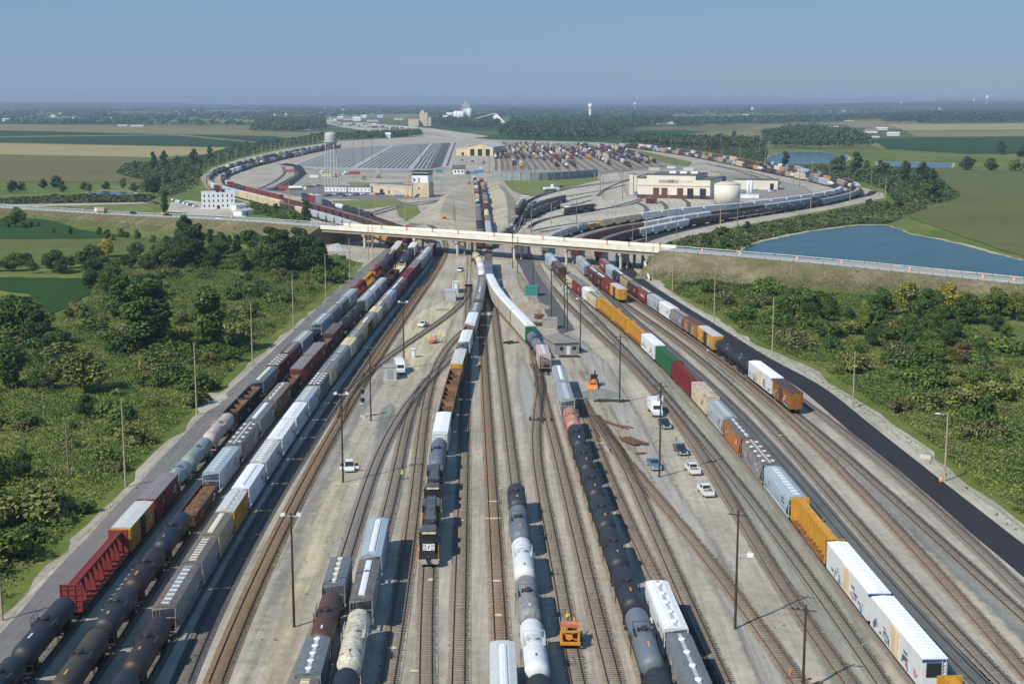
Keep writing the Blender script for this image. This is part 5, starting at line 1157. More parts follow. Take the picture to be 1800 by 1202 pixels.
for i0, i1 in ((0, ia), (ib, len(RN)-1)):
    A, Bb = RN[i0:i1+1], RF[i0:i1+1]; mb = MB()
    vs, rows = [], 8
    for j in range(len(A)):
        a, b = A[j], Bb[j]; u = (b - a); u.z = 0; u.normalize()
        e = 1.0
        L = [(a - u*(1.0), a.z-.1), (a - u*(1.0 + a.z*1.1*e), a.z*.52 + random.gauss(0, .12)), (a - u*(1.0 + a.z*2.3*e + random.gauss(0, .3)), -.1)]
        Rr = [(b + u*1.0, a.z-.1), (b + u*(1.0 + a.z*1.1), a.z*.52), (b + u*(1.0 + a.z*2.3), -.1)]
        for q, z in L[::-1] + Rr: vs.append((q.x, q.y, z))
    fs = [(6*j+k, 6*j+6+k, 6*j+7+k, 6*j+1+k) for j in range(len(A)-1) for k in range(5)]
    for j in (0, len(A)-1): fs.append(tuple(6*j+k for k in range(6)))
    struct('embankment', MB().add(vs, fs).mesh('embankment', BANKG))
    o = wall_along(A, Bb, -.06, 0, MB()); struct('highway', o.mesh('highway', plain('highway_asphalt', (.30, .295, .28), .9, .1, .3, rnd=False)))
    vs, fs = strip([a.lerp(b, .5) for a, b in zip(A, Bb)], .3, 0); vs = [(x, y, (A[i//2].z) + .02) for i, (x, y, z) in enumerate(vs)]
    for w, nm in ((-.2, 'near'), (WRD + .1, 'far')):
        t = thing('guard_rail', 'galvanised steel guard rail along the %s edge of the road %s the bridge' % ('track-facing' if nm == 'near' else 'outer', 'before' if i0 == 0 else 'past'), 'guard rail')
        G = offs(A, w); part('rail_beam', wall_along(G, offs(A, w + .08), .45, .8, MB()), STEEL, t)
        pm = MB()
        for q in G[::1]: pm.box(q.x-.08, q.x+.08, q.y-.08, q.y+.08, q.z-.3, q.z+.82)
        part('post', pm, WOODD, t)['kind'] = 'stuff'
    mk = MB()
    for off in (1.2, WRD - 1.2, WRD/2):
        v, f = strip(offs(A, off), .22, 0); mk.add([(x, y, A[i//2].z + .012) for i, (x, y, z) in enumerate(v)], f)
    struct('highway_marking', mk.mesh('highway_marking', WHITE))
def bank_weeds(i0, i1, n, cols, seed, size=.3):
    g = np.random.default_rng(seed)
    for col, lo, hi, m_ in cols:
        k = int(n*m_); J = g.integers(i0, i1, k); t = g.uniform(lo, hi, k); C = []
        for j, tt in zip(J, t):
            a = RN[j].lerp(RN[j+1], g.random()); u = RF[j] - RN[j]; u.z = 0; u.normalize(); q = a - u*(1.0 + a.z*2.3*tt); C.append((q.x, q.y, a.z*(1-tt)*.97 + g.uniform(.05, .2)))
        C = np.array(C); nr = g.normal(size=(k, 3))*.7 + np.array([0, -.8, 2.2]); nr /= np.linalg.norm(nr, axis=1)[:, None]; u = np.cross(nr, g.normal(size=(k, 3))); u /= np.linalg.norm(u, axis=1)[:, None]; w = np.cross(nr, u); s = size*g.uniform(.5, 1.5, k)[:, None]
        V = np.stack([C - u*s, C + w*s*.7, C + u*s, C - w*s*.7], 1).reshape(-1, 3); o = link('bank_weeds', from_np('bank_weeds', V, np.arange(4*k).reshape(-1, 4), LEAF, g.choice(3, k)), color=col); tag(o, kind='stuff')
bank_weeds(ib, len(RN)-2, 26000, [((.15, .14, .055, 1), .3, 1.1, .5), ((.10, .135, .036, 1), .65, 1.15, .5), ((.25, .215, .15, 1), .0, .6, .25), ((.13, .14, .055, 1), .0, .2, .06)], 91, .2)
bank_weeds(10, ia, 50000, [((.165, .155, .06, 1), .0, 1.0, .45), ((.12, .15, .036, 1), .6, 1.15, .4), ((.19, .165, .08, 1), .0, .5, .2)], 92, .26)
ZB = [(1195, 470), (1250, 470), (1500, 492), (1800, 522), (1900, 535), (1850, 545), (1500, 522), (1260, 508), (1180, 500)]
undergrowth('undergrowth', [(1190, 480), (1300, 500), (1500, 520), (1800, 540), (1800, 548), (1500, 528), (1250, 512), (1180, 500)], 9000, .5, 1.5, (.075, .095, .03, 1), 71)
# concrete wing wall at the abutment
t = thing('retaining_wall', 'white sloping concrete wing wall below the bridge end', 'retaining wall')
a, b = px(1127, 462), px(1141, 494); d = (b - a).normalized(); nn = Vector((-d.y, d.x, 0)) * .25
part('wing_wall', MB().add([(*(a-nn)[:2], 0), (*(b-nn)[:2], 0), (*(b+nn)[:2], 0), (*(a+nn)[:2], 0), (*(a-nn)[:2], 6.0), (*(b-nn)[:2], .9), (*(b+nn)[:2], .9), (*(a+nn)[:2], 6.0)], [(3,2,1,0), (4,5,6,7), (0,1,5,4), (1,2,6,5), (2,3,7,6), (3,0,4,7)]), CONC, t)
part('coping', MB().add([(*(a-nn*1.5)[:2], 6.02), (*(b-nn*1.5)[:2], .92), (*(b+nn*1.5)[:2], .92), (*(a+nn*1.5)[:2], 6.02), (*(a-nn*1.5)[:2], 6.2), (*(b-nn*1.5)[:2], 1.1), (*(b+nn*1.5)[:2], 1.1), (*(a+nn*1.5)[:2], 6.2)], [(3,2,1,0), (4,5,6,7), (0,1,5,4), (1,2,6,5), (2,3,7,6), (3,0,4,7)]), CONCC, t)
# slopes of the hump cut
CUT = groundmat('cut_slope', [(.25, .22, .165), (.37, .33, .25), (.48, .43, .34)], (.04, .25, 1.2), contrast=.9)
def slope(foot, crest, back, h):
    n = 14; vs = []
    for i in range(n+1):
        t = i/n; f = px(*lerp_line(foot, t)); c = px(*lerp_line(crest, t)); b = px(*lerp_line(back, t))
        k = math.sin(math.pi * min(1, max(0, t*1.05))) ** .5 if h > 0 else 1
        vs += [(f.x, f.y, .0), (f.lerp(c, .5).x, f.lerp(c, .5).y, h*k*.5), (c.x, c.y, h*k), (b.x, b.y, .0)]
    fs = [(4*i+j, 4*i+j+1, 4*i+j+5, 4*i+j+4) for i in range(n) for j in range(3)]
    struct('cutting_slope', MB().add(vs, fs).mesh('cutting_slope', CUT))
slope([(838, 405), (835, 380), (833, 355), (829, 332), (826, 316)], [(770, 398), (775, 380), (782, 362), (790, 347), (800, 330)], [(700, 396), (730, 380), (752, 366), (770, 354), (780, 340)], 4.2)
slope([(866, 400), (863, 375), (860, 350), (857, 335), (853, 318)], [(893, 398), (892, 372), (888, 352), (880, 338), (870, 322)], [(915, 385), (910, 366), (905, 350), (895, 338), (885, 322)], 4.0)
# ------------------------------------------------------------------ buildings
def at(x, y, rot=0.0): p = px(x, y); return (p.x, p.y, 0), rot
def wid(p0, p1): return (px(*p0) - px(*p1)).length
def wins(mb, face, u0, u1, z0, z1, nu, nz, w, h, d=.06):
    """window panes proud of a wall; face = (axis, coord) with axis 'x' (wall facing +-x) or 'y'"""
    ax, c, sg = face
    for i in range(nu):
        for j in range(nz):
            u = u0 + (u1-u0)*(i+.5)/nu; z = z0 + (z1-z0)*(j+.5)/nz
            if ax == 'y': mb.box(u-w/2, u+w/2, min(c, c+sg*d), max(c, c+sg*d), z-h/2, z+h/2)
            else: mb.box(min(c, c+sg*d), max(c, c+sg*d), u-w/2, u+w/2, z-h/2, z+h/2)
def block(t, nm, x0, x1, y0, y1, z0, z1, mat): return part(nm, MB().box(x0, x1, y0, y1, z0, z1), mat, t)
ROOFG = plain('membrane_roof', (.42, .43, .43), .9, .1, .2); ROOFB = plain('brown_roof', (.11, .095, .085), .9, .2, .3); CREAMW = plain('cream_cladding', (.66, .62, .52), .7, .08, .1); TANB = plain('tan_brick', (.53, .45, .32), .9, .12, .3); YEL = plain('buff_cladding', (.62, .52, .32), .8, .1, .1); WHT = plain('white_cladding', (.74, .76, .77), .6, .06, .2); MAROON = plain('maroon_brick', (.11, .05, .045), .9, .15); GREYS = plain('grey_shed_cladding', (.30, .30, .29), .7, .12, .6); TEAL = plain('teal_container', (.03, .22, .18), .6, .15)
# white office block
loc, _ = at(368, 368); A_, B_ = px(355, 368), px(413, 367); w = (B_-A_).length; d = B_-A_
t = thing('office_building', 'white three storey office block with rows of small windows', 'building', (A_.x, A_.y, 0), math.atan2(d.y, d.x))
D = 15.0
block(t, 'wall', 0, w, 0, D, 0, 10.2, WHT); block(t, 'roof', .3, w-.3, .3, D-.3, 10.21, 10.4, ROOFG)
for nm, (x0, x1, y0, y1) in {'a': (-.05, w+.05, -.05, .3), 'b': (-.05, w+.05, D-.3, D+.05), 'c': (-.05, .3, .31, D-.31), 'd': (w-.3, w+.05, .31, D-.31)}.items(): block(t, 'parapet', x0, x1, y0, y1, 10.2, 10.75, WHT)
for j in range(3):
    for i in range(7):
        if j == 0 and i == 3: continue
        u = w*(i+.6)/7.2; part('window', MB().box(u-.4, u+.4, -.07, 0, 1.3+j*3.2, 2.9+j*3.2), GLASS, t)
    for i in range(5): u = D*(i+.5)/5; part('window', MB().box(-.07, 0, u-.4, u+.4, 1.3+j*3.2, 2.9+j*3.2), GLASS, t)
part('door', MB().box(w*.5-.9, w*.5+.9, -.08, 0, 0, 2.4), GLASS, t)
for i in range(2): part('roof_unit', MB().box(w*.45+i*3.2, w*.45+i*3.2+2.4, 6, 8.4, 10.41, 12.2), BLACK, t)
# shed beside it
for (x0, y0, x1, y1, h, lab, m) in [(415, 372, 433, 371, 4, 'white shed at the end of the white office block', WHT), (425, 380, 446, 377, 3, 'low white trailer in front of the office sheds', WHT)]:
    A_, B_ = px(x0, y0), px(x1, y1); w = (B_-A_).length; d = B_-A_
    t = thing('shed', lab, 'building', (A_.x, A_.y, 0), math.atan2(d.y, d.x)); block(t, 'wall', 0, w, 0, 6, 0, h, m); part('roof', MB().prism([(-.2, h+.01), (6.2, h+.01), (3, h+1.1)], -.2, w+.2), ROOFG, t); part('door', MB().box(w*.4, w*.4+1.4, -.06, 0, 0, 2.2), GLASS, t)
# control tower
A_, B_ = px(724, 347), px(754, 347.5); w = (B_-A_).length; d = B_-A_
t = thing('control_tower', 'tan brick yard control tower with white cabin and dark flat roof', 'tower', (A_.x, A_.y, 0), math.atan2(d.y, d.x))
D = 12.0
block(t, 'base', 0, w, 0, D, 0, 10.6, TANB); block(t, 'cabin', .3, w-.6, .3, D-.3, 10.6, 18.2, WHT); block(t, 'window', .22, w-.52, .22, D-.22, 15.8, 17.4, GLASS); block(t, 'roof', -.2, w-.1, -.2, D+.2, 18.21, 18.9, BLACK)
for x, z in ((w*.42, 13.2), (w*.42, 11.4), (w*.3, 2.0), (w*.42, 6.5)): part('window', MB().box(x-.5, x+.5, -.06 if z < 10.6 else .22, .29, z-.6, z+.6), GLASS, t)
st = MB()
for i in range(12): st.box(w*.1+i*.35, w*.1+i*.35+.34, -1.3, -.1, .25*i, .25*i+.25)
part('stair', st, STEEL, t)
A_, B_ = px(656, 341), px(724, 346); w = (B_-A_).length; d = B_-A_
t = thing('yard_office', 'long low tan building joined to the control tower', 'building', (A_.x, A_.y, 0), math.atan2(d.y, d.x))
block(t, 'wall', 0, w-.3, 0, 14, 0, 6.2, TANB); block(t, 'roof', -.15, w-.4, -.15, 14.1, 6.21, 6.6, ROOFG); part('door', MB().box(w*.18, w*.18+4, -.06, 0, 0, 4), GLASS, t); part('window', MB().box(w*.4, w*.4+1.5, -.06, 0, 1, 3.4), GLASS, t); part('window', MB().box(w*.6, w*.6+1.5, -.06, 0, 1, 3.4), GLASS, t)
# white trailers
for x0, x1, y, lab in ((571, 609, 338, 'white site trailer with a row of windows, nearer the water tower'), (612, 652, 338.5, 'white site trailer with a row of windows, nearer the tan office')):
    A_, B_ = px(x0, y), px(x1, y+.5); w = (B_-A_).length; d = B_-A_
    t = thing('site_trailer', lab, 'building', (A_.x, A_.y, 0), math.atan2(d.y, d.x)); block(t, 'wall', 0, w, 0, 4, .4, 3.6, WHT); block(t, 'roof', -.1, w+.1, -.1, 4.1, 3.61, 3.8, ROOFG)
    for i in range(6): part('window', MB().box(w*(i+.4)/6, w*(i+.4)/6+.9, -.05, 0, 1.6, 2.6), GLASS, t)
# foreground water tower on three legs
p = px(583, 331); t = thing('water_tower', 'grey steel water tower with domed tank on tall slim legs', 'water tower', (p.x, p.y, 0))
Ht = 44.5
part('tank', MB().lathe([(.3, Ht-11.5), (2.6, Ht-11.0), (4.7, Ht-9.2), (4.9, Ht-8.0), (4.9, Ht-2.6), (4.5, Ht-1.2), (3.0, Ht-.3), (.3, Ht)], 24), plain('aluminium_paint', (.42, .42, .40), .45, .1, .3), t, smooth=True)
lm = plain('tower_leg_paint', (.50, .50, .48), .5, .1)
for k in range(4):
    a = k*math.pi/2 + .6; part('leg', MB().tube((6.0*math.cos(a), 6.0*math.sin(a), 0), (4.6*math.cos(a), 4.6*math.sin(a), Ht-9), .42, .36, 8), lm, t)
part('riser', MB().tube((0, 0, 0), (0, 0, Ht-11), .5, n=10), lm, t)
br = MB()
for z in (11, 22):
    rr = 6.0 - z*.04
    for k in range(4): a, c = k*math.pi/2 + .6, (k+1)*math.pi/2 + .6; br.tube((rr*math.cos(a), rr*math.sin(a), z), (rr*math.cos(c), rr*math.sin(c), z), .1, n=4)
part('brace', br, lm, t)
part('balcony', MB().lathe([(4.95, Ht-8.1), (5.6, Ht-8.1), (5.6, Ht-7.1), (5.5, Ht-7.1), (5.5, Ht-8.0), (4.95, Ht-8.0)], 24), STEEL, t)
# distant water towers
for x, yb, yt, r, lab, k in ((1037.5, 209, 183, 8.6, 'tall white water tower with a bulbous head beyond the woods', 1), (1116, 196, 180.5, 8, 'far white water tower on a slim stem behind the bulbous one', 0), (1734, 192, 168.5, 8, 'white water tower at the far town on the skyline', 0), (1711, 192, 174, 6, 'small pale water tower beside the far town tower', 0), (1584, 190, 177, 6, 'low white tank on the distant skyline', 0)):
    y2 = max(yb, 192); dd = FPX*HC/cT/(y2-HOR); h = (yb-yt)*dd/FPX; p = px(x, y2); t = thing('water_tower', lab, 'water tower', (p.x, p.y, 0)); r = min(r, h*.22)
    part('tank', MB().lathe([(r*.72, h*.70), (r, h*.76), (r, h*.95), (r*.5, h), (.1, h)] if k else [(r*.3, h*.66), (r, h*.75), (r, h*.9), (r*.5, h), (.1, h)], 20), WHT, t, smooth=True)
    part('stem', MB().tube((0, 0, 0), (0, 0, h*.7), r*(.72 if k else .28), n=14), WHT, t)
# car repair shop with gable roof
A_, B_ = px(822, 274), px(867, 274.5); w = (B_-A_).length; d = B_-A_
t = thing('car_shop', 'buff gabled car shop with three tall dark doors', 'building', (A_.x, A_.y, 0), math.atan2(d.y, d.x))
D = 60
part('wall', MB().prism([(0, 0), (D, 0), (D, 11), (0, 11)], 0, w), YEL, t); part('gable', MB().prismy([(0, 11.01), (w, 11.01), (w/2, 15.2)], .1, D-.1), YEL, t); part('roof', MB().prismy([(-.6, 11.2), (w/2, 15.5), (w+.6, 11.2), (w+.6, 11.5), (w/2, 15.9), (-.6, 11.5)], -.5, D+.5), ROOFG, t)
for i in range(3): part('door', MB().box(w*(.1+.3*i), w*(.1+.3*i)+w*.17, -.1, 0, 0, 8.5), GLASS, t)
A_, B_ = px(801, 273.5), px(822, 274); w2 = (B_-A_).length
t2 = thing('annex_building', 'lower buff annex joined to the gabled car shop', 'building', (A_.x, A_.y, 0), math.atan2(d.y, d.x)); block(t2, 'wall', 0, w2-.3, 2, 40, 0, 9, YEL); block(t2, 'roof', -.3, w2-.4, 1.7, 40.3, 9.01, 9.5, ROOFG); part('door', MB().box(w2*.4, w2*.4+3, 1.9, 2, 0, 4), GLASS, t2)
# locomotive shop
A_, B_ = px(1120, 348), px(1248, 351); w = (B_-A_).length; d = B_-A_
t = thing('locomotive_shop', 'long cream locomotive shop with a stepped roof and five dark doors', 'building', (A_.x, A_.y, 0), math.atan2(d.y, d.x))
D = 42
block(t, 'wall', 0, w*.13, 0, D, 0, 14.0, CREAMW); block(t, 'wall', w*.13, w*.8, 0, D, 0, 16.5, CREAMW); block(t, 'wall', w*.8, w, 0, D, 0, 13.5, CREAMW)
block(t, 'roof', -.2, w*.13-.1, -.2, D+.2, 14.01, 14.5, ROOFB); block(t, 'roof', w*.13-.05, w*.8+.05, -.2, D+.2, 16.51, 17.0, ROOFB); block(t, 'roof', w*.8+.1, w+.2, -.2, D+.2, 13.51, 14.0, ROOFB)
block(t, 'plinth', -.1, w+.1, -.12, 0, 0, 2.6, MAROON); block(t, 'trim', -.1, w+.1, -.1, -.01, 8.8, 9.2, plain('shop_trim', (.30, .16, .12), .8, .1))
for f, m in ((.22, MAROON), (.335, MAROON), (.55, MAROON), (.69, GLASS), (.86, GLASS)): part('door', MB().box(w*f, w*f+w*.083, -.2, -.125, 0, 7.6), m, t)
for i in range(3): part('roof_unit', MB().box(w*(.36+.15*i), w*(.36+.15*i)+5, 18, 23, 17.01, 18.6), WHT, t)
part('sign_board', MB().box(w*.3, w*.56, -.14, -.01, 11.2, 13.2), plain('sign_grey', (.33, .32, .29), .8, .1), t)
def lettering(txt, size, mat, parent, loc, rot, name='lettering', shear=0.0):
    cu = bpy.data.curves.new('text', 'FONT'); cu.body = txt; cu.size = size; cu.extrude = .02; cu.align_x = 'CENTER'; cu.align_y = 'CENTER'; cu.shear = shear
    tmp = bpy.data.objects.new('tmp', cu); COL.objects.link(tmp); dg = bpy.context.evaluated_depsgraph_get(); dg.update()
    me = bpy.data.meshes.new_from_object(tmp.evaluated_get(dg)); bpy.data.objects.remove(tmp); me.materials.clear(); me.materials.append(mat)
    o = link(name, me, parent); o.location = loc; o.rotation_euler = rot; return o
lettering('NS', 3.4, BLACK, t, (w*.455, -.19, 12.2), (R(90), 0, 0), 'lettering', .35)
lettering('NORFOLK SOUTHERN', 1.3, plain('sign_letter_grey', (.25, .24, .22), .8, .1), t, (w*.64, -.08, 12.2), (R(90), 0, 0), 'lettering')
A_, B_ = px(1106, 340), px(1119, 345)
t = thing('vent_stack', 'tall cream tower block at the corner of the locomotive shop', 'building', (px(1107, 342).x, px(1107, 342).y, 0)); block(t, 'shaft', 0, 2.4, 0, 5, 0, 15, CREAMW); block(t, 'shaft', 3.0, 5.0, 0, 5, 0, 14.5, CREAMW); block(t, 'cap', -.2, 5.2, -.2, 5.2, 15.01, 15.3, ROOFB)
# fuel tank and silos
p = px(1281, 360); t = thing('storage_tank', 'large cream cylindrical storage tank with a low domed top', 'tank', (p.x, p.y+8, 0))
part('shell', MB().lathe([(8.8, 0), (8.8, 13.2)], 40), plain('tank_cream', (.66, .63, .55), .7, .08, .15), t, smooth=True); part('roof', MB().lathe([(8.9, 13.21), (8.9, 13.5), (5, 14.8), (.1, 15.4)], 40), plain('tank_top', (.55, .47, .36), .8, .15, .3), t, smooth=True)
lad = MB()
for z in range(24): lad.box(8.85*math.cos(-2.2)-.3, 8.85*math.cos(-2.2)+.3, 8.85*math.sin(-2.2)-.12, 8.85*math.sin(-2.2)-.06, z*.55, z*.55+.07)
part('ladder', lad, STEEL, t)
for x in (1314.5, 1320):
    p = px(x, 347); t = thing('silo', 'slim white silo, one of two beside the storage tank', 'silo', (p.x, p.y, 0), 0, 'slim white silos'); part('shell', MB().lathe([(1.35, 0), (1.35, 11), (.9, 11.9), (.1, 12.2)], 16), WHT, t, smooth=True); part('cap', MB().lathe([(.3, 12.2), (.3, 12.8), (.0, 12.85)], 10), STEEL, t)
A_ = px(1302, 348); t = thing('pump_shed', 'low white pump shed at the foot of the silos', 'building', (A_.x, A_.y, 0), -.1); block(t, 'wall', 0, 13, 0, 5, 0, 2.6, WHT); block(t, 'roof', -.2, 13.2, -.2, 5.2, 2.61, 2.9, ROOFG)
A_ = px(1290, 333); t = thing('warehouse', 'long low cream warehouse behind the storage tank', 'building', (A_.x, A_.y, 0), -.25); block(t, 'wall', 0, 34, 0, 16, 0, 7.5, CREAMW); block(t, 'roof', -.3, 34.3, -.3, 16.3, 7.51, 7.9, ROOFB); part('door', MB().box(28, 31, -.06, 0, 0, 5), GLASS, t)
p = px(1267, 325); t = thing('storage_tank', 'dark blue cylindrical tank beside the locomotive shop', 'tank', (p.x, p.y, 0)); part('shell', MB().lathe([(4.4, 0), (4.4, 6.5)], 24), plain('dark_blue_tank', (.03, .05, .075), .6, .2), t, smooth=True); part('roof', MB().lathe([(4.45, 6.51), (3, 7.2), (.1, 7.5)], 24), plain('dark_tank_top', (.06, .075, .09), .7, .2), t, smooth=True)
A_, B_ = px(1136.5, 358.5), px(1155, 358.5); w = (B_-A_).length
t = thing('small_shed', 'small maroon gabled shed in front of the locomotive shop', 'shed', (A_.x, A_.y, 0)); block(t, 'wall', 0, w, 0, 7, 0, 3.2, MAROON); part('roof', MB().prismy([(-.3, 3.21), (w+.3, 3.21), (w/2, 5.0)], -.3, 7.3), plain('maroon_roof', (.17, .085, .08), .9, .15), t); part('door', MB().box(w*.4, w*.4+1.6, -.06, 0, 0, 2.3), BLACK, t)
# grey noise barrier
P = catmull([px(x, y) for x, y in [(866, 314), (900, 317), (950, 317.5), (1000, 315), (1050, 311)]], 8)
t = thing('noise_barrier', 'long curved grey panel noise barrier in front of the bowl tracks', 'wall'); Q = offs(P, .3); part('panel', wall_along(P, Q, 0, 6.8, MB()), plain('barrier_grey', (.24, .265, .27), .8, .1, .2), t)
pm = MB()
for q in P: pm.box(q.x-.3, q.x+.3, q.y-.4, q.y-.05, 0, 7.1)
part('post', pm, plain('barrier_post', (.17, .19, .19), .8, .1), t)['kind'] = 'stuff'
# yard shed near the bridge (grey metal, hip roof)
A_, B_ = px(975, 624), px(1018, 622); w = (B_-A_).length; d = B_-A_
t = thing('yard_shed', 'grey metal shed with a low brown roof and white door', 'shed', (A_.x, A_.y, 0), math.atan2(d.y, d.x)); D = 11.5
block(t, 'wall', 0, w, 0, D, 0, 3.3, GREYS)
ribs = MB()
for i in range(18): u = w*(i+.5)/18; ribs.box(u-.05, u+.05, -.05, 0, 0, 3.28)
for i in range(26): u = D*(i+.5)/26; ribs.box(-.05, 0, u-.05, u+.05, 0, 3.28)
part('cladding', ribs, GREYS, t)
part('roof', MB().add([(-.4, -.4, 3.31), (w+.4, -.4, 3.31), (w+.4, D+.4, 3.31), (-.4, D+.4, 3.31), (w/2, 2.0, 4.7), (w/2, D-2.0, 4.7)], [(3,2,1,0), (0,1,4), (1,2,5,4), (2,3,5), (3,0,4,5)]), plain('shed_roof', (.20, .185, .165), .9, .12, .5), t)
part('door', MB().box(w*.48, w*.48+1.1, -.12, -.055, 0, 2.3), WHITE, t); part('window', MB().box(w*.2, w*.2+1.0, -.12, -.055, 1.3, 2.2), GLASS, t); part('window', MB().box(w*.72, w*.72+1.0, -.12, -.055, 1.3, 2.2), GLASS, t)
def cabinet(nm, lab, x, y, w, dd, h, m, roof, rot=0.0, cat='cabinet'):
    p = px(x, y); t = thing(nm, lab, cat, (p.x, p.y, 0), rot); block(t, 'body', -w/2, w/2, 0, dd, .15, h, m); block(t, 'roof', -w/2-.12, w/2+.12, -.12, dd+.12, h+.01, h+.16, roof); part('door', MB().box(-w*.25, w*.25, -.05, 0, .3, h*.85), roof, t); block(t, 'base', -w/2-.1, w/2+.1, -.1, dd+.1, 0, .14, CONC); return t
cabinet('equipment_house', 'silver ribbed equipment house beside the white truck near orange cones', 792, 529, 3.6, 7, 3.3, STEEL, STEEL); cabinet('equipment_house', 'grey ribbed equipment house behind the signal mast', 686, 668, 3.2, 4.2, 3.1, STEEL, GREYS, .1); cabinet('equipment_cabinet', 'narrow silver equipment cabinet by the dirt lane', 726, 629, 1.2, 1.3, 2.3, STEEL, WHT)
cabinet('storage_container', 'teal green open fronted storage container by the gravel pile', 934, 521, 4.6, 5.0, 3.3, TEAL, TEAL, -.1, 'container'); cabinet('equipment_house', 'grey equipment house beside the metal shed', 967, 578, 4.4, 3.2, 3.0, GREYS, GREYS, 0); cabinet('portable_toilet', 'pale blue portable cabin beside the silver equipment house', 801, 516, 1.9, 2.2, 4.2, STEEL, WHT, 0, 'cabin')
# industry and farms on the skyline
SIL = plain('silo_concrete', (.72, .70, .66), .8, .08, .05); BUF = plain('elevator_buff', (.58, .49, .36), .8, .08, .05); GRN_ = plain('leg_steel', (.42, .43, .44), .6, .1, .1)
def far_at(x, y): p = px(x, y); return p, p.y / FPX
p, k = far_at(735, 222); t = thing('grain_elevator', 'buff stepped grain elevator block on the skyline', 'grain elevator', (p.x, p.y, 0))
for nm, (x0, x1, h, dy) in {'a': (-17, 1, 12, 0), 'b': (2, 16, 23, 12), 'c': (17, 22, 15, 12), 'd': (4, 10, 27, 14)}.items(): block(t, 'bin', x0*k, x1*k, dy, dy+20*k, 0, h*k, BUF)
p, k = far_at(812, 213); t = thing('grain_elevator', 'tall concrete grain elevator with white bins and headhouse', 'grain elevator', (p.x, p.y, 0))
for i in range(3): part('bin', MB().lathe([(5*k, 0), (5*k, 16*k), (.1, 17.5*k)], 18, 'z', ((-10+i*5)*k, 0, 0)), WHT, t, smooth=True)
for i in range(2): part('bin', MB().lathe([(5*k, 0), (5*k, 22*k), (.1, 22.3*k)], 18, 'z', ((6+i*6)*k, 10*k, 0)), SIL, t, smooth=True)
block(t, 'headhouse', 0*k, 13*k, 5*k, 14*k, 22.4*k, 29*k, GRN_); block(t, 'headhouse', 4*k, 9*k, 6*k, 12*k, 29.1*k, 34*k, GRN_)
for q in (-4, 1): part('leg', MB().tube((q*k, 0, 17*k), (6*k, 8*k, 30*k), .5*k, n=6), GRN_, t)
p, k = far_at(872, 216); t = thing('storage_dome', 'pale conical storage shed with a long conveyor', 'storage shed', (p.x, p.y, 0)); part('roof', MB().add([(-15*k, 0, 0), (16*k, 0, 0), (16*k, 16*k, 0), (-15*k, 16*k, 0), (-1*k, 8*k, 15*k), (2*k, 8*k, 15*k)], [(3,2,1,0), (0,1,5,4), (1,2,5), (2,3,4,5), (3,0,4)]), SIL, t); part('conveyor', MB().tube((-40*k, 4*k, 6*k), (0, 8*k, 16*k), .7*k, n=6), SIL, t)
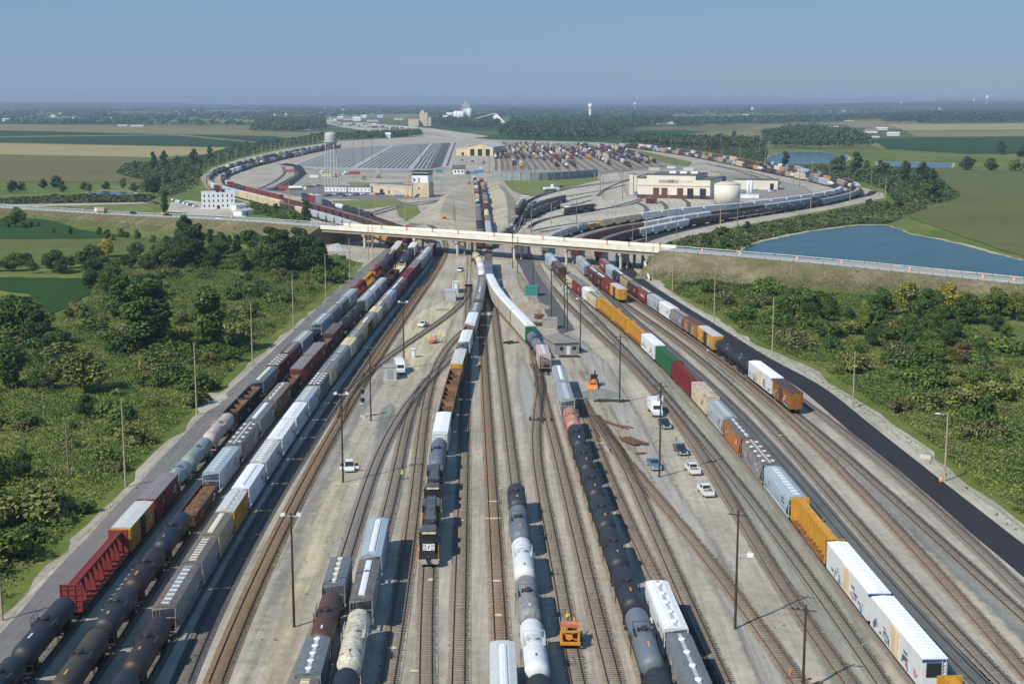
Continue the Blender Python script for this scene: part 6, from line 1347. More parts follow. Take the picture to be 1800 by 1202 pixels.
for x, y, wpx, h, lab, m in [(215, 222.5, 16, 3.2, 'long white poultry barn roof at the field edge, western of two', WHT), (240, 223, 22, 3.4, 'long white barn at the field edge, eastern of two', WHT), (196, 210, 8, 4, 'white farmhouse among the trees beyond the fields', WHT), (12, 213, 16, 6, 'grey farm barn at the picture edge', ROOFG), (60, 207, 8, 3, 'white house by a small steeple beyond the field', WHT), (110, 201, 7, 2.5, 'white barn roof in the far trees', WHT),
    (1508, 236, 24, 8, 'large farm barn with a brown hip roof', plain('barn_roof', (.22, .18, .16), .9, .1)), (1532, 234, 20, 9, 'second brown roofed farm barn beside the first', plain('barn_roof2', (.26, .2, .17), .9, .1)), (1571, 239, 20, 8, 'long white farm shed with a grey roof', WHT), (1551, 229, 18, 6, 'white farm building with a blue grey roof', WHT), (1495, 244, 24, 4, 'low white farmhouse in front of the barns', WHT), (1540, 243, 12, 4, 'small white farm store before the barns', WHT), (1470, 224, 28, 6, 'long red barn among the trees', plain('barn_red', (.22, .06, .05), .9, .1)), (1493, 213, 16, 4, 'white shed among the dark trees', WHT), (1407, 207, 6, 3, 'round white tank among far trees', WHT), (1440, 210, 12, 5, 'pink farm building in the far trees', CREAMW), (1580, 213, 6, 5, 'small white house before the long dark wood', WHT),
    (1185, 218, 22, 4, 'pale works building beyond the pale field', WHT), (1150, 219, 16, 3, 'row of pale houses beyond the bowl', WHT), (682, 243, 8, 12, 'white yard office tower beyond the bowl tracks', WHT), (620, 211, 32, 4, 'long blue roofed factory on the skyline', plain('blue_factory', (.18, .33, .48), .7, .1)), (627, 213, 13, 9, 'cluster of white tanks by the blue factory', WHT), (580, 214, 24, 3, 'cream warehouse before the blue factory', CREAMW), (668, 207, 10, 6, 'pale blue plant building on the skyline', plain('pale_blue', (.3, .42, .52), .7, .1)), (540, 229, 18, 3, 'white sheds at the far end of the fields', WHT), (790, 206, 10, 10, 'white plant with chimneys between the elevators', WHT), (1310, 204, 10, 3, 'white house in the far woods', WHT), (598, 209, 10, 5, 'pale grey silo block at the far factory end', SIL), (640, 208, 8, 7, 'slender white plant tower by the blue factory', WHT), (700, 211, 16, 4, 'long grey shed on the skyline left of the buff elevator', ROOFG), (655, 214, 20, 3, 'tan low factory shed before the blue plant', CREAMW), (720, 226, 26, 3, 'low pale freight shed beyond the yard', WHT), (770, 210, 14, 5, 'grey shed between the two elevators', SIL), (783, 213, 8, 12, 'pale silo beside the tall concrete elevator', SIL), (850, 212, 10, 4, 'small white shed beside the conical storage shed', WHT), (560, 207, 14, 3, 'white roofed works at the western skyline', WHT), (1775, 190, 12, 3, 'pale building in the far town', WHT), (1745, 196, 8, 3, 'white barn below the far town', WHT), (1660, 187, 10, 2.5, 'white barns in the far fields', WHT), (1000, 203, 24, 2, 'low pale roofs behind the woods', WHT)]:
    p, k = far_at(x, y); t = thing('far_building', lab, 'building', (p.x, p.y, 0)); w, h = wpx*k, h*k*.8
    block(t, 'wall', -w/2, w/2, 0, max(8, w*.5), 0, h*.6, WHT if m is not WHT else m); part('roof', MB().prism([(-1, h*.6+.05), (max(8, w*.5)+1, h*.6+.05), (max(8, w*.5)/2, h)], -w/2-1, w/2+1), m if m is not WHT else plain('far_white_roof', (.66, .66, .65), .7, .1), t)
g6 = random.Random(66)
for i in range(46):
    x = g6.choice([g6.uniform(-40, 420), g6.uniform(480, 760), g6.uniform(1180, 1800)]); y = g6.uniform(189, 209) if x < 420 else g6.uniform(193, 225) if x < 760 else g6.uniform(187, 204)
    p, k = far_at(x, y); s = g6.uniform(2.5, 6)*k; t = thing('far_house', 'small pale house half hidden in the far trees', 'house', (p.x, p.y, 0), g6.uniform(-.5, .5), 'houses in the far trees'); h = g6.uniform(1.8, 3.6)*k
    part('wall', MB().box(-s/2, s/2, 0, s*.6, 0, h), WHT, t); part('roof', MB().prism([(-.5, h+.02), (s*.6+.5, h+.02), (s*.3, h*1.5)], -s/2-.4, s/2+.4), g6.choice([ROOFG, WHT, ROOFB, CREAMW]), t)

# clutter of the terminal beyond the bridge: containers, machines, trailers
def container(x, y, col, lab, L=9, rot=0.0):
    p = px(x, y); t = thing('container', lab, 'container', (p.x, p.y, .1), rot); m = plain('container_' + lab.split()[0], col, .6, .12)
    b = MB().box(-L/2, L/2, -1.2, 1.2, .12, 2.7)
    for i in range(int(L/.8)): u = -L/2+.4+i*.8; b.box(u-.08, u+.08, -1.24, -1.2, .2, 2.6)
    part('shell', b, m, t); part('roof', MB().box(-L/2-.03, L/2+.03, -1.23, 1.23, 2.71, 2.8), m, t); part('door', MB().box(L/2, L/2+.05, -1.1, 1.1, .25, 2.6), STEEL, t)
for a in ((502, 333, (.33, .06, .05), 'red container beside the tanker trailer'), (623, 307, (.36, .08, .06), 'brick red container behind the site trailers'), (552, 313, (.7, .72, .72), 'white container stood near the yellow machines'), (720, 325, (.5, .42, .28), 'tan container behind the low tan building'), (842, 304, (.08, .2, .5), 'blue covered stack beside the hump'), (1128, 344, (.08, .16, .42), 'blue container before the locomotive shop'), (772, 304, (.05, .25, .2), 'green container beyond the control tower'), (830, 306, (.06, .2, .36), 'dark blue container at the hump end'), (880, 311, (.35, .35, .34), 'grey container at the barrier end'), (575, 311, (.62, .5, .2), 'yellow container on the bare tower yard'), (1335, 325, (.55, .3, .08), 'orange container behind the slim silos'), (1262, 343, (.5, .1, .08), 'red container against the storage tank'), (510, 303, (.3, .08, .06), 'rusty container beside the dark hump lead'), (1180, 297, (.6, .6, .58), 'pale container behind the locomotive shop'), (1210, 300, (.55, .57, .6), 'silver container behind the locomotive shop'), (1150, 300, (.5, .48, .42), 'beige container behind the locomotive shop')): container(*a, L=g6.uniform(6, 12), rot=g6.uniform(-.3, .3))
def excavator(x, y, lab, rot):
    p = px(x, y); t = thing('excavator', lab, 'excavator', (p.x, p.y, .1), rot)
    for s in (-1, 1): part('track', MB().prismy([(-2, .1), (2, .1), (2.3, .5), (2, .95), (-2, .95), (-2.3, .5)], s*1.1-.3, s*1.1+.3), BLACK, t)
    part('body', MB().box(-2, 1.4, -1.3, 1.3, 1.0, 2.2), YELLOW, t); part('cab', MB().box(.2, 1.6, .2, 1.3, 2.2, 3.3), GLASS, t); b = MB(); b.tube((1.2, -.3, 1.8), (3.6, -.3, 4.8), .28, n=6); b.tube((3.6, -.3, 4.8), (5.4, -.3, 2.2), .22, n=6); part('boom', b, YELLOW, t); part('bucket', MB().prismy([(5.0, 1.2), (5.9, 1.2), (5.8, 2.2), (5.2, 2.2)], -.8, .2), BLACK, t)
for x, y, lab in ((590, 312, 'yellow excavator on the bare ground near the white container'), (640, 316, 'yellow excavator beside the brick red container'), (664, 313, 'yellow excavator with raised boom near the drained track'), (798, 306, 'yellow excavator working beside the hump house'), (660, 408, 'yellow digger on the lane behind the bridge'), (785, 392, 'yellow digger at the foot of the cut slope')): excavator(x, y, lab, g6.uniform(0, 6))
A_ = px(796, 306.5); t = thing('hump_house', 'small white house with a grey gabled roof on the hump', 'building', (A_.x, A_.y, 0)); block(t, 'wall', 0, 11, 0, 9, 0, 5, WHT); part('roof', MB().prism([(-.6, 5.01), (9.6, 5.01), (4.5, 8.6)], -.6, 11.6), ROOFB, t)
for i in range(3): part('window', MB().box(1.5+i*3.4, 3+i*3.4, -.06, 0, 1.6, 3.4), GLASS, t)
p = px(717, 347); t = thing('boom_lift', 'orange boom lift raised beside the tan control tower', 'lift', (p.x, p.y - 3, 0)); part('base', MB().box(-1.2, 1.2, -1, 1, .4, 1.8), ORANGE, t); b = MB().tube((0, 0, 1.6), (.8, 0, 14), .25, n=6); b.tube((.8, 0, 14), (1.6, 0, 16), .2, n=6); part('boom', b, ORANGE, t); part('basket', MB().box(1.2, 2.6, -.6, .6, 15.8, 16.9), ORANGE, t)
def tanker(x, y, lab, rot):
    p = px(x, y); t = thing('tanker_trailer', lab, 'trailer', (p.x, p.y, .1), rot); part('tank', MB().lathe([(.1, -5.5), (1.1, -5.2), (1.2, -4.5), (1.2, 4.5), (1.1, 5.2), (.1, 5.5)], 16, 'x', (0, 0, 2.2)), WHITE, t, smooth=True); part('chassis', MB().box(-5.4, 5.4, -.6, .6, .6, 1.0), BLACK, t); part('cab', MB().box(6, 8.2, -1.2, 1.2, .6, 3.0), WHITE, t)
tanker(520, 335, 'white road tanker parked at the end of the site trailers', .1); tanker(966, 337, 'white road tanker by the track to the barrier', .5)
# ------------------------------------------------------------------ road vehicles, machines, people
CARP = {}
def carpaint(h):
    if h not in CARP:
        m, n, b = nt_new('car_paint'); b.inputs['Base Color'].default_value = (*srgb(h), 1); b.inputs['Roughness'].default_value = .3; b.inputs['Coat Weight'].default_value = .4; CARP[h] = m
    return CARP[h]
WHEEL = None
def wheels(t, xs, r=.38, tr=.78):
    global WHEEL
    if WHEEL is None:
        w = MB().tube((0, -.13, 0), (0, .13, 0), 1.0, n=14); w.tube((0, -.15, 0), (0, .15, 0), .55, n=10, mi=1); WHEEL = w.mesh('wheel', [RUBBER, STEEL])
    for x in xs:
        for s in (-1, 1):
            o = link('wheel', WHEEL, t); o.location = (x, s*tr, r); o.scale = (r, 1, r)
def vehicle(kind, label, p, rot, h, group=None, load=None, cat=None):
    """x is forward"""
    t = thing({'pickup': 'pickup_truck', 'suv': 'suv', 'sedan': 'car', 'van': 'box_truck'}[kind], label, cat or {'pickup': 'pickup truck', 'suv': 'car', 'sedan': 'car', 'van': 'truck'}[kind], (p.x, p.y, p.z), rot, group); m = carpaint(h)
    if kind == 'pickup':
        L = 5.7; b = MB().prismy([(-2.85,.55),(2.8,.55),(2.85,.95),(2.65,1.12),(1.3,1.2),(-.75,1.2),(-.75,.95),(-2.8,.95)], -.95, .95)
        for s in (-1, 1): b.box(-2.85, -.7, s*.95-.07 if s > 0 else -.95, .95 if s > 0 else -.88, .95, 1.28)
        b.box(-2.85, -2.76, -.88, .88, .95, 1.25)
        part('body', b, m, t); cab = MB().add([(1.25,-.86,1.2),(1.25,.86,1.2),(-.75,.86,1.2),(-.75,-.86,1.2),(.55,-.72,1.86),(.55,.72,1.86),(-.6,.72,1.86),(-.6,-.72,1.86)], [(3,2,1,0),(4,5,6,7),(0,1,5,4),(1,2,6,5),(2,3,7,6),(3,0,4,7)]); part('cab', cab, m, t)
        g = MB().add([(1.2,-.74,1.26),(1.2,.74,1.26),(.62,.66,1.8),(.62,-.66,1.8)], [(0,1,2,3)]); g.v = [(x+.03, y, z+.02) for x, y, z in g.v]
        g.add([(-.78,-.72,1.28),(-.78,.72,1.28),(-.66,.64,1.78),(-.66,-.64,1.78)], [(3,2,1,0)])
        for s in (-1, 1): g.add([(1.0,s*.87,1.26),(-.66,s*.87,1.26),(-.56,s*.76,1.78),(.5,s*.76,1.78)], [(0,1,2,3)])
        part('window', g, GLASS, t); wheels(t, (-1.75, 1.8)); bm = MB().box(2.82, 2.95, -.92, .92, .45, .68); bm.box(-2.98, -2.86, -.92, .92, .45, .68); part('bumper', bm, STEEL, t)
        for s in (-1, 1): part('headlight', MB().box(2.8, 2.88, s*.72-.16, s*.72+.16, .78, .98), CHROME, t)
        part('bed_liner', MB().box(-2.75, -.76, -.87, .87, .955, .99), BLACK, t)
    elif kind in ('suv', 'sedan'):
        L = 4.8; zt = 1.75 if kind == 'suv' else 1.42; zb = 1.02 if kind == 'suv' else .88
        part('body', MB().prismy([(-2.35,.4),(2.3,.4),(2.35,.72),(2.2,zb-.06),(1.1,zb),(-2.1,zb),(-2.38,.8)], -.9, .9), m, t)
        r0 = -2.0 if kind == 'suv' else -1.55
        cab = MB().add([(1.1,-.82,zb),(1.1,.82,zb),(r0-.1,.82,zb),(r0-.1,-.82,zb),(.35,-.68,zt),(.35,.68,zt),(r0+.25,.68,zt),(r0+.25,-.68,zt)], [(3,2,1,0),(4,5,6,7)], 0); cab.add(cab.v[:8], [(0,1,5,4),(1,2,6,5),(2,3,7,6),(3,0,4,7)], 1); part('cabin', cab, [m, GLASS], t)
        wheels(t, (-1.4, 1.45), .35)
        for s in (-1, 1): part('headlight', MB().box(2.28, 2.36, s*.65-.16, s*.65+.16, .62, .78), CHROME, t)
    else:
        part('cargo_box', MB().box(-4.2, .6, -1.15, 1.15, .95, 3.3), m, t); part('chassis', MB().box(-4.1, 3.0, -.5, .5, .55, .9), BLACK, t)
        part('cab', MB().prismy([(.7,.6),(3.3,.6),(3.35,1.45),(2.3,1.6),(1.75,2.5),(.7,2.55)], -1.05, 1.05), m, t)
        g = MB().add([(2.3,-.9,1.66),(2.3,.9,1.66),(1.8,.85,2.42),(1.8,-.85,2.42)], [(0,1,2,3)]); g.v = [(x+.04, y, z) for x, y, z in g.v]; part('window', g, GLASS, t); wheels(t, (-2.9, 2.3), .5, .95); part('bumper', MB().box(3.35, 3.5, -1.05, 1.05, .5, .8), STEEL, t)
        for s in (-1, 1): part('headlight', MB().box(3.33, 3.39, s*.8-.15, s*.8+.15, 1.0, 1.22), CHROME, t)
    if load: part('cargo', load, plain('truck_bed_cargo', (.30, .25, .19), .9, .5, 2.5), t)
    return t
def bedload(s):
    g = random.Random(s); b = MB()
    for i in range(9): x, y = g.uniform(-2.5, -1.0), g.uniform(-.6, .6); b.box(x-.25, x+.25, y-.15, y+.15, 1.0, 1.0+g.uniform(.15, .55))
    return b
for kind, x, y, rot, h, lab, ld in [
    ('pickup', 1240, 868, 96, '#dfe3e6', 'white pickup with tools in its bed, nearest of the parked row', 1), ('pickup', 1217, 830, 96, '#dfe3e6', 'white pickup parked behind the nearest white pickup', 2),
    ('pickup', 1196, 796, -84, '#22303c', 'dark blue pickup with orange beacon facing the near white pickups', 3), ('pickup', 1149, 822, -85, '#5c7686', 'grey blue pickup with white roof rack beside the tall pole', 4), ('pickup', 1168, 750, -85, '#1e2a3a', 'dark navy pickup parked in front of the white box truck', None),
    ('van', 1152, 728, -86, '#e8ebec', 'white service box truck parked on the worn lane', None), ('suv', 614, 826, -82, '#e2e6e8', 'white SUV with its front doors open beside a pole', None), ('pickup', 744, 574, -105, '#e6e9ea', 'white pickup parked beside the workers on the dirt lane', None),
    ('van', 703, 655, -80, '#e8ebec', 'white truck parked beside the grey ribbed equipment house', None), ('suv', 809, 477, -100, '#e6e9ea', 'white SUV on the dirt lane near the bridge', None), ('van', 801, 512, -90, '#dfe4e8', 'white high truck beside the silver equipment house', None)]:
    t = vehicle(kind, lab, px(x, y), R(rot), h, None, bedload(ld) if ld else None)
    if 'doors open' in lab:
        for s in (-1, 1): part('door', MB().box(.95, 1.02, min(s*.92, s*1.85), max(s*.92, s*1.85), .5, 1.05), carpaint(h), t); part('door_window', MB().box(.96, 1.01, min(s*.98, s*1.7), max(s*.98, s*1.7), 1.06, 1.6), GLASS, t)
def road_z(x):   # height of the highway at world x
    i = min(range(len(RN)), key=lambda j: abs(RN[j].x - x)); return RN[i], RF[i], i
def on_road(pxx, kind, lab, h, f, back=False):
    a, b, i = road_z(px(pxx, 380 + (pxx-300)*.03, 6).x if pxx < 560 else px(pxx, 420, 8).x); p = a.lerp(b, f); d = RN[i+1] - RN[i]
    return p, math.atan2(d.y, d.x) + (math.pi if back else 0)
for pxx, kind, lab, h, f, bk in ((212, 'suv', 'dark car on the road before the bridge, farthest from the bridge', '#23282e', .6, False), (290, 'pickup', 'black pickup on the road near the office car park', '#1c2026', .3, True), (395, 'sedan', 'white car on the road just before the bridge', '#e4e7e8', .3, False)):
    p, r = on_road(pxx, kind, lab, h, f, bk); vehicle(kind, lab, p + Vector((0, 0, .01)), r, h)
p, r = on_road(137, 'van', '', '', .5); t = thing('dump_truck', 'tan tipper lorry with a white cab on the approach road', 'truck', (p.x, p.y, p.z), r + math.pi)
part('cab', MB().prismy([(2.6, .6), (5, .6), (5.05, 1.6), (4.6, 2.9), (2.6, 3.0)], -1.2, 1.2), WHITE, t); part('tipper_body', MB().prismy([(-5, 1.1), (2.3, 1.1), (2.4, 3.1), (-5.2, 3.1)], -1.25, 1.25), plain('tipper_tan', (.36, .31, .22), .8, .2), t); part('window', MB().box(4.72, 5.0, -1.0, 1.0, 1.75, 2.5), GLASS, t); part('chassis', MB().box(-4.9, 4.9, -.5, .5, .6, 1.0), BLACK, t); wheels(t, (-4, -2.7, 1.0, 3.9), .52, 1.0)
# cars in the car parks (few pixels each)
smallcar = MB().prismy([(-2.2,.3),(2.2,.3),(2.25,.8),(1.2,.95),(.5,1.45),(-1.4,1.45),(-2.2,.95)], -.88, .88).mesh('car', carpaint('#888888'))
g7 = random.Random(77); cm, cn, cb = nt_new('parked_car_paint'); oi = N(cn, 'ShaderNodeObjectInfo'); cn.links.new(oi.outputs['Color'], cb.inputs['Base Color']); cb.inputs['Roughness'].default_value = .3; smallcar.materials[0] = cm
def lot(a, b, n, label, group, rot):
    for i in range(n):
        t = (i + g7.uniform(-.15, .15)) / max(1, n-1); p = px(a[0]+(b[0]-a[0])*t, a[1]+(b[1]-a[1])*t); c = srgb(g7.choice(['#d8dcde', '#24282c', '#8a2a2a', '#9aa0a6', '#3a4656', '#c4c8ca', '#5a6068']))
        o = link('car', smallcar, None, (p.x, p.y, .1), rot + g7.uniform(-.05, .05), (*c, 1)); tag(o, label, 'car', group)
lot((303, 352), (343, 364), 13, 'parked car in the slanting row outside the white office block', 'cars outside the white office', 1.0); lot((572, 346), (598, 343), 7, 'parked car in front of the site trailers, water tower end', 'cars by the site trailers', 1.2); lot((606, 346), (640, 343), 8, 'parked car in front of the site trailers, tan office end', 'cars beside the trailers and tan office', 1.2); lot((655, 343), (690, 342), 6, 'parked car in front of the low tan building', 'cars before the tan building', .3); lot((515, 332), (560, 328), 9, 'parked car on the dark lot behind the site trailers', 'cars on the dark lot', .9); lot((535, 343), (560, 345), 3, 'car in the lot under the water tower', 'cars under the water tower', .2); lot((1010, 372), (1045, 363), 5, 'car parked on the pale apron before the locomotive shop', 'cars on the pale apron', .6); lot((262, 355), (285, 362), 4, 'vehicle on the lawn edge by the office drive', 'cars by the office drive', .4); lot((960, 336), (985, 330), 4, 'vehicle beside the track to the noise barrier', 'vehicles by the barrier track', .5); lot((1355, 338), (1368, 334), 4, 'vehicle beside the warehouse behind the tank', 'vehicles by the warehouse', .5)
# backhoe
p = px(1045, 682); t = thing('backhoe_loader', 'orange and black backhoe loader parked on the gravel by a pole', 'backhoe', (p.x, p.y+2, 0), R(-98))
part('chassis', MB().box(-1.6, 2.0, -.55, .55, .7, 1.3), BLACK, t); part('engine_hood', MB().prismy([(.5, 1.1), (2.1, 1.1), (2.15, 1.6), (.5, 1.9)], -.5, .5), ORANGE, t); part('cab', MB().box(-1.2, .45, -.8, .8, 1.3, 2.75), plain('backhoe_cab', (.04, .05, .055), .4, .1), t); part('cab_roof', MB().box(-1.3, .6, -.85, .85, 2.76, 2.86), BLACK, t)
part('window', MB().box(.455, .48, -.7, .7, 1.6, 2.6), GLASS, t); part('bucket', MB().prismy([(3.2, .15), (4.1, .1), (3.6, .55), (3.4, 1.1), (3.2, 1.1)], -1.15, 1.15), ORANGE, t); la = MB()
for s in (-1, 1): la.tube((.6, s*.7, 1.6), (3.3, s*.75, .7), .13, n=6)
part('loader_arm', la, ORANGE, t); bm = MB(); bm.tube((-1.7, 0, 1.0), (-2.6, 0, 3.6), .18, n=6); bm.tube((-2.6, 0, 3.6), (-3.2, 0, 1.6), .14, n=6); bm.box(-3.5, -2.9, -.3, .3, 1.0, 1.6); part('backhoe_arm', bm, BLACK, t); wheels(t, (-1.0,), .78, .95); wheels(t, (1.7,), .5, .85)
# orange track machine
p = px(1003, 1143); t = thing('track_machine', 'orange rail mounted track maintenance machine with a red engine cover', 'track machine', (p.x, p.y + 1.6, ZR), math.pi/2 - .03)
O2 = plain('machine_orange', (.66, .27, .03), .55, .18, 1.2)
fr = MB()
for s in (-1, 1): fr.box(-1.6, 2.2, s*1.15-.12, s*1.15+.12, .55, .85); fr.box(-1.6, -1.45, s*1.1-.1, s*1.1+.1, .85, 2.3)
fr.box(-1.75, -1.55, -1.3, 1.3, .5, .9); fr.box(2.05, 2.25, -1.3, 1.3, .5, .9); fr.box(-1.6, -1.45, -1.2, 1.2, 2.15, 2.35); fr.box(-.9, -.75, -1.2, 1.2, .86, 1.1)
part('frame', fr, O2, t); part('side_cover', MB().box(-1.5, 1.4, .95, 1.2, .86, 1.9), O2, t); part('side_cover', MB().box(-1.5, 1.4, -1.2, -.95, .86, 1.9), O2, t); part('engine', MB().box(-1.0, .6, -.75, .75, .9, 1.65), plain('engine_dark', (.06, .045, .035), .8, .4, 3), t); part('engine_cover', MB().box(.65, 1.9, -1.15, 1.15, 1.92, 2.35), plain('faded_red_cover', (.50, .17, .09), .7, .25, 1.5), t)
ee = MB().tube((-1.0, .1, 1.3), (-1.0, -.5, 1.9), .16, n=8); ee.lathe([(.45, -.1), (.45, .1)], 14, 'x', (-1.2, .15, 1.45)); ee.tube((-1.3, -.8, 1.0), (-1.3, .8, 1.8), .07, n=6); ee.tube((-1.2, .7, 1.0), (.3, .7, 2.1), .08, n=6); part('hydraulic_pump', ee, O2, t)
for x in (-1.1, 1.7): part('wheelset', MB().tube((x, -.85, .0+.3), (x, .85, .3), .3, n=12), DARK, t)
part('work_arm', MB().tube((2.0, -.6, 1.2), (3.0, -.5, 2.4), .12, n=6), YELLOW, t); part('seat', MB().box(1.0, 1.5, -.3, .3, 1.0, 1.9), BLACK, t)
# people: one skinned body each
VEST = plain('hi_vis_yellow', (.55, .75, .03), .7, .1); SKIN = plain('skin', (.42, .24, .16), .6, .1); JEAN = plain('blue_jeans', (.07, .12, .24), .8, .2); DARKT = plain('dark_trousers', (.035, .04, .055), .8, .2); HELM = plain('orange_helmet', (.75, .18, .03), .4, .05)
def body_mesh(pose):
    J = {'pelvis': (0, 0, .96), 'waist': (0, 0, 1.12), 'chest': (.02, 0, 1.34), 'neck': (.02, 0, 1.5), 'head': (.04, 0, 1.62), 'crown': (.03, 0, 1.73)}
    for s, c in ((1, 'l'), (-1, 'r')):
        J |= {'hip'+c: (0, s*.1, .9), 'kn'+c: (.04 + .1*s*pose['stride'], s*.11, .5), 'an'+c: (-.02 + .2*s*pose['stride'], s*.12, .08), 'to'+c: (.16 + .2*s*pose['stride'], s*.13, .04), 'sh'+c: (.0, s*.19, 1.43), 'el'+c: (pose['el'+c][0], s*.27, pose['el'+c][1]), 'wr'+c: (pose['wr'+c][0], s*.26, pose['wr'+c][1]), 'ha'+c: (pose['wr'+c][0]+.05, s*.25, pose['wr'+c][1]-.08)}
    nm = list(J); E = [('pelvis', 'waist'), ('waist', 'chest'), ('chest', 'neck'), ('neck', 'head'), ('head', 'crown')]
    for c in 'lr': E += [('pelvis', 'hip'+c), ('hip'+c, 'kn'+c), ('kn'+c, 'an'+c), ('an'+c, 'to'+c), ('chest', 'sh'+c), ('sh'+c, 'el'+c), ('el'+c, 'wr'+c), ('wr'+c, 'ha'+c)]
    rad = dict(pelvis=.15, waist=.135, chest=.165, neck=.06, head=.1, crown=.075, hip=.1, kn=.07, an=.05, to=.04, sh=.075, el=.05, wr=.035, ha=.04)
    me = bpy.data.meshes.new('body'); me.from_pydata([J[k] for k in nm], [(nm.index(a), nm.index(b)) for a, b in E], [])
    o = bpy.data.objects.new('tmp', me); COL.objects.link(o); sk = o.modifiers.new('s', 'SKIN'); sb = o.modifiers.new('b', 'SUBSURF'); sb.levels = 1; sb.render_levels = 1
    sv = me.skin_vertices[0].data
    for i, k in enumerate(nm): r = rad[k if k in rad else k[:-1]]; sv[i].radius = (r, r)
    sv[0].use_root = True
    dg = bpy.context.evaluated_depsgraph_get(); dg.update(); out = bpy.data.meshes.new_from_object(o.evaluated_get(dg)); bpy.data.objects.remove(o); return out
POSES = [{'stride': .3, 'ell': (-.05, 1.18), 'elr': (-.02, 1.18), 'wrl': (.12, .98), 'wrr': (.05, .94)}, {'stride': .1, 'ell': (.1, 1.2), 'elr': (.12, 1.22), 'wrl': (.34, 1.2), 'wrr': (.36, 1.25)}, {'stride': .6, 'ell': (.0, 1.17), 'elr': (.1, 1.2), 'wrl': (.2, 1.0), 'wrr': (.32, 1.08)}]
BODY = []
for P in POSES:
    me = body_mesh(P); me.materials.clear()
    for m in (SKIN, JEAN, VEST): me.materials.append(m)
    for f in me.polygons: z = f.center.z; f.material_index = 1 if z < .98 and abs(f.center.y) < .24 else (2 if z < 1.47 and math.hypot(f.center.y, 0) < .24 else 0); f.use_smooth = True
    BODY.append(me)
VESTM = MB().prism([(-.2, 1.0), (.2, 1.0), (.23, 1.3), (.2, 1.47), (.07, 1.5), (-.07, 1.5), (-.2, 1.47), (-.23, 1.3)], -.17, .19).mesh('hi_vis_vest', VEST)
HELMM = MB().lathe([(.15, 1.66), (.135, 1.7), (.12, 1.78), (.06, 1.83), (.0, 1.84)], 12, 'z', (.03, 0, 0)).mesh('hard_hat', HELM)
HELMW = MB().lathe([(.15, 1.66), (.135, 1.7), (.12, 1.78), (.06, 1.83), (.0, 1.84)], 12, 'z', (.03, 0, 0)).mesh('hard_hat', WHITE)
for i, (x, y, z, rot, lab) in enumerate([(707, 843, 0, -84, 'person in yellow vest and blue jeans walking between the tracks'), (998, 1098, 0, 200, 'person in yellow vest stooping behind the orange track machine'), (1023, 1131, 0, 170, 'person in green vest beside the orange track machine'),
    (748, 600, 0, 20, 'person in yellow vest standing apart at the near end of the work gang'), (757, 598, 0, -10, 'person in yellow vest beside the orange compressor'), (767, 596, 0, 180, 'person in yellow vest at the back of the work gang'), (773.5, 595, 0, 200, 'person in yellow vest behind the grey cart'), (777, 602, 0, 160, 'person in yellow vest nearest the rails of the work gang'), (1148, 785, 1.0, 0, 'person in pale shirt standing in the dark blue pickup bed')]):
    p = px(x, y) if z == 0 else px(1188, 783); t = thing('person', lab, 'person', (p.x, p.y, z), R(rot)); link('body', BODY[i % 3], t); link('vest', VESTM, t); link('hard_hat', HELMM if i % 3 else HELMW, t); t.scale = (1.05,)*3
p = px(760, 604); t = thing('compressor', 'orange and red compressor trailer among the workers', 'compressor', (p.x, p.y, 0), R(95)); part('housing', MB().prismy([(-1, .5), (1, .5), (1, 1.3), (.6, 1.6), (-.8, 1.6), (-1, 1.3)], -.65, .65), ORANGE, t); part('panel', MB().box(-1.02, .2, -.66, -.1, .6, 1.2), RED, t); wheels(t, (0,), .35, .7); part('drawbar', MB().tube((1, 0, .5), (2, 0, .45), .06, n=6), BLACK, t)
p = px(769, 602); t = thing('rail_cart', 'grey rail cart with tools beside the orange compressor', 'cart', (p.x, p.y, 0), R(20)); part('deck', MB().box(-1.1, 1.1, -.7, .7, .4, .55), STEEL, t); part('tool_box', MB().box(-.7, .3, -.4, .4, .56, 1.0), GREYS, t); wheels(t, (-.7, .7), .2, .7)
# traffic barrels and cones
BAR = MB().lathe([(.33, .0), (.33, .06), (.27, .07), (.23, .95), (.0, .97)], 12); BAR.m = [0]*len(BAR.m); BARM = BAR.mesh('barrel_body', ORANGE)
BND = MB()
for z in (.3, .62): BND.lathe([(.275-z*.03, z), (.265-z*.03, z+.14)], 12)
BNDM = BND.mesh('white_band', WHITE)
def barrel(p, lab, grp=None, k=1.0):
    t = thing('traffic_barrel', lab, 'traffic barrel', (p.x, p.y, p.z), 0, grp); link('barrel_body', BARM, t); link('white_band', BNDM, t); t.scale = (k*1.3, k*1.3, k*1.2)
for x in (591, 645, 692, 732, 782, 849, 886, 942, 982, 1050, 1082, 1144):
    i = min(range(ia, ib), key=lambda j: abs(RN[j].x - px(x, 405 + (x-564)*.06, 9).x)); barrel(RN[i].lerp(RF[i], .55), 'orange traffic barrel on the bridge deck', 'traffic barrels along the bridge', 1.5)
for x, y in ((1222, 444), (1297, 451), (1397, 457), (1476, 464), (1587, 474), (1716, 486), (1795, 494)):
    i = min(range(ib, len(RN)), key=lambda j: abs(RN[j].x - px(x, y, 7).x)); barrel(RN[i].lerp(RF[i], .35), 'orange traffic barrel on the road past the bridge', 'traffic barrels past the bridge', 1.5)
for x in (60, 102, 150, 290, 335, 420):
    i = min(range(0, ia), key=lambda j: abs(RN[j].x - px(x, 372, 5).x)); barrel(RN[i].lerp(RF[i], .85), 'orange traffic barrel on the road before the bridge', 'traffic barrels before the bridge', 1.5)
barrel(px(1654, 846), 'orange and white traffic barrel beside the lamp pole on the gravel shoulder')
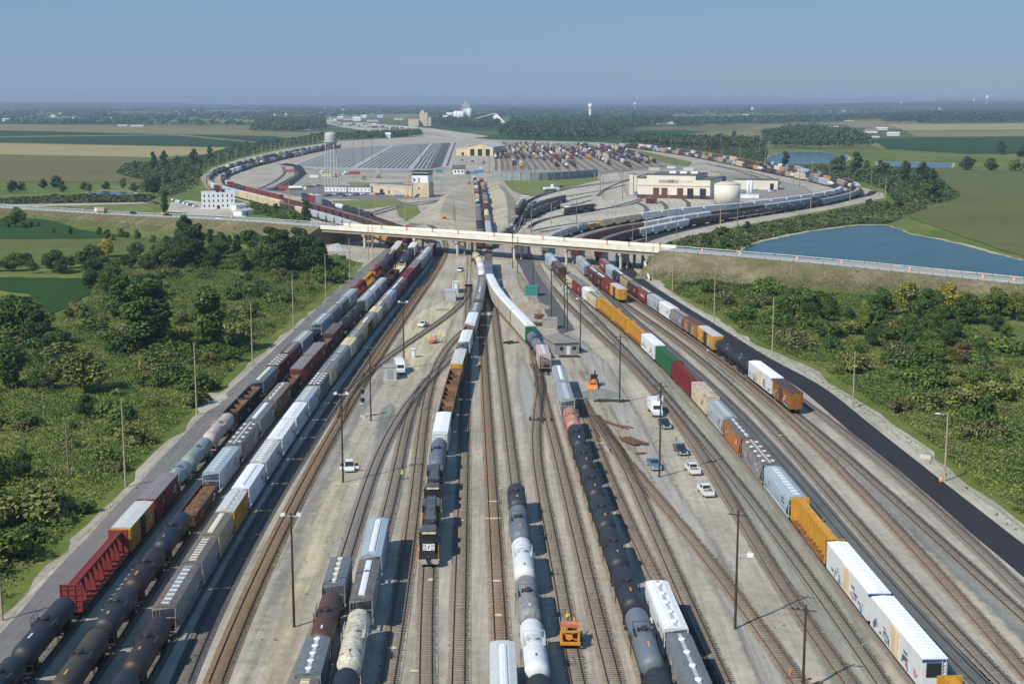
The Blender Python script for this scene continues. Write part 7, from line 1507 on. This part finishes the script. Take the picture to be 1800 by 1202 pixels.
CONE = MB().box(-.2, .2, -.2, .2, 0, .05); CONE.lathe([(.16, .05), (.05, .72), (0, .73)], 10); CONEM = CONE.mesh('traffic_cone', plain('cone_orange', (.8, .16, .03), .5, .05))
for x, y, lab in ((800, 527, 'orange cone at the side of the silver equipment house'), (786, 533, 'orange cone in front of the silver equipment house'), (965, 786, 'orange cone by the switch stand between rails'), (966, 805, 'second orange cone by the switch stand'), (1389, 1185, 'orange cone at the foot of a pole by the short track piece'), (987, 625, 'orange cone at the corner of the grey shed'), (1004, 626, 'orange cone before the grey shed door'), (1015, 627, 'orange cone at the pole end of the grey shed')):
    p = px(x, y); tag(link('traffic_cone', CONEM, None, (p.x, p.y, 0)), lab, 'cone')
# heaps and piles
def heap(nm, lab, x, y, rx, ry, h, m, cat):
    p = px(x, y); g = np.random.default_rng(int(x)); n, k = 22, 6; vs = [(0, 0, h)]; 
    for j in range(1, k+1):
        for i in range(n): a = 6.283*i/n; r = j/k*(1+g.normal()*.07); vs.append((rx*r*math.cos(a), ry*r*math.sin(a), max(-.05, h*(1-j/k)**1.1*(1+g.normal()*.12)) if j < k else -.05))
    fs = [(0, 1+i, 1+(i+1) % n) for i in range(n)] + [(1+(j-1)*n+i, 1+j*n+i, 1+j*n+(i+1) % n, 1+(j-1)*n+(i+1) % n) for j in range(1, k) for i in range(n)]
    return tag(link(nm, MB().add(vs, fs).mesh(nm, m), None, (p.x, p.y, 0)), lab, cat)
heap('gravel_heap', 'grey gravel heap beside the bridge abutment', 590, 440, 7.5, 5, 3.2, groundmat('pale_grey_heap', [(.28, .29, .29), (.36, .37, .37), (.45, .46, .46)], (.2, .8, 4)), 'gravel heap'); heap('gravel_heap', 'brown gravel heap in front of the teal container', 940, 540, 6.5, 6.5, 2.2, DIRT, 'gravel heap'); heap('gravel_heap', 'low dark gravel patch beside the dirt lane', 778, 545, 3, 3, .4, GREYGR, 'gravel heap')
tag(sheet('gravel_patch', [(1020, 690), (1045, 682), (1080, 688), (1088, 698), (1060, 704), (1025, 702)], .07, GREYGR, .3, 2), kind='structure')
RUSTD = plain('weathered_rail_rust', (.125, .07, .042), .9, .45, 1.5)
def pile(nm, lab, cat, x, y, n, L, w, h, m, rot, s, r=.09):
    p = px(x, y); g = random.Random(s); b = MB()
    for i in range(n): a = g.gauss(0, .12); cx, cy, z = g.uniform(-.4, .4), g.uniform(-w/2, w/2), g.uniform(.08, h); l = L*g.uniform(.6, 1.05)/2; b.box(-l, l, -r, r, -r, r); k = len(b.v)-8; c, q = math.cos(a), math.sin(a); b.v[k:] = [(cx+u*c-v*q, cy+u*q+v*c, z+t) for u, v, t in b.v[k:]]
    return tag(link(nm, b.mesh(nm, m), None, (p.x, p.y, 0), R(rot)), lab, cat)
pile('rail_stack', 'stack of rusty rails beside the worn lane', 'rails', 1112, 778, 30, 7, 3.4, .55, RUSTD, 118, 1); pile('rail_stack', 'thin bundle of rusty rails on the dirt', 'rails', 1082, 748, 8, 9, .8, .3, RUSTD, 122, 2); pile('timber_stack', 'row of dark timbers in front of a pole', 'timbers', 1075, 706, 12, 8, .8, .4, WOODD, 4, 3, .14); pile('timber_stack', 'heap of old brown sleepers behind the grey equipment house', 'timbers', 948, 560, 34, 2.7, 4.5, 1.3, TIEB, 15, 4, .13); pile('timber_stack', 'lower heap of sleepers nearer the grey equipment house', 'timbers', 945, 572, 26, 2.7, 4, 1.0, TIEB, -10, 5, .13); pile('timber_stack', 'row of black timbers before the grey shed', 'timbers', 1000, 628, 10, 6, .5, .5, WOODD, 2, 6, .16)
pile('spare_track', 'short rusty sleeper panel beside the long pole', 'track panel', 1412, 1196, 9, 2.8, 4.0, .15, TIEB, 30, 9, .12); pile('scrap_pile', 'small scrap pieces beside the grey blue pickup', 'scrap', 1126, 798, 12, 1.6, 1.5, .4, RUST, 20, 8, .1); pile('timber_stack', 'dark switch timbers between the buried tracks', 'timbers', 951, 738, 12, 3.2, 5, .3, WOODD, 90, 11, .14); pile('timber_stack', 'dark timbers of the far switch beside the autoracks', 'timbers', 897, 603, 10, 4.2, 2.5, .3, WOODD, 40, 12, .14)
# concrete end block on the shoulder and culvert pipe
p = px(1627, 806); t = tag(link('concrete_headwall', MB().box(-.2, .2, -1.2, 1.2, 0, .8).mesh('concrete_headwall', CONC), None, (p.x, p.y, 0), .75), 'pale concrete headwall in the grass by the black road', 'headwall')
p = px(368, 703); tag(link('culvert_pipe', MB().tube((0, -1.2, .45), (0, 1.2, .45), .5, n=14).mesh('culvert_pipe', BLACK), None, (p.x, p.y, 0), .4), 'black culvert pipe lying on the gravel turnout', 'pipe'); sheet('gravel_turnout', [(315, 696), (345, 690), (395, 690), (400, 700), (365, 722), (352, 728), (350, 706), (320, 702)], .08, SHOULDER, .4, 2)
# signal mast
p = px(638, 733); t = thing('signal_mast', 'silver railway signal mast with two black heads beside the brown track', 'signal', (p.x, p.y, 0), R(-90)); Hs = hpx(733, 680)
lt = MB()
for a in ((-.25, -.25), (.25, -.25), (.25, .25), (-.25, .25)): lt.tube((*a, .3), (a[0]*.5, a[1]*.5, Hs), .05, n=4)
for i in range(12): z = .5 + i*(Hs-1)/12; lt.box(-.25, .25, -.27, -.23, z, z+.05); lt.box(-.25, .25, .23, .27, z, z+.05)
part('mast', lt, STEEL, t); part('base', MB().box(-.6, .6, -.6, .6, 0, .35), CONC, t)
for z in (Hs-.7, Hs-2.6): part('signal_head', MB().lathe([(.5, 0), (.5, .12)], 16, 'x', (.2, 0, z)).box(.3, .7, -.18, .18, z-.5, z+.5), BLACK, t)
part('platform', MB().box(-.6, .6, -.6, .6, Hs-3.6, Hs-3.5), STEEL, t)
# ------------------------------------------------------------------ poles
def pole(x, y, top, label, m=WOOD, kind='plain', group=None, r=.17, arm=1, rot=0.0):
    p = px(x, y); h = hpx(y, top) * 1.01; t = thing('utility_pole' if kind != 'lamp' else 'lamp_pole', label, 'pole', (p.x, p.y, 0), rot, group)
    part('post', MB().tube((0, 0, -.1), (0, 0, h), r, r*.62, 10), m, t)
    if kind == 'lamp':
        part('lamp_arm', MB().tube((0, 0, h-.3), (arm*1.5, 0, h-.1), .05, n=6), STEEL, t); part('lamp_head', MB().prismy([(arm*1.4, h-.2), (arm*2.3, h-.22), (arm*2.4, h-.05), (arm*1.5, h+.02)], -.2, .2), CHROME, t)
    if kind in ('cross', 'trans', 'crosslamp'):
        part('crossarm', MB().box(-1.3, 1.3, -.06, .06, h-.75, h-.6), WOODD, t); ins = MB()
        for u in (-1.2, -.5, .5, 1.2): ins.lathe([(.07, h-.6), (.07, h-.42), (0, h-.4)], 8, 'z', (u, 0, 0))
        part('insulator', ins, GREYS, t)
    if kind == 'trans':
        for u in (-.45, .45): part('transformer', MB().lathe([(.28, h-3.4), (.28, h-2.4), (.0, h-2.35)], 12, 'z', (u, -.2, 0)), STEEL, t)
    if kind == 'crosslamp':
        part('lamp_arm', MB().tube((0, 0, h*.62), (1.4, 0, h*.64), .05, n=6), STEEL, t); part('lamp_head', MB().prismy([(1.3, h*.62), (2.1, h*.62), (2.2, h*.65), (1.4, h*.66)], -.2, .2), CHROME, t)
    if kind == 'double':
        for s in (-1, 1): part('lamp_head', MB().prismy([(s*.7, h-.3), (s*1.3, h-.45), (s*1.35, h-.1), (s*.8, h+.05)], -.3, .3), CHROME, t)
        part('crossarm', MB().box(-1.1, 1.1, -.06, .06, h-.5, h-.35), STEEL, t)
    return p, h
PP = {}
for x, y, top, lab, m, k in [(4, 1090, 900, 'pale wooden pole at the picture edge beside the grey road', WOODT, 'plain'), (221, 856, 694, 'pale wooden pole beside the red boxcar', WOODT, 'plain'), (346, 729, 600, 'pale wooden pole by the gravel turnout', WOODT, 'plain'), (444, 641, 531, 'pale wooden pole beside the grey road, next past the turnout pole', WOODT, 'plain'), (516, 579, 483, 'pale wooden pole below the dark tree clump', WOODT, 'plain'), (573, 531, 446, 'pale wooden pole beside the light grey hoppers', WOODT, 'plain'), (615, 493, 418, 'pale wooden pole near the grey gravel heap', WOODT, 'plain'), (648, 460, 392, 'slim brown pole beside the bridge abutment', WOODT, 'plain'), (655, 454, 392, 'second slim pole beside the bridge abutment', WOODT, 'plain'),
    (121, 838, 735, 'grey weathered pole standing in the scrub', WOOD, 'plain'), (517, 1102, 893, 'tall dark pole with twin floodlights on the sandy lane', WOODD, 'double'), (603, 848, 685, 'tall dark pole beside the white SUV', WOODD, 'double'), (652, 740, 604, 'tall dark pole beside the signal mast', WOODD, 'cross'), (710, 648, 527, 'tall dark pole beside the white truck', WOODD, 'double'),
    (1292, 1105, 887, 'tall brown pole with crossarm and side lamp', WOODD, 'crosslamp'), (1411, 1215, 1054, 'brown pole with crossarm at the bottom of the yard', WOODD, 'cross'), (1159, 839, 668, 'tall brown pole with transformers among the pickups', WOODD, 'trans'), (1089, 708, 585, 'brown pole with crossarm behind the backhoe', WOODD, 'cross'), (1020, 618, 522, 'dark pole at the corner of the grey shed', WOODD, 'double'), (969, 562, 463, 'dark pole beside the brown sleeper heap', WOODD, 'trans'), (992, 578, 487, 'one of two close dark poles behind the grey shed, taller', WOODD, 'trans'), (997, 581, 494, 'second of two close dark poles behind the grey shed', WOODD, 'trans'), (937, 503, 447, 'dark slim pole behind the teal container', WOODD, 'plain'), (910, 481, 415, 'dark pole in front of the bridge by the side road', WOODD, 'plain'), (901, 472, 408, 'dark pole nearest the bridge pier', WOODD, 'plain'),
    (1255, 566, 477, 'brown wooden pole before the bank beside the black road', WOODT, 'plain'), (1182, 520, 442, 'pale pole below the bridge end', WOODT, 'plain'), (1147, 498, 425, 'rusty brown pole in front of the bridge end', WOODT, 'plain'), (1499, 717, 617, 'pale pole on the shoulder beside the brown boxcar end', WOODT, 'plain'), (1357, 626, 522, 'pale pole on the shoulder beside the white reefer', WOODT, 'plain')]:
    PP[(x, y)] = pole(x, y, top, lab, m, k, r=.19, rot=-.35 if k in ('cross', 'trans', 'crosslamp') else 0)
pole(1660, 846, 722, 'pale lamp pole with one arm beside the traffic barrel', WOODT, 'lamp', r=.2, arm=-1)
FARP = [(911, 352, 330), (941, 352, 335), (969, 412, 357), (1013, 401, 352), (1082, 395, 352), (1136, 427, 377), (1189, 415, 365), (1266, 400, 352), (1296, 400, 355), (1112, 426, 398), (934, 411, 361), (1494, 357, 322), (1556, 350, 310), (1545, 345, 315), (1531, 335, 300), (1492, 320, 296), (1458, 316, 290), (1427, 321, 283), (1425, 367, 320), (347, 310, 287), (359, 327, 292), (367, 307, 279), (385, 296, 272), (400, 292, 269), (415, 291, 266), (430, 290, 265), (446, 285, 262), (622, 295, 242), (638, 285, 235), (654, 284, 246), (664, 292, 252), (670, 315, 262), (819, 322, 270), (776, 350, 315), (659, 385, 340), (712, 390, 345), (632, 390, 352), (543, 355, 320), (508, 367, 322), (740, 280, 258), (752, 300, 268), (840, 300, 262), (850, 305, 258), (860, 308, 270), (1000, 300, 275), (1030, 290, 262), (975, 320, 285), (940, 318, 290), (1045, 330, 300), (1055, 345, 305), (1240, 283, 255), (1270, 280, 256), (1300, 285, 258), (1220, 275, 250), (1335, 268, 252), (1345, 290, 262), (1395, 320, 292), (1405, 330, 300), (1320, 330, 300), (1175, 385, 335), (1185, 340, 312), (800, 395, 362), (797, 392, 352), (671, 380, 355), (1060, 350, 310), (880, 340, 318), (905, 390, 352), (1094, 350, 300)]
for i in range(16): FARP.append((452 + i*8.2, 282 - i*1.5, 256 - i*1.2))
for x, y, top in FARP: pole(x, y, top, 'tall slim lamp or wire pole standing in the yard beyond the bridge', WOODT if random.random() < .55 else WOOD, 'plain', 'poles in the yard beyond the bridge', .2 + .00009*px(x, y).y)
# overhead wires between the poles of the right-hand line
def wire(a, b, sag, lab):
    (p, h), (q, k) = PP[a], PP[b]
    for s in (-.9, .9):
        P0 = Vector((p.x + s, p.y, h-.4)); P1 = Vector((q.x + s, q.y, k-.4)); m = MB(); prev = P0
        for i in range(1, 13): t = i/12; c = P0.lerp(P1, t); c.z -= sag*4*t*(1-t); m.tube(prev, c, .02, n=4, cap=False); prev = c
        tag(link('overhead_wire', m.mesh('overhead_wire', BLACK)), lab + (' (outer strand)' if s > 0 else ' (inner strand)'), 'wire')
for a, b, lab in (((1411, 1215), (1292, 1105), 'thin black wire between the bottom pole and the side lamp pole'), ((1292, 1105), (1159, 839), 'thin black wire from the side lamp pole to the transformer pole'), ((1159, 839), (1089, 708), 'thin black wire from the transformer pole to the backhoe pole'), ((1089, 708), (1020, 618), 'thin black wire from the backhoe pole to the shed pole'), ((517, 1102), (603, 848), 'thin black wire above the sandy lane, nearer span'), ((603, 848), (652, 740), 'thin black wire above the sandy lane, middle span'), ((652, 740), (710, 648), 'thin black wire above the sandy lane, far span')): wire(a, b, .9, lab)

for x, y, k, h, lab in ((607, 308, 'van', '#e4e7e8', 'white lorry beside the brick red container'), (660, 330, 'van', '#e4e7e8', 'white lorry behind the low tan building'), (703, 345, 'van', '#c9ced0', 'grey lorry parked before the control tower'), (566, 306, 'van', '#dfe3e5', 'white lorry on the bare yard under the pole'), (845, 300, 'van', '#e4e7e8', 'white lorry near the car shop annex'), (830, 285, 'pickup', '#22303c', 'dark pickup before the gabled car shop'), (812, 283, 'pickup', '#3a5a80', 'blue pickup before the car shop annex'), (850, 288, 'van', '#8a3a2a', 'red lorry before the gabled car shop'), (975, 331, 'van', '#e4e7e8', 'white lorry by the lawn below the barrier'), (1000, 366, 'pickup', '#e4e7e8', 'white pickup on the pale apron'), (665, 304, 'pickup', '#e4e7e8', 'white pickup by the drained bowl tracks'), (925, 346, 'suv', '#e4e7e8', 'white car on the lane beside the lawn')):
    vehicle(k, lab, px(x, y), g7.uniform(0, 6.28), h)
# ------------------------------------------------------------------ trains
TD = {'T1': 'train beside grey service road', 'T2': 'second train from grey road', 'T3': 'third train from grey road', 'CL': 'train behind two locomotives', 'CR': 'long central tank train', 'CA': 'autorack string near metal shed', 'A': 'short tank string by track machine',
      'B1': 'pair beside long tank train', 'B2': 'alone at the bottom', 'T4': 'string beside sandy lane', 'T5': 'second string from sandy lane', 'R1': 'long reefer and centerbeam train', 'R2': 'string ending in yellow boxcar', 'R3': 'train beside black road'}
SH = {'tank': 'tank car', 'hopper': 'hopper', 'openhopper': 'open hopper', 'centerbeam': 'centerbeam', 'reefer': 'reefer', 'loco': 'locomotive', 'boxcar': 'boxcar', 'gondola': 'gondola', 'autorack': 'autorack', 'flatcar': 'flatcar'}
USED = {}; ALLCARS = []
for k, L in T.items():
    fn, ys = TRK[k]; cars = []
    for i, e in enumerate(L[:-1]):
        y0, y1 = ys[i], ys[i+1]; ln = math.hypot(y1-y0, fn(y1)-fn(y0)); n = max(1, round(ln / NOM[e[0]])) if ln > 1.42*NOM[e[0]] else 1
        for j in range(n): cars.append((e[0], e[1], y0+(y1-y0)*j/n, y0+(y1-y0)*(j+1)/n))
    cars = [c for c in cars if c[3] - c[2] >= 7]
    w = lambda c: CL[c[1]][2] + ' ' + SH[c[0]]
    for i, c in enumerate(cars):
        p = Vector((fn(c[2]), c[2], 0)); q = Vector((fn(c[3]), c[3], 0)); seed = len(ALLCARS)*7 + 3
        r = near_car(c[0], c[1], p, q, ZR, seed); ALLCARS.append(r)
        nb = cars[i-1] if i else (cars[i+1] if i+1 < len(cars) else None)
        lab = w(c) + ((' behind ' if i else ' in front of ') + w(nb) if nb else '') + ', ' + TD[k]
        if lab in USED and i + 1 < len(cars): lab = w(c) + ' before ' + w(cars[i+1]) + ', ' + TD[k]
        if lab in USED:
            n = USED[lab] = USED[lab] + 1; lab = ('second ', 'third ', 'fourth ', 'fifth ', 'sixth ', 'seventh ')[min(5, n-2)] + w(c) + ' from camera end, ' + TD[k]
        while lab in USED: lab = 'another ' + lab
        USED[lab] = 1; r['label'] = lab; r['category'] = 'locomotive' if c[0] == 'loco' else 'railcar'; r['group'] = TD[k]
        mid = (p+q)/2
        if c[0] == 'gondola' and k == 'T2' and i < 8:
            g = np.random.default_rng(9); hl = (q-p).length/2 - 1.0; n, m_ = 40, 9; X, Y = np.meshgrid(np.linspace(-hl, hl, n), np.linspace(-1.3, 1.3, m_), indexing='ij')
            Z = 2.35 + .35*np.cos(Y/1.3*1.3) + g.normal(0, .13, X.shape); V = np.c_[X.ravel(), Y.ravel(), Z.ravel()]; F = np.array([(a*m_+b, (a+1)*m_+b, (a+1)*m_+b+1, a*m_+b+1) for a in range(n-1) for b in range(m_-1)])
            o = link('scrap_load', from_np('scrap_load', V, F, [plain('rusty_scrap', (.15, .078, .036), .9, .7, 1.6)]), None, (mid.x, mid.y, ZR), math.atan2((q-p).y, (q-p).x)); tag(o, 'rusty brown scrap heaped in the gondola behind the navy tank car', 'scrap')
        if c[1] == 'redcanada':
            lt = lettering('Canada', 1.5, WHITE, r, (-.5 / r.scale.x, 1.66, 3.0), (R(90), 0, R(180)), 'lettering', .25)
        if c[0] == 'reefer' and i > 0 and k == 'R1' and i == 1:
            L2 = 21.2/2; u = MB().box(-L2-.09, -L2-.07, -1.0, 1.0, 2.6, 4.35); part('cooling_unit', u, GLASS, r)
        if k in ('R1', 'R3') and c[0] in ('boxcar', 'reefer') and c[1] in ('white', 'orange', 'brownrust', 'yellow'):   # spray paint along the track-side wall
            g = random.Random(seed); gm = MB(); hl = NOM[c[0]]/2 - 1.6
            mats = [plain('graffiti_blue', (.12, .28, .50), .6, .3), plain('graffiti_green', (.25, .42, .28), .6, .3), plain('graffiti_pink', (.52, .22, .26), .6, .3), plain('graffiti_black', (.06, .07, .09), .6, .3)]
            for a in range(26):
                x = g.uniform(-hl, hl)
                if abs(x) < 2.1: continue
                z = g.uniform(1.4, 2.5); s_ = g.uniform(.25, .7); n_ = 7
                pts = [(x + s_*g.uniform(.5, 1.1)*math.cos(6.283*t/n_), 1.568, z + s_*.8*g.uniform(.4, 1.1)*math.sin(6.283*t/n_)) for t in range(n_)]
                gm.add([(px_, y_ + a*.0006, pz_) for px_, y_, pz_ in pts], [tuple(range(n_))], g.randrange(4))
            link('graffiti', gm.mesh('graffiti', mats), r)
        if c[0] == 'tank':   # stencilled reporting marks on top of the shell
            g = random.Random(seed); sm = MB(); m_ = YELLOW if g.random() < .5 else WHITE
            if c[1] in ('white', 'whiterust'): m_ = BLACK
            x0 = g.uniform(-6.2, -4); k_ = g.randrange(3, 6)
            for a in range(k_): sm.box(x0+a*.3, x0+a*.3+.2, -.11, .11, 2.85+1.5-.04, 2.85+1.515)
            link('stencil', sm.mesh('stencil', m_), r)
# ------------------------------------------------------------------ cars round the loops, in the hump cut and in the bowl
g8 = random.Random(88)
def run_cars(P, kinds_cols, label_tail, group, s0=0.0, s1=1e9, skip=0.0, nmax=999):
    A = np.array([(p.x, p.y) for p in P]); cum = np.r_[0, np.cumsum(np.hypot(*np.diff(A, axis=0).T))]; s = s0; i = 0
    while i < nmax:
        if kinds_cols and i < len(kinds_cols): kd, ck = kinds_cols[i]
        else:
            r = g8.random(); acc = 0
            for kd, w_ in FARMIX:
                acc += w_
                if r < acc: break
            ck = g8.choice(FARCOL[kd])
        i += 1; ln = NOM[kd]
        if s + ln > min(s1, cum[-1]): break
        if g8.random() >= skip or (kinds_cols and i <= len(kinds_cols)):
            a = Vector((np.interp(s, cum, A[:, 0]), np.interp(s, cum, A[:, 1]), 0)); b = Vector((np.interp(s+ln, cum, A[:, 0]), np.interp(s+ln, cum, A[:, 1]), 0)); d = b - a
            far_car(kd, ck, (a+b)/2, math.atan2(d.y, d.x), f'{CL[ck][2]} {KW[kd]} {label_tail}', group)
        s += ln
    return s
rep = lambda *a: [x for k, n in a for x in [k]*n]
run_cars(LP['L1'], rep((('boxcar', 'yellow'), 3), (('hopper', 'ltgrey'), 8), (('hopper', 'cream'), 1), (('hopper', 'brown'), 2), (('autorack', 'cream'), 4), (('autorack', 'ltblue'), 2)), 'on the outer line of the western loop', 'cars on the outer western loop line', 12)
run_cars(LP['L2'], rep((('hopper', 'brownred'), 4), (('boxcar', 'brown'), 4), (('hopper', 'maroon'), 6), (('gondola', 'brownred'), 4), (('boxcar', 'red'), 6)), 'on the second line of the western loop', 'cars on the second western loop line', 12)
run_cars(LP['L3'], rep((('boxcar', 'brownred'), 3), (('gondola', 'brown'), 5), (('tank', 'black'), 4)), 'on the short line behind the bridge end', 'cars on the short western line', 14)
run_cars(LP['R1b'], rep((('hopper', 'ltgrey'), 5), (('tank', 'silver'), 2), (('gondola', 'orange'), 1), (('hopper', 'cream'), 3), (('reefer', 'white'), 4), (('hopper', 'ltblue'), 2), (('reefer', 'white'), 8)), 'on the inner line of the eastern loop', 'cars on the inner eastern loop line', 8, 1e9, .04)
run_cars(LP['R2b'], rep((('boxcar', 'red'), 3), (('boxcar', 'brownred'), 4), (('hopper', 'rust'), 1), (('hopper', 'white'), 5), (('hopper', 'brown'), 4), (('hopper', 'ltgrey'), 4), (('tank', 'navy'), 10)), 'on the middle line of the eastern loop', 'cars on the middle eastern loop line', 8, 1e9, .03)
run_cars(LP['R3b'], rep((('hopper', 'redcanada'), 2), (('boxcar', 'maroon'), 4), (('hopper', 'white'), 4), (('hopper', 'brown'), 3), (('tank', 'dark'), 8), (('hopper', 'grey'), 6)), 'on the outer line of the eastern loop', 'cars on the outer eastern loop line', 8, 1e9, .05)
run_cars(LP['HUMP1'], rep((('boxcar', 'brown'), 3), (('tank', 'dark'), 3), (('hopper', 'brownred'), 6)), 'in the cutting below the hump, beside the tower', 'cars in the cutting nearer the tower', 18)
run_cars(LP['HUMP2'], rep((('hopper', 'white'), 1), (('hopper', 'ltgrey'), 5), (('boxcar', 'red'), 2), (('tank', 'cream'), 3)), 'in the cutting below the hump, beside the barrier', 'cars in the cutting nearer the barrier', 18)
for k, s, n, lab in (('K1', 60, 4, 'standing on the ready track nearest the barrier'), ('K2', 45, 4, 'standing on the second ready track'), ('K3', 90, 2, 'standing on the ready track below the shop'), ('K7', 20, 4, 'standing on the ladder of ready tracks'), ('K8', 25, 5, 'standing on the upper ready track'), ('K11', 35, 2, 'on the side road track behind the bridge')): run_cars(LP[k], rep((('loco', 'black'), n)), lab, 'black locomotives at the engine terminal', s, 1e9, 0, n)
for i, P in enumerate(BOWL):
    L = sum((P[j+1]-P[j]).length for j in range(len(P)-1)); a = g8.choice((.03, .12, .25, .02, .3, .08)) if i > 2 else .35; run_cars(P, None, f'in the bowl, {("first","second","third","fourth","fifth","sixth","seventh","eighth","ninth","tenth","eleventh","twelfth","thirteenth","fourteenth","fifteenth","sixteenth","seventeenth","eighteenth","nineteenth","twentieth","last but one","last")[i]} track from the car shop', f'cars on bowl track {i+1}', L*a, L*g8.uniform(.75, .98), .33 if i % 3 else .12)
# far yard beyond the bowl
P = catmull([px(*p) for p in [(690, 236), (760, 231), (830, 236)]], 40)
for j, (a, b, c) in enumerate((((640, 222), (720, 229), (790, 238)), ((575, 216), (650, 222), (720, 230)), ((590, 220), (690, 228), (800, 243)))):
    P = far_track([a, b, c], 'grey', 8, .3, 60); run_cars(P, None, 'in the receiving yard beyond the bowl', 'cars in the yard beyond the bowl', 20, 1e9, .5, 45)
sheet('far_yard_gravel', [(560, 214), (640, 216), (760, 226), (860, 240), (800, 246), (690, 236), (600, 224)], .1, SHOULDER, 2, 60)
HAZE = 8.5e-5; HAZEC = (.62, .79, 1.0); SKYAIR = (1.0, .6, 2.0); SKYTINT = (1.12, 2.38, 4.45); SKYLOW = (1.58, 2.72, 4.2); SKYMIX = .82; SKYK = .1; SUNK = 4.2; EXPO = .26
# ------------------------------------------------------------------ air, sky, sun, camera
m = bpy.data.materials.new('haze_air'); m.use_nodes = True; n = m.node_tree; n.nodes.clear(); out = N(n, 'ShaderNodeOutputMaterial'); pv = N(n, 'ShaderNodeVolumePrincipled')
pv.inputs['Color'].default_value = (*HAZEC, 1); pv.inputs['Density'].default_value = HAZE; pv.inputs['Anisotropy'].default_value = .2; n.links.new(pv.outputs[0], out.inputs['Volume'])
hz = link('haze', MB().box(-24000, 24000, -1400, 28000, -1, 82).mesh('haze', m)); tag(hz, kind='stuff')
W = bpy.data.worlds.new('World'); S.world = W; W.use_nodes = True; wn = W.node_tree; bg = wn.nodes['Background']
sk = wn.nodes.new('ShaderNodeTexSky'); sk.sky_type = 'NISHITA'; sk.sun_disc = False; EL, AZ = R(43), R(225)
sk.sun_elevation = EL; sk.sun_rotation = AZ; sk.altitude = 100; sk.air_density = SKYAIR[0]; sk.dust_density = SKYAIR[1]; sk.ozone_density = SKYAIR[2]
tc = N(wn, 'ShaderNodeTexCoord'); sx = N(wn, 'ShaderNodeSeparateXYZ'); wn.links.new(tc.outputs['Generated'], sx.inputs[0])
kz = math_(wn, 'ADD', math_(wn, 'MULTIPLY', sx.outputs[2], 9.0), math_(wn, 'MULTIPLY', math_(wn, 'SUBTRACT', noise(wn, 5.0, 4, tc.outputs['Generated']), .5), .25), True)   # clearer overhead, greyer air low down
wn.links.new(mixc(wn, SKYMIX, sk.outputs[0], mixc(wn, kz, SKYLOW, SKYTINT)), bg.inputs[0]); bg.inputs[1].default_value = SKYK
sl = bpy.data.lights.new('sun', 'SUN'); sl.energy = SUNK; sl.angle = R(.5); sl.color = (1, .94, .84)
so = link('sun', sl); v = Vector((math.cos(EL)*.7071, math.cos(EL)*.7071, -math.sin(EL))); so.rotation_euler = v.to_track_quat('-Z', 'Y').to_euler()
cam = bpy.data.cameras.new('camera'); cam.sensor_width = 36; cam.lens = FPX / 1800 * 36; cam.clip_end = 90000; cam.clip_start = 1
co = link('camera', cam); co.location = (0, 0, HC); co.rotation_euler = (math.pi/2 - TH, 0, 0); S.camera = co
S.view_settings.view_transform = 'Standard'; S.view_settings.look = 'None'; S.view_settings.exposure = EXPO; S.view_settings.gamma = 1
S.render.engine = 'CYCLES'; S.cycles.use_denoising = True; S.cycles.max_bounces = 5; S.cycles.diffuse_bounces = 3; S.cycles.glossy_bounces = 2; S.cycles.volume_bounces = 0; S.cycles.transparent_max_bounces = 24
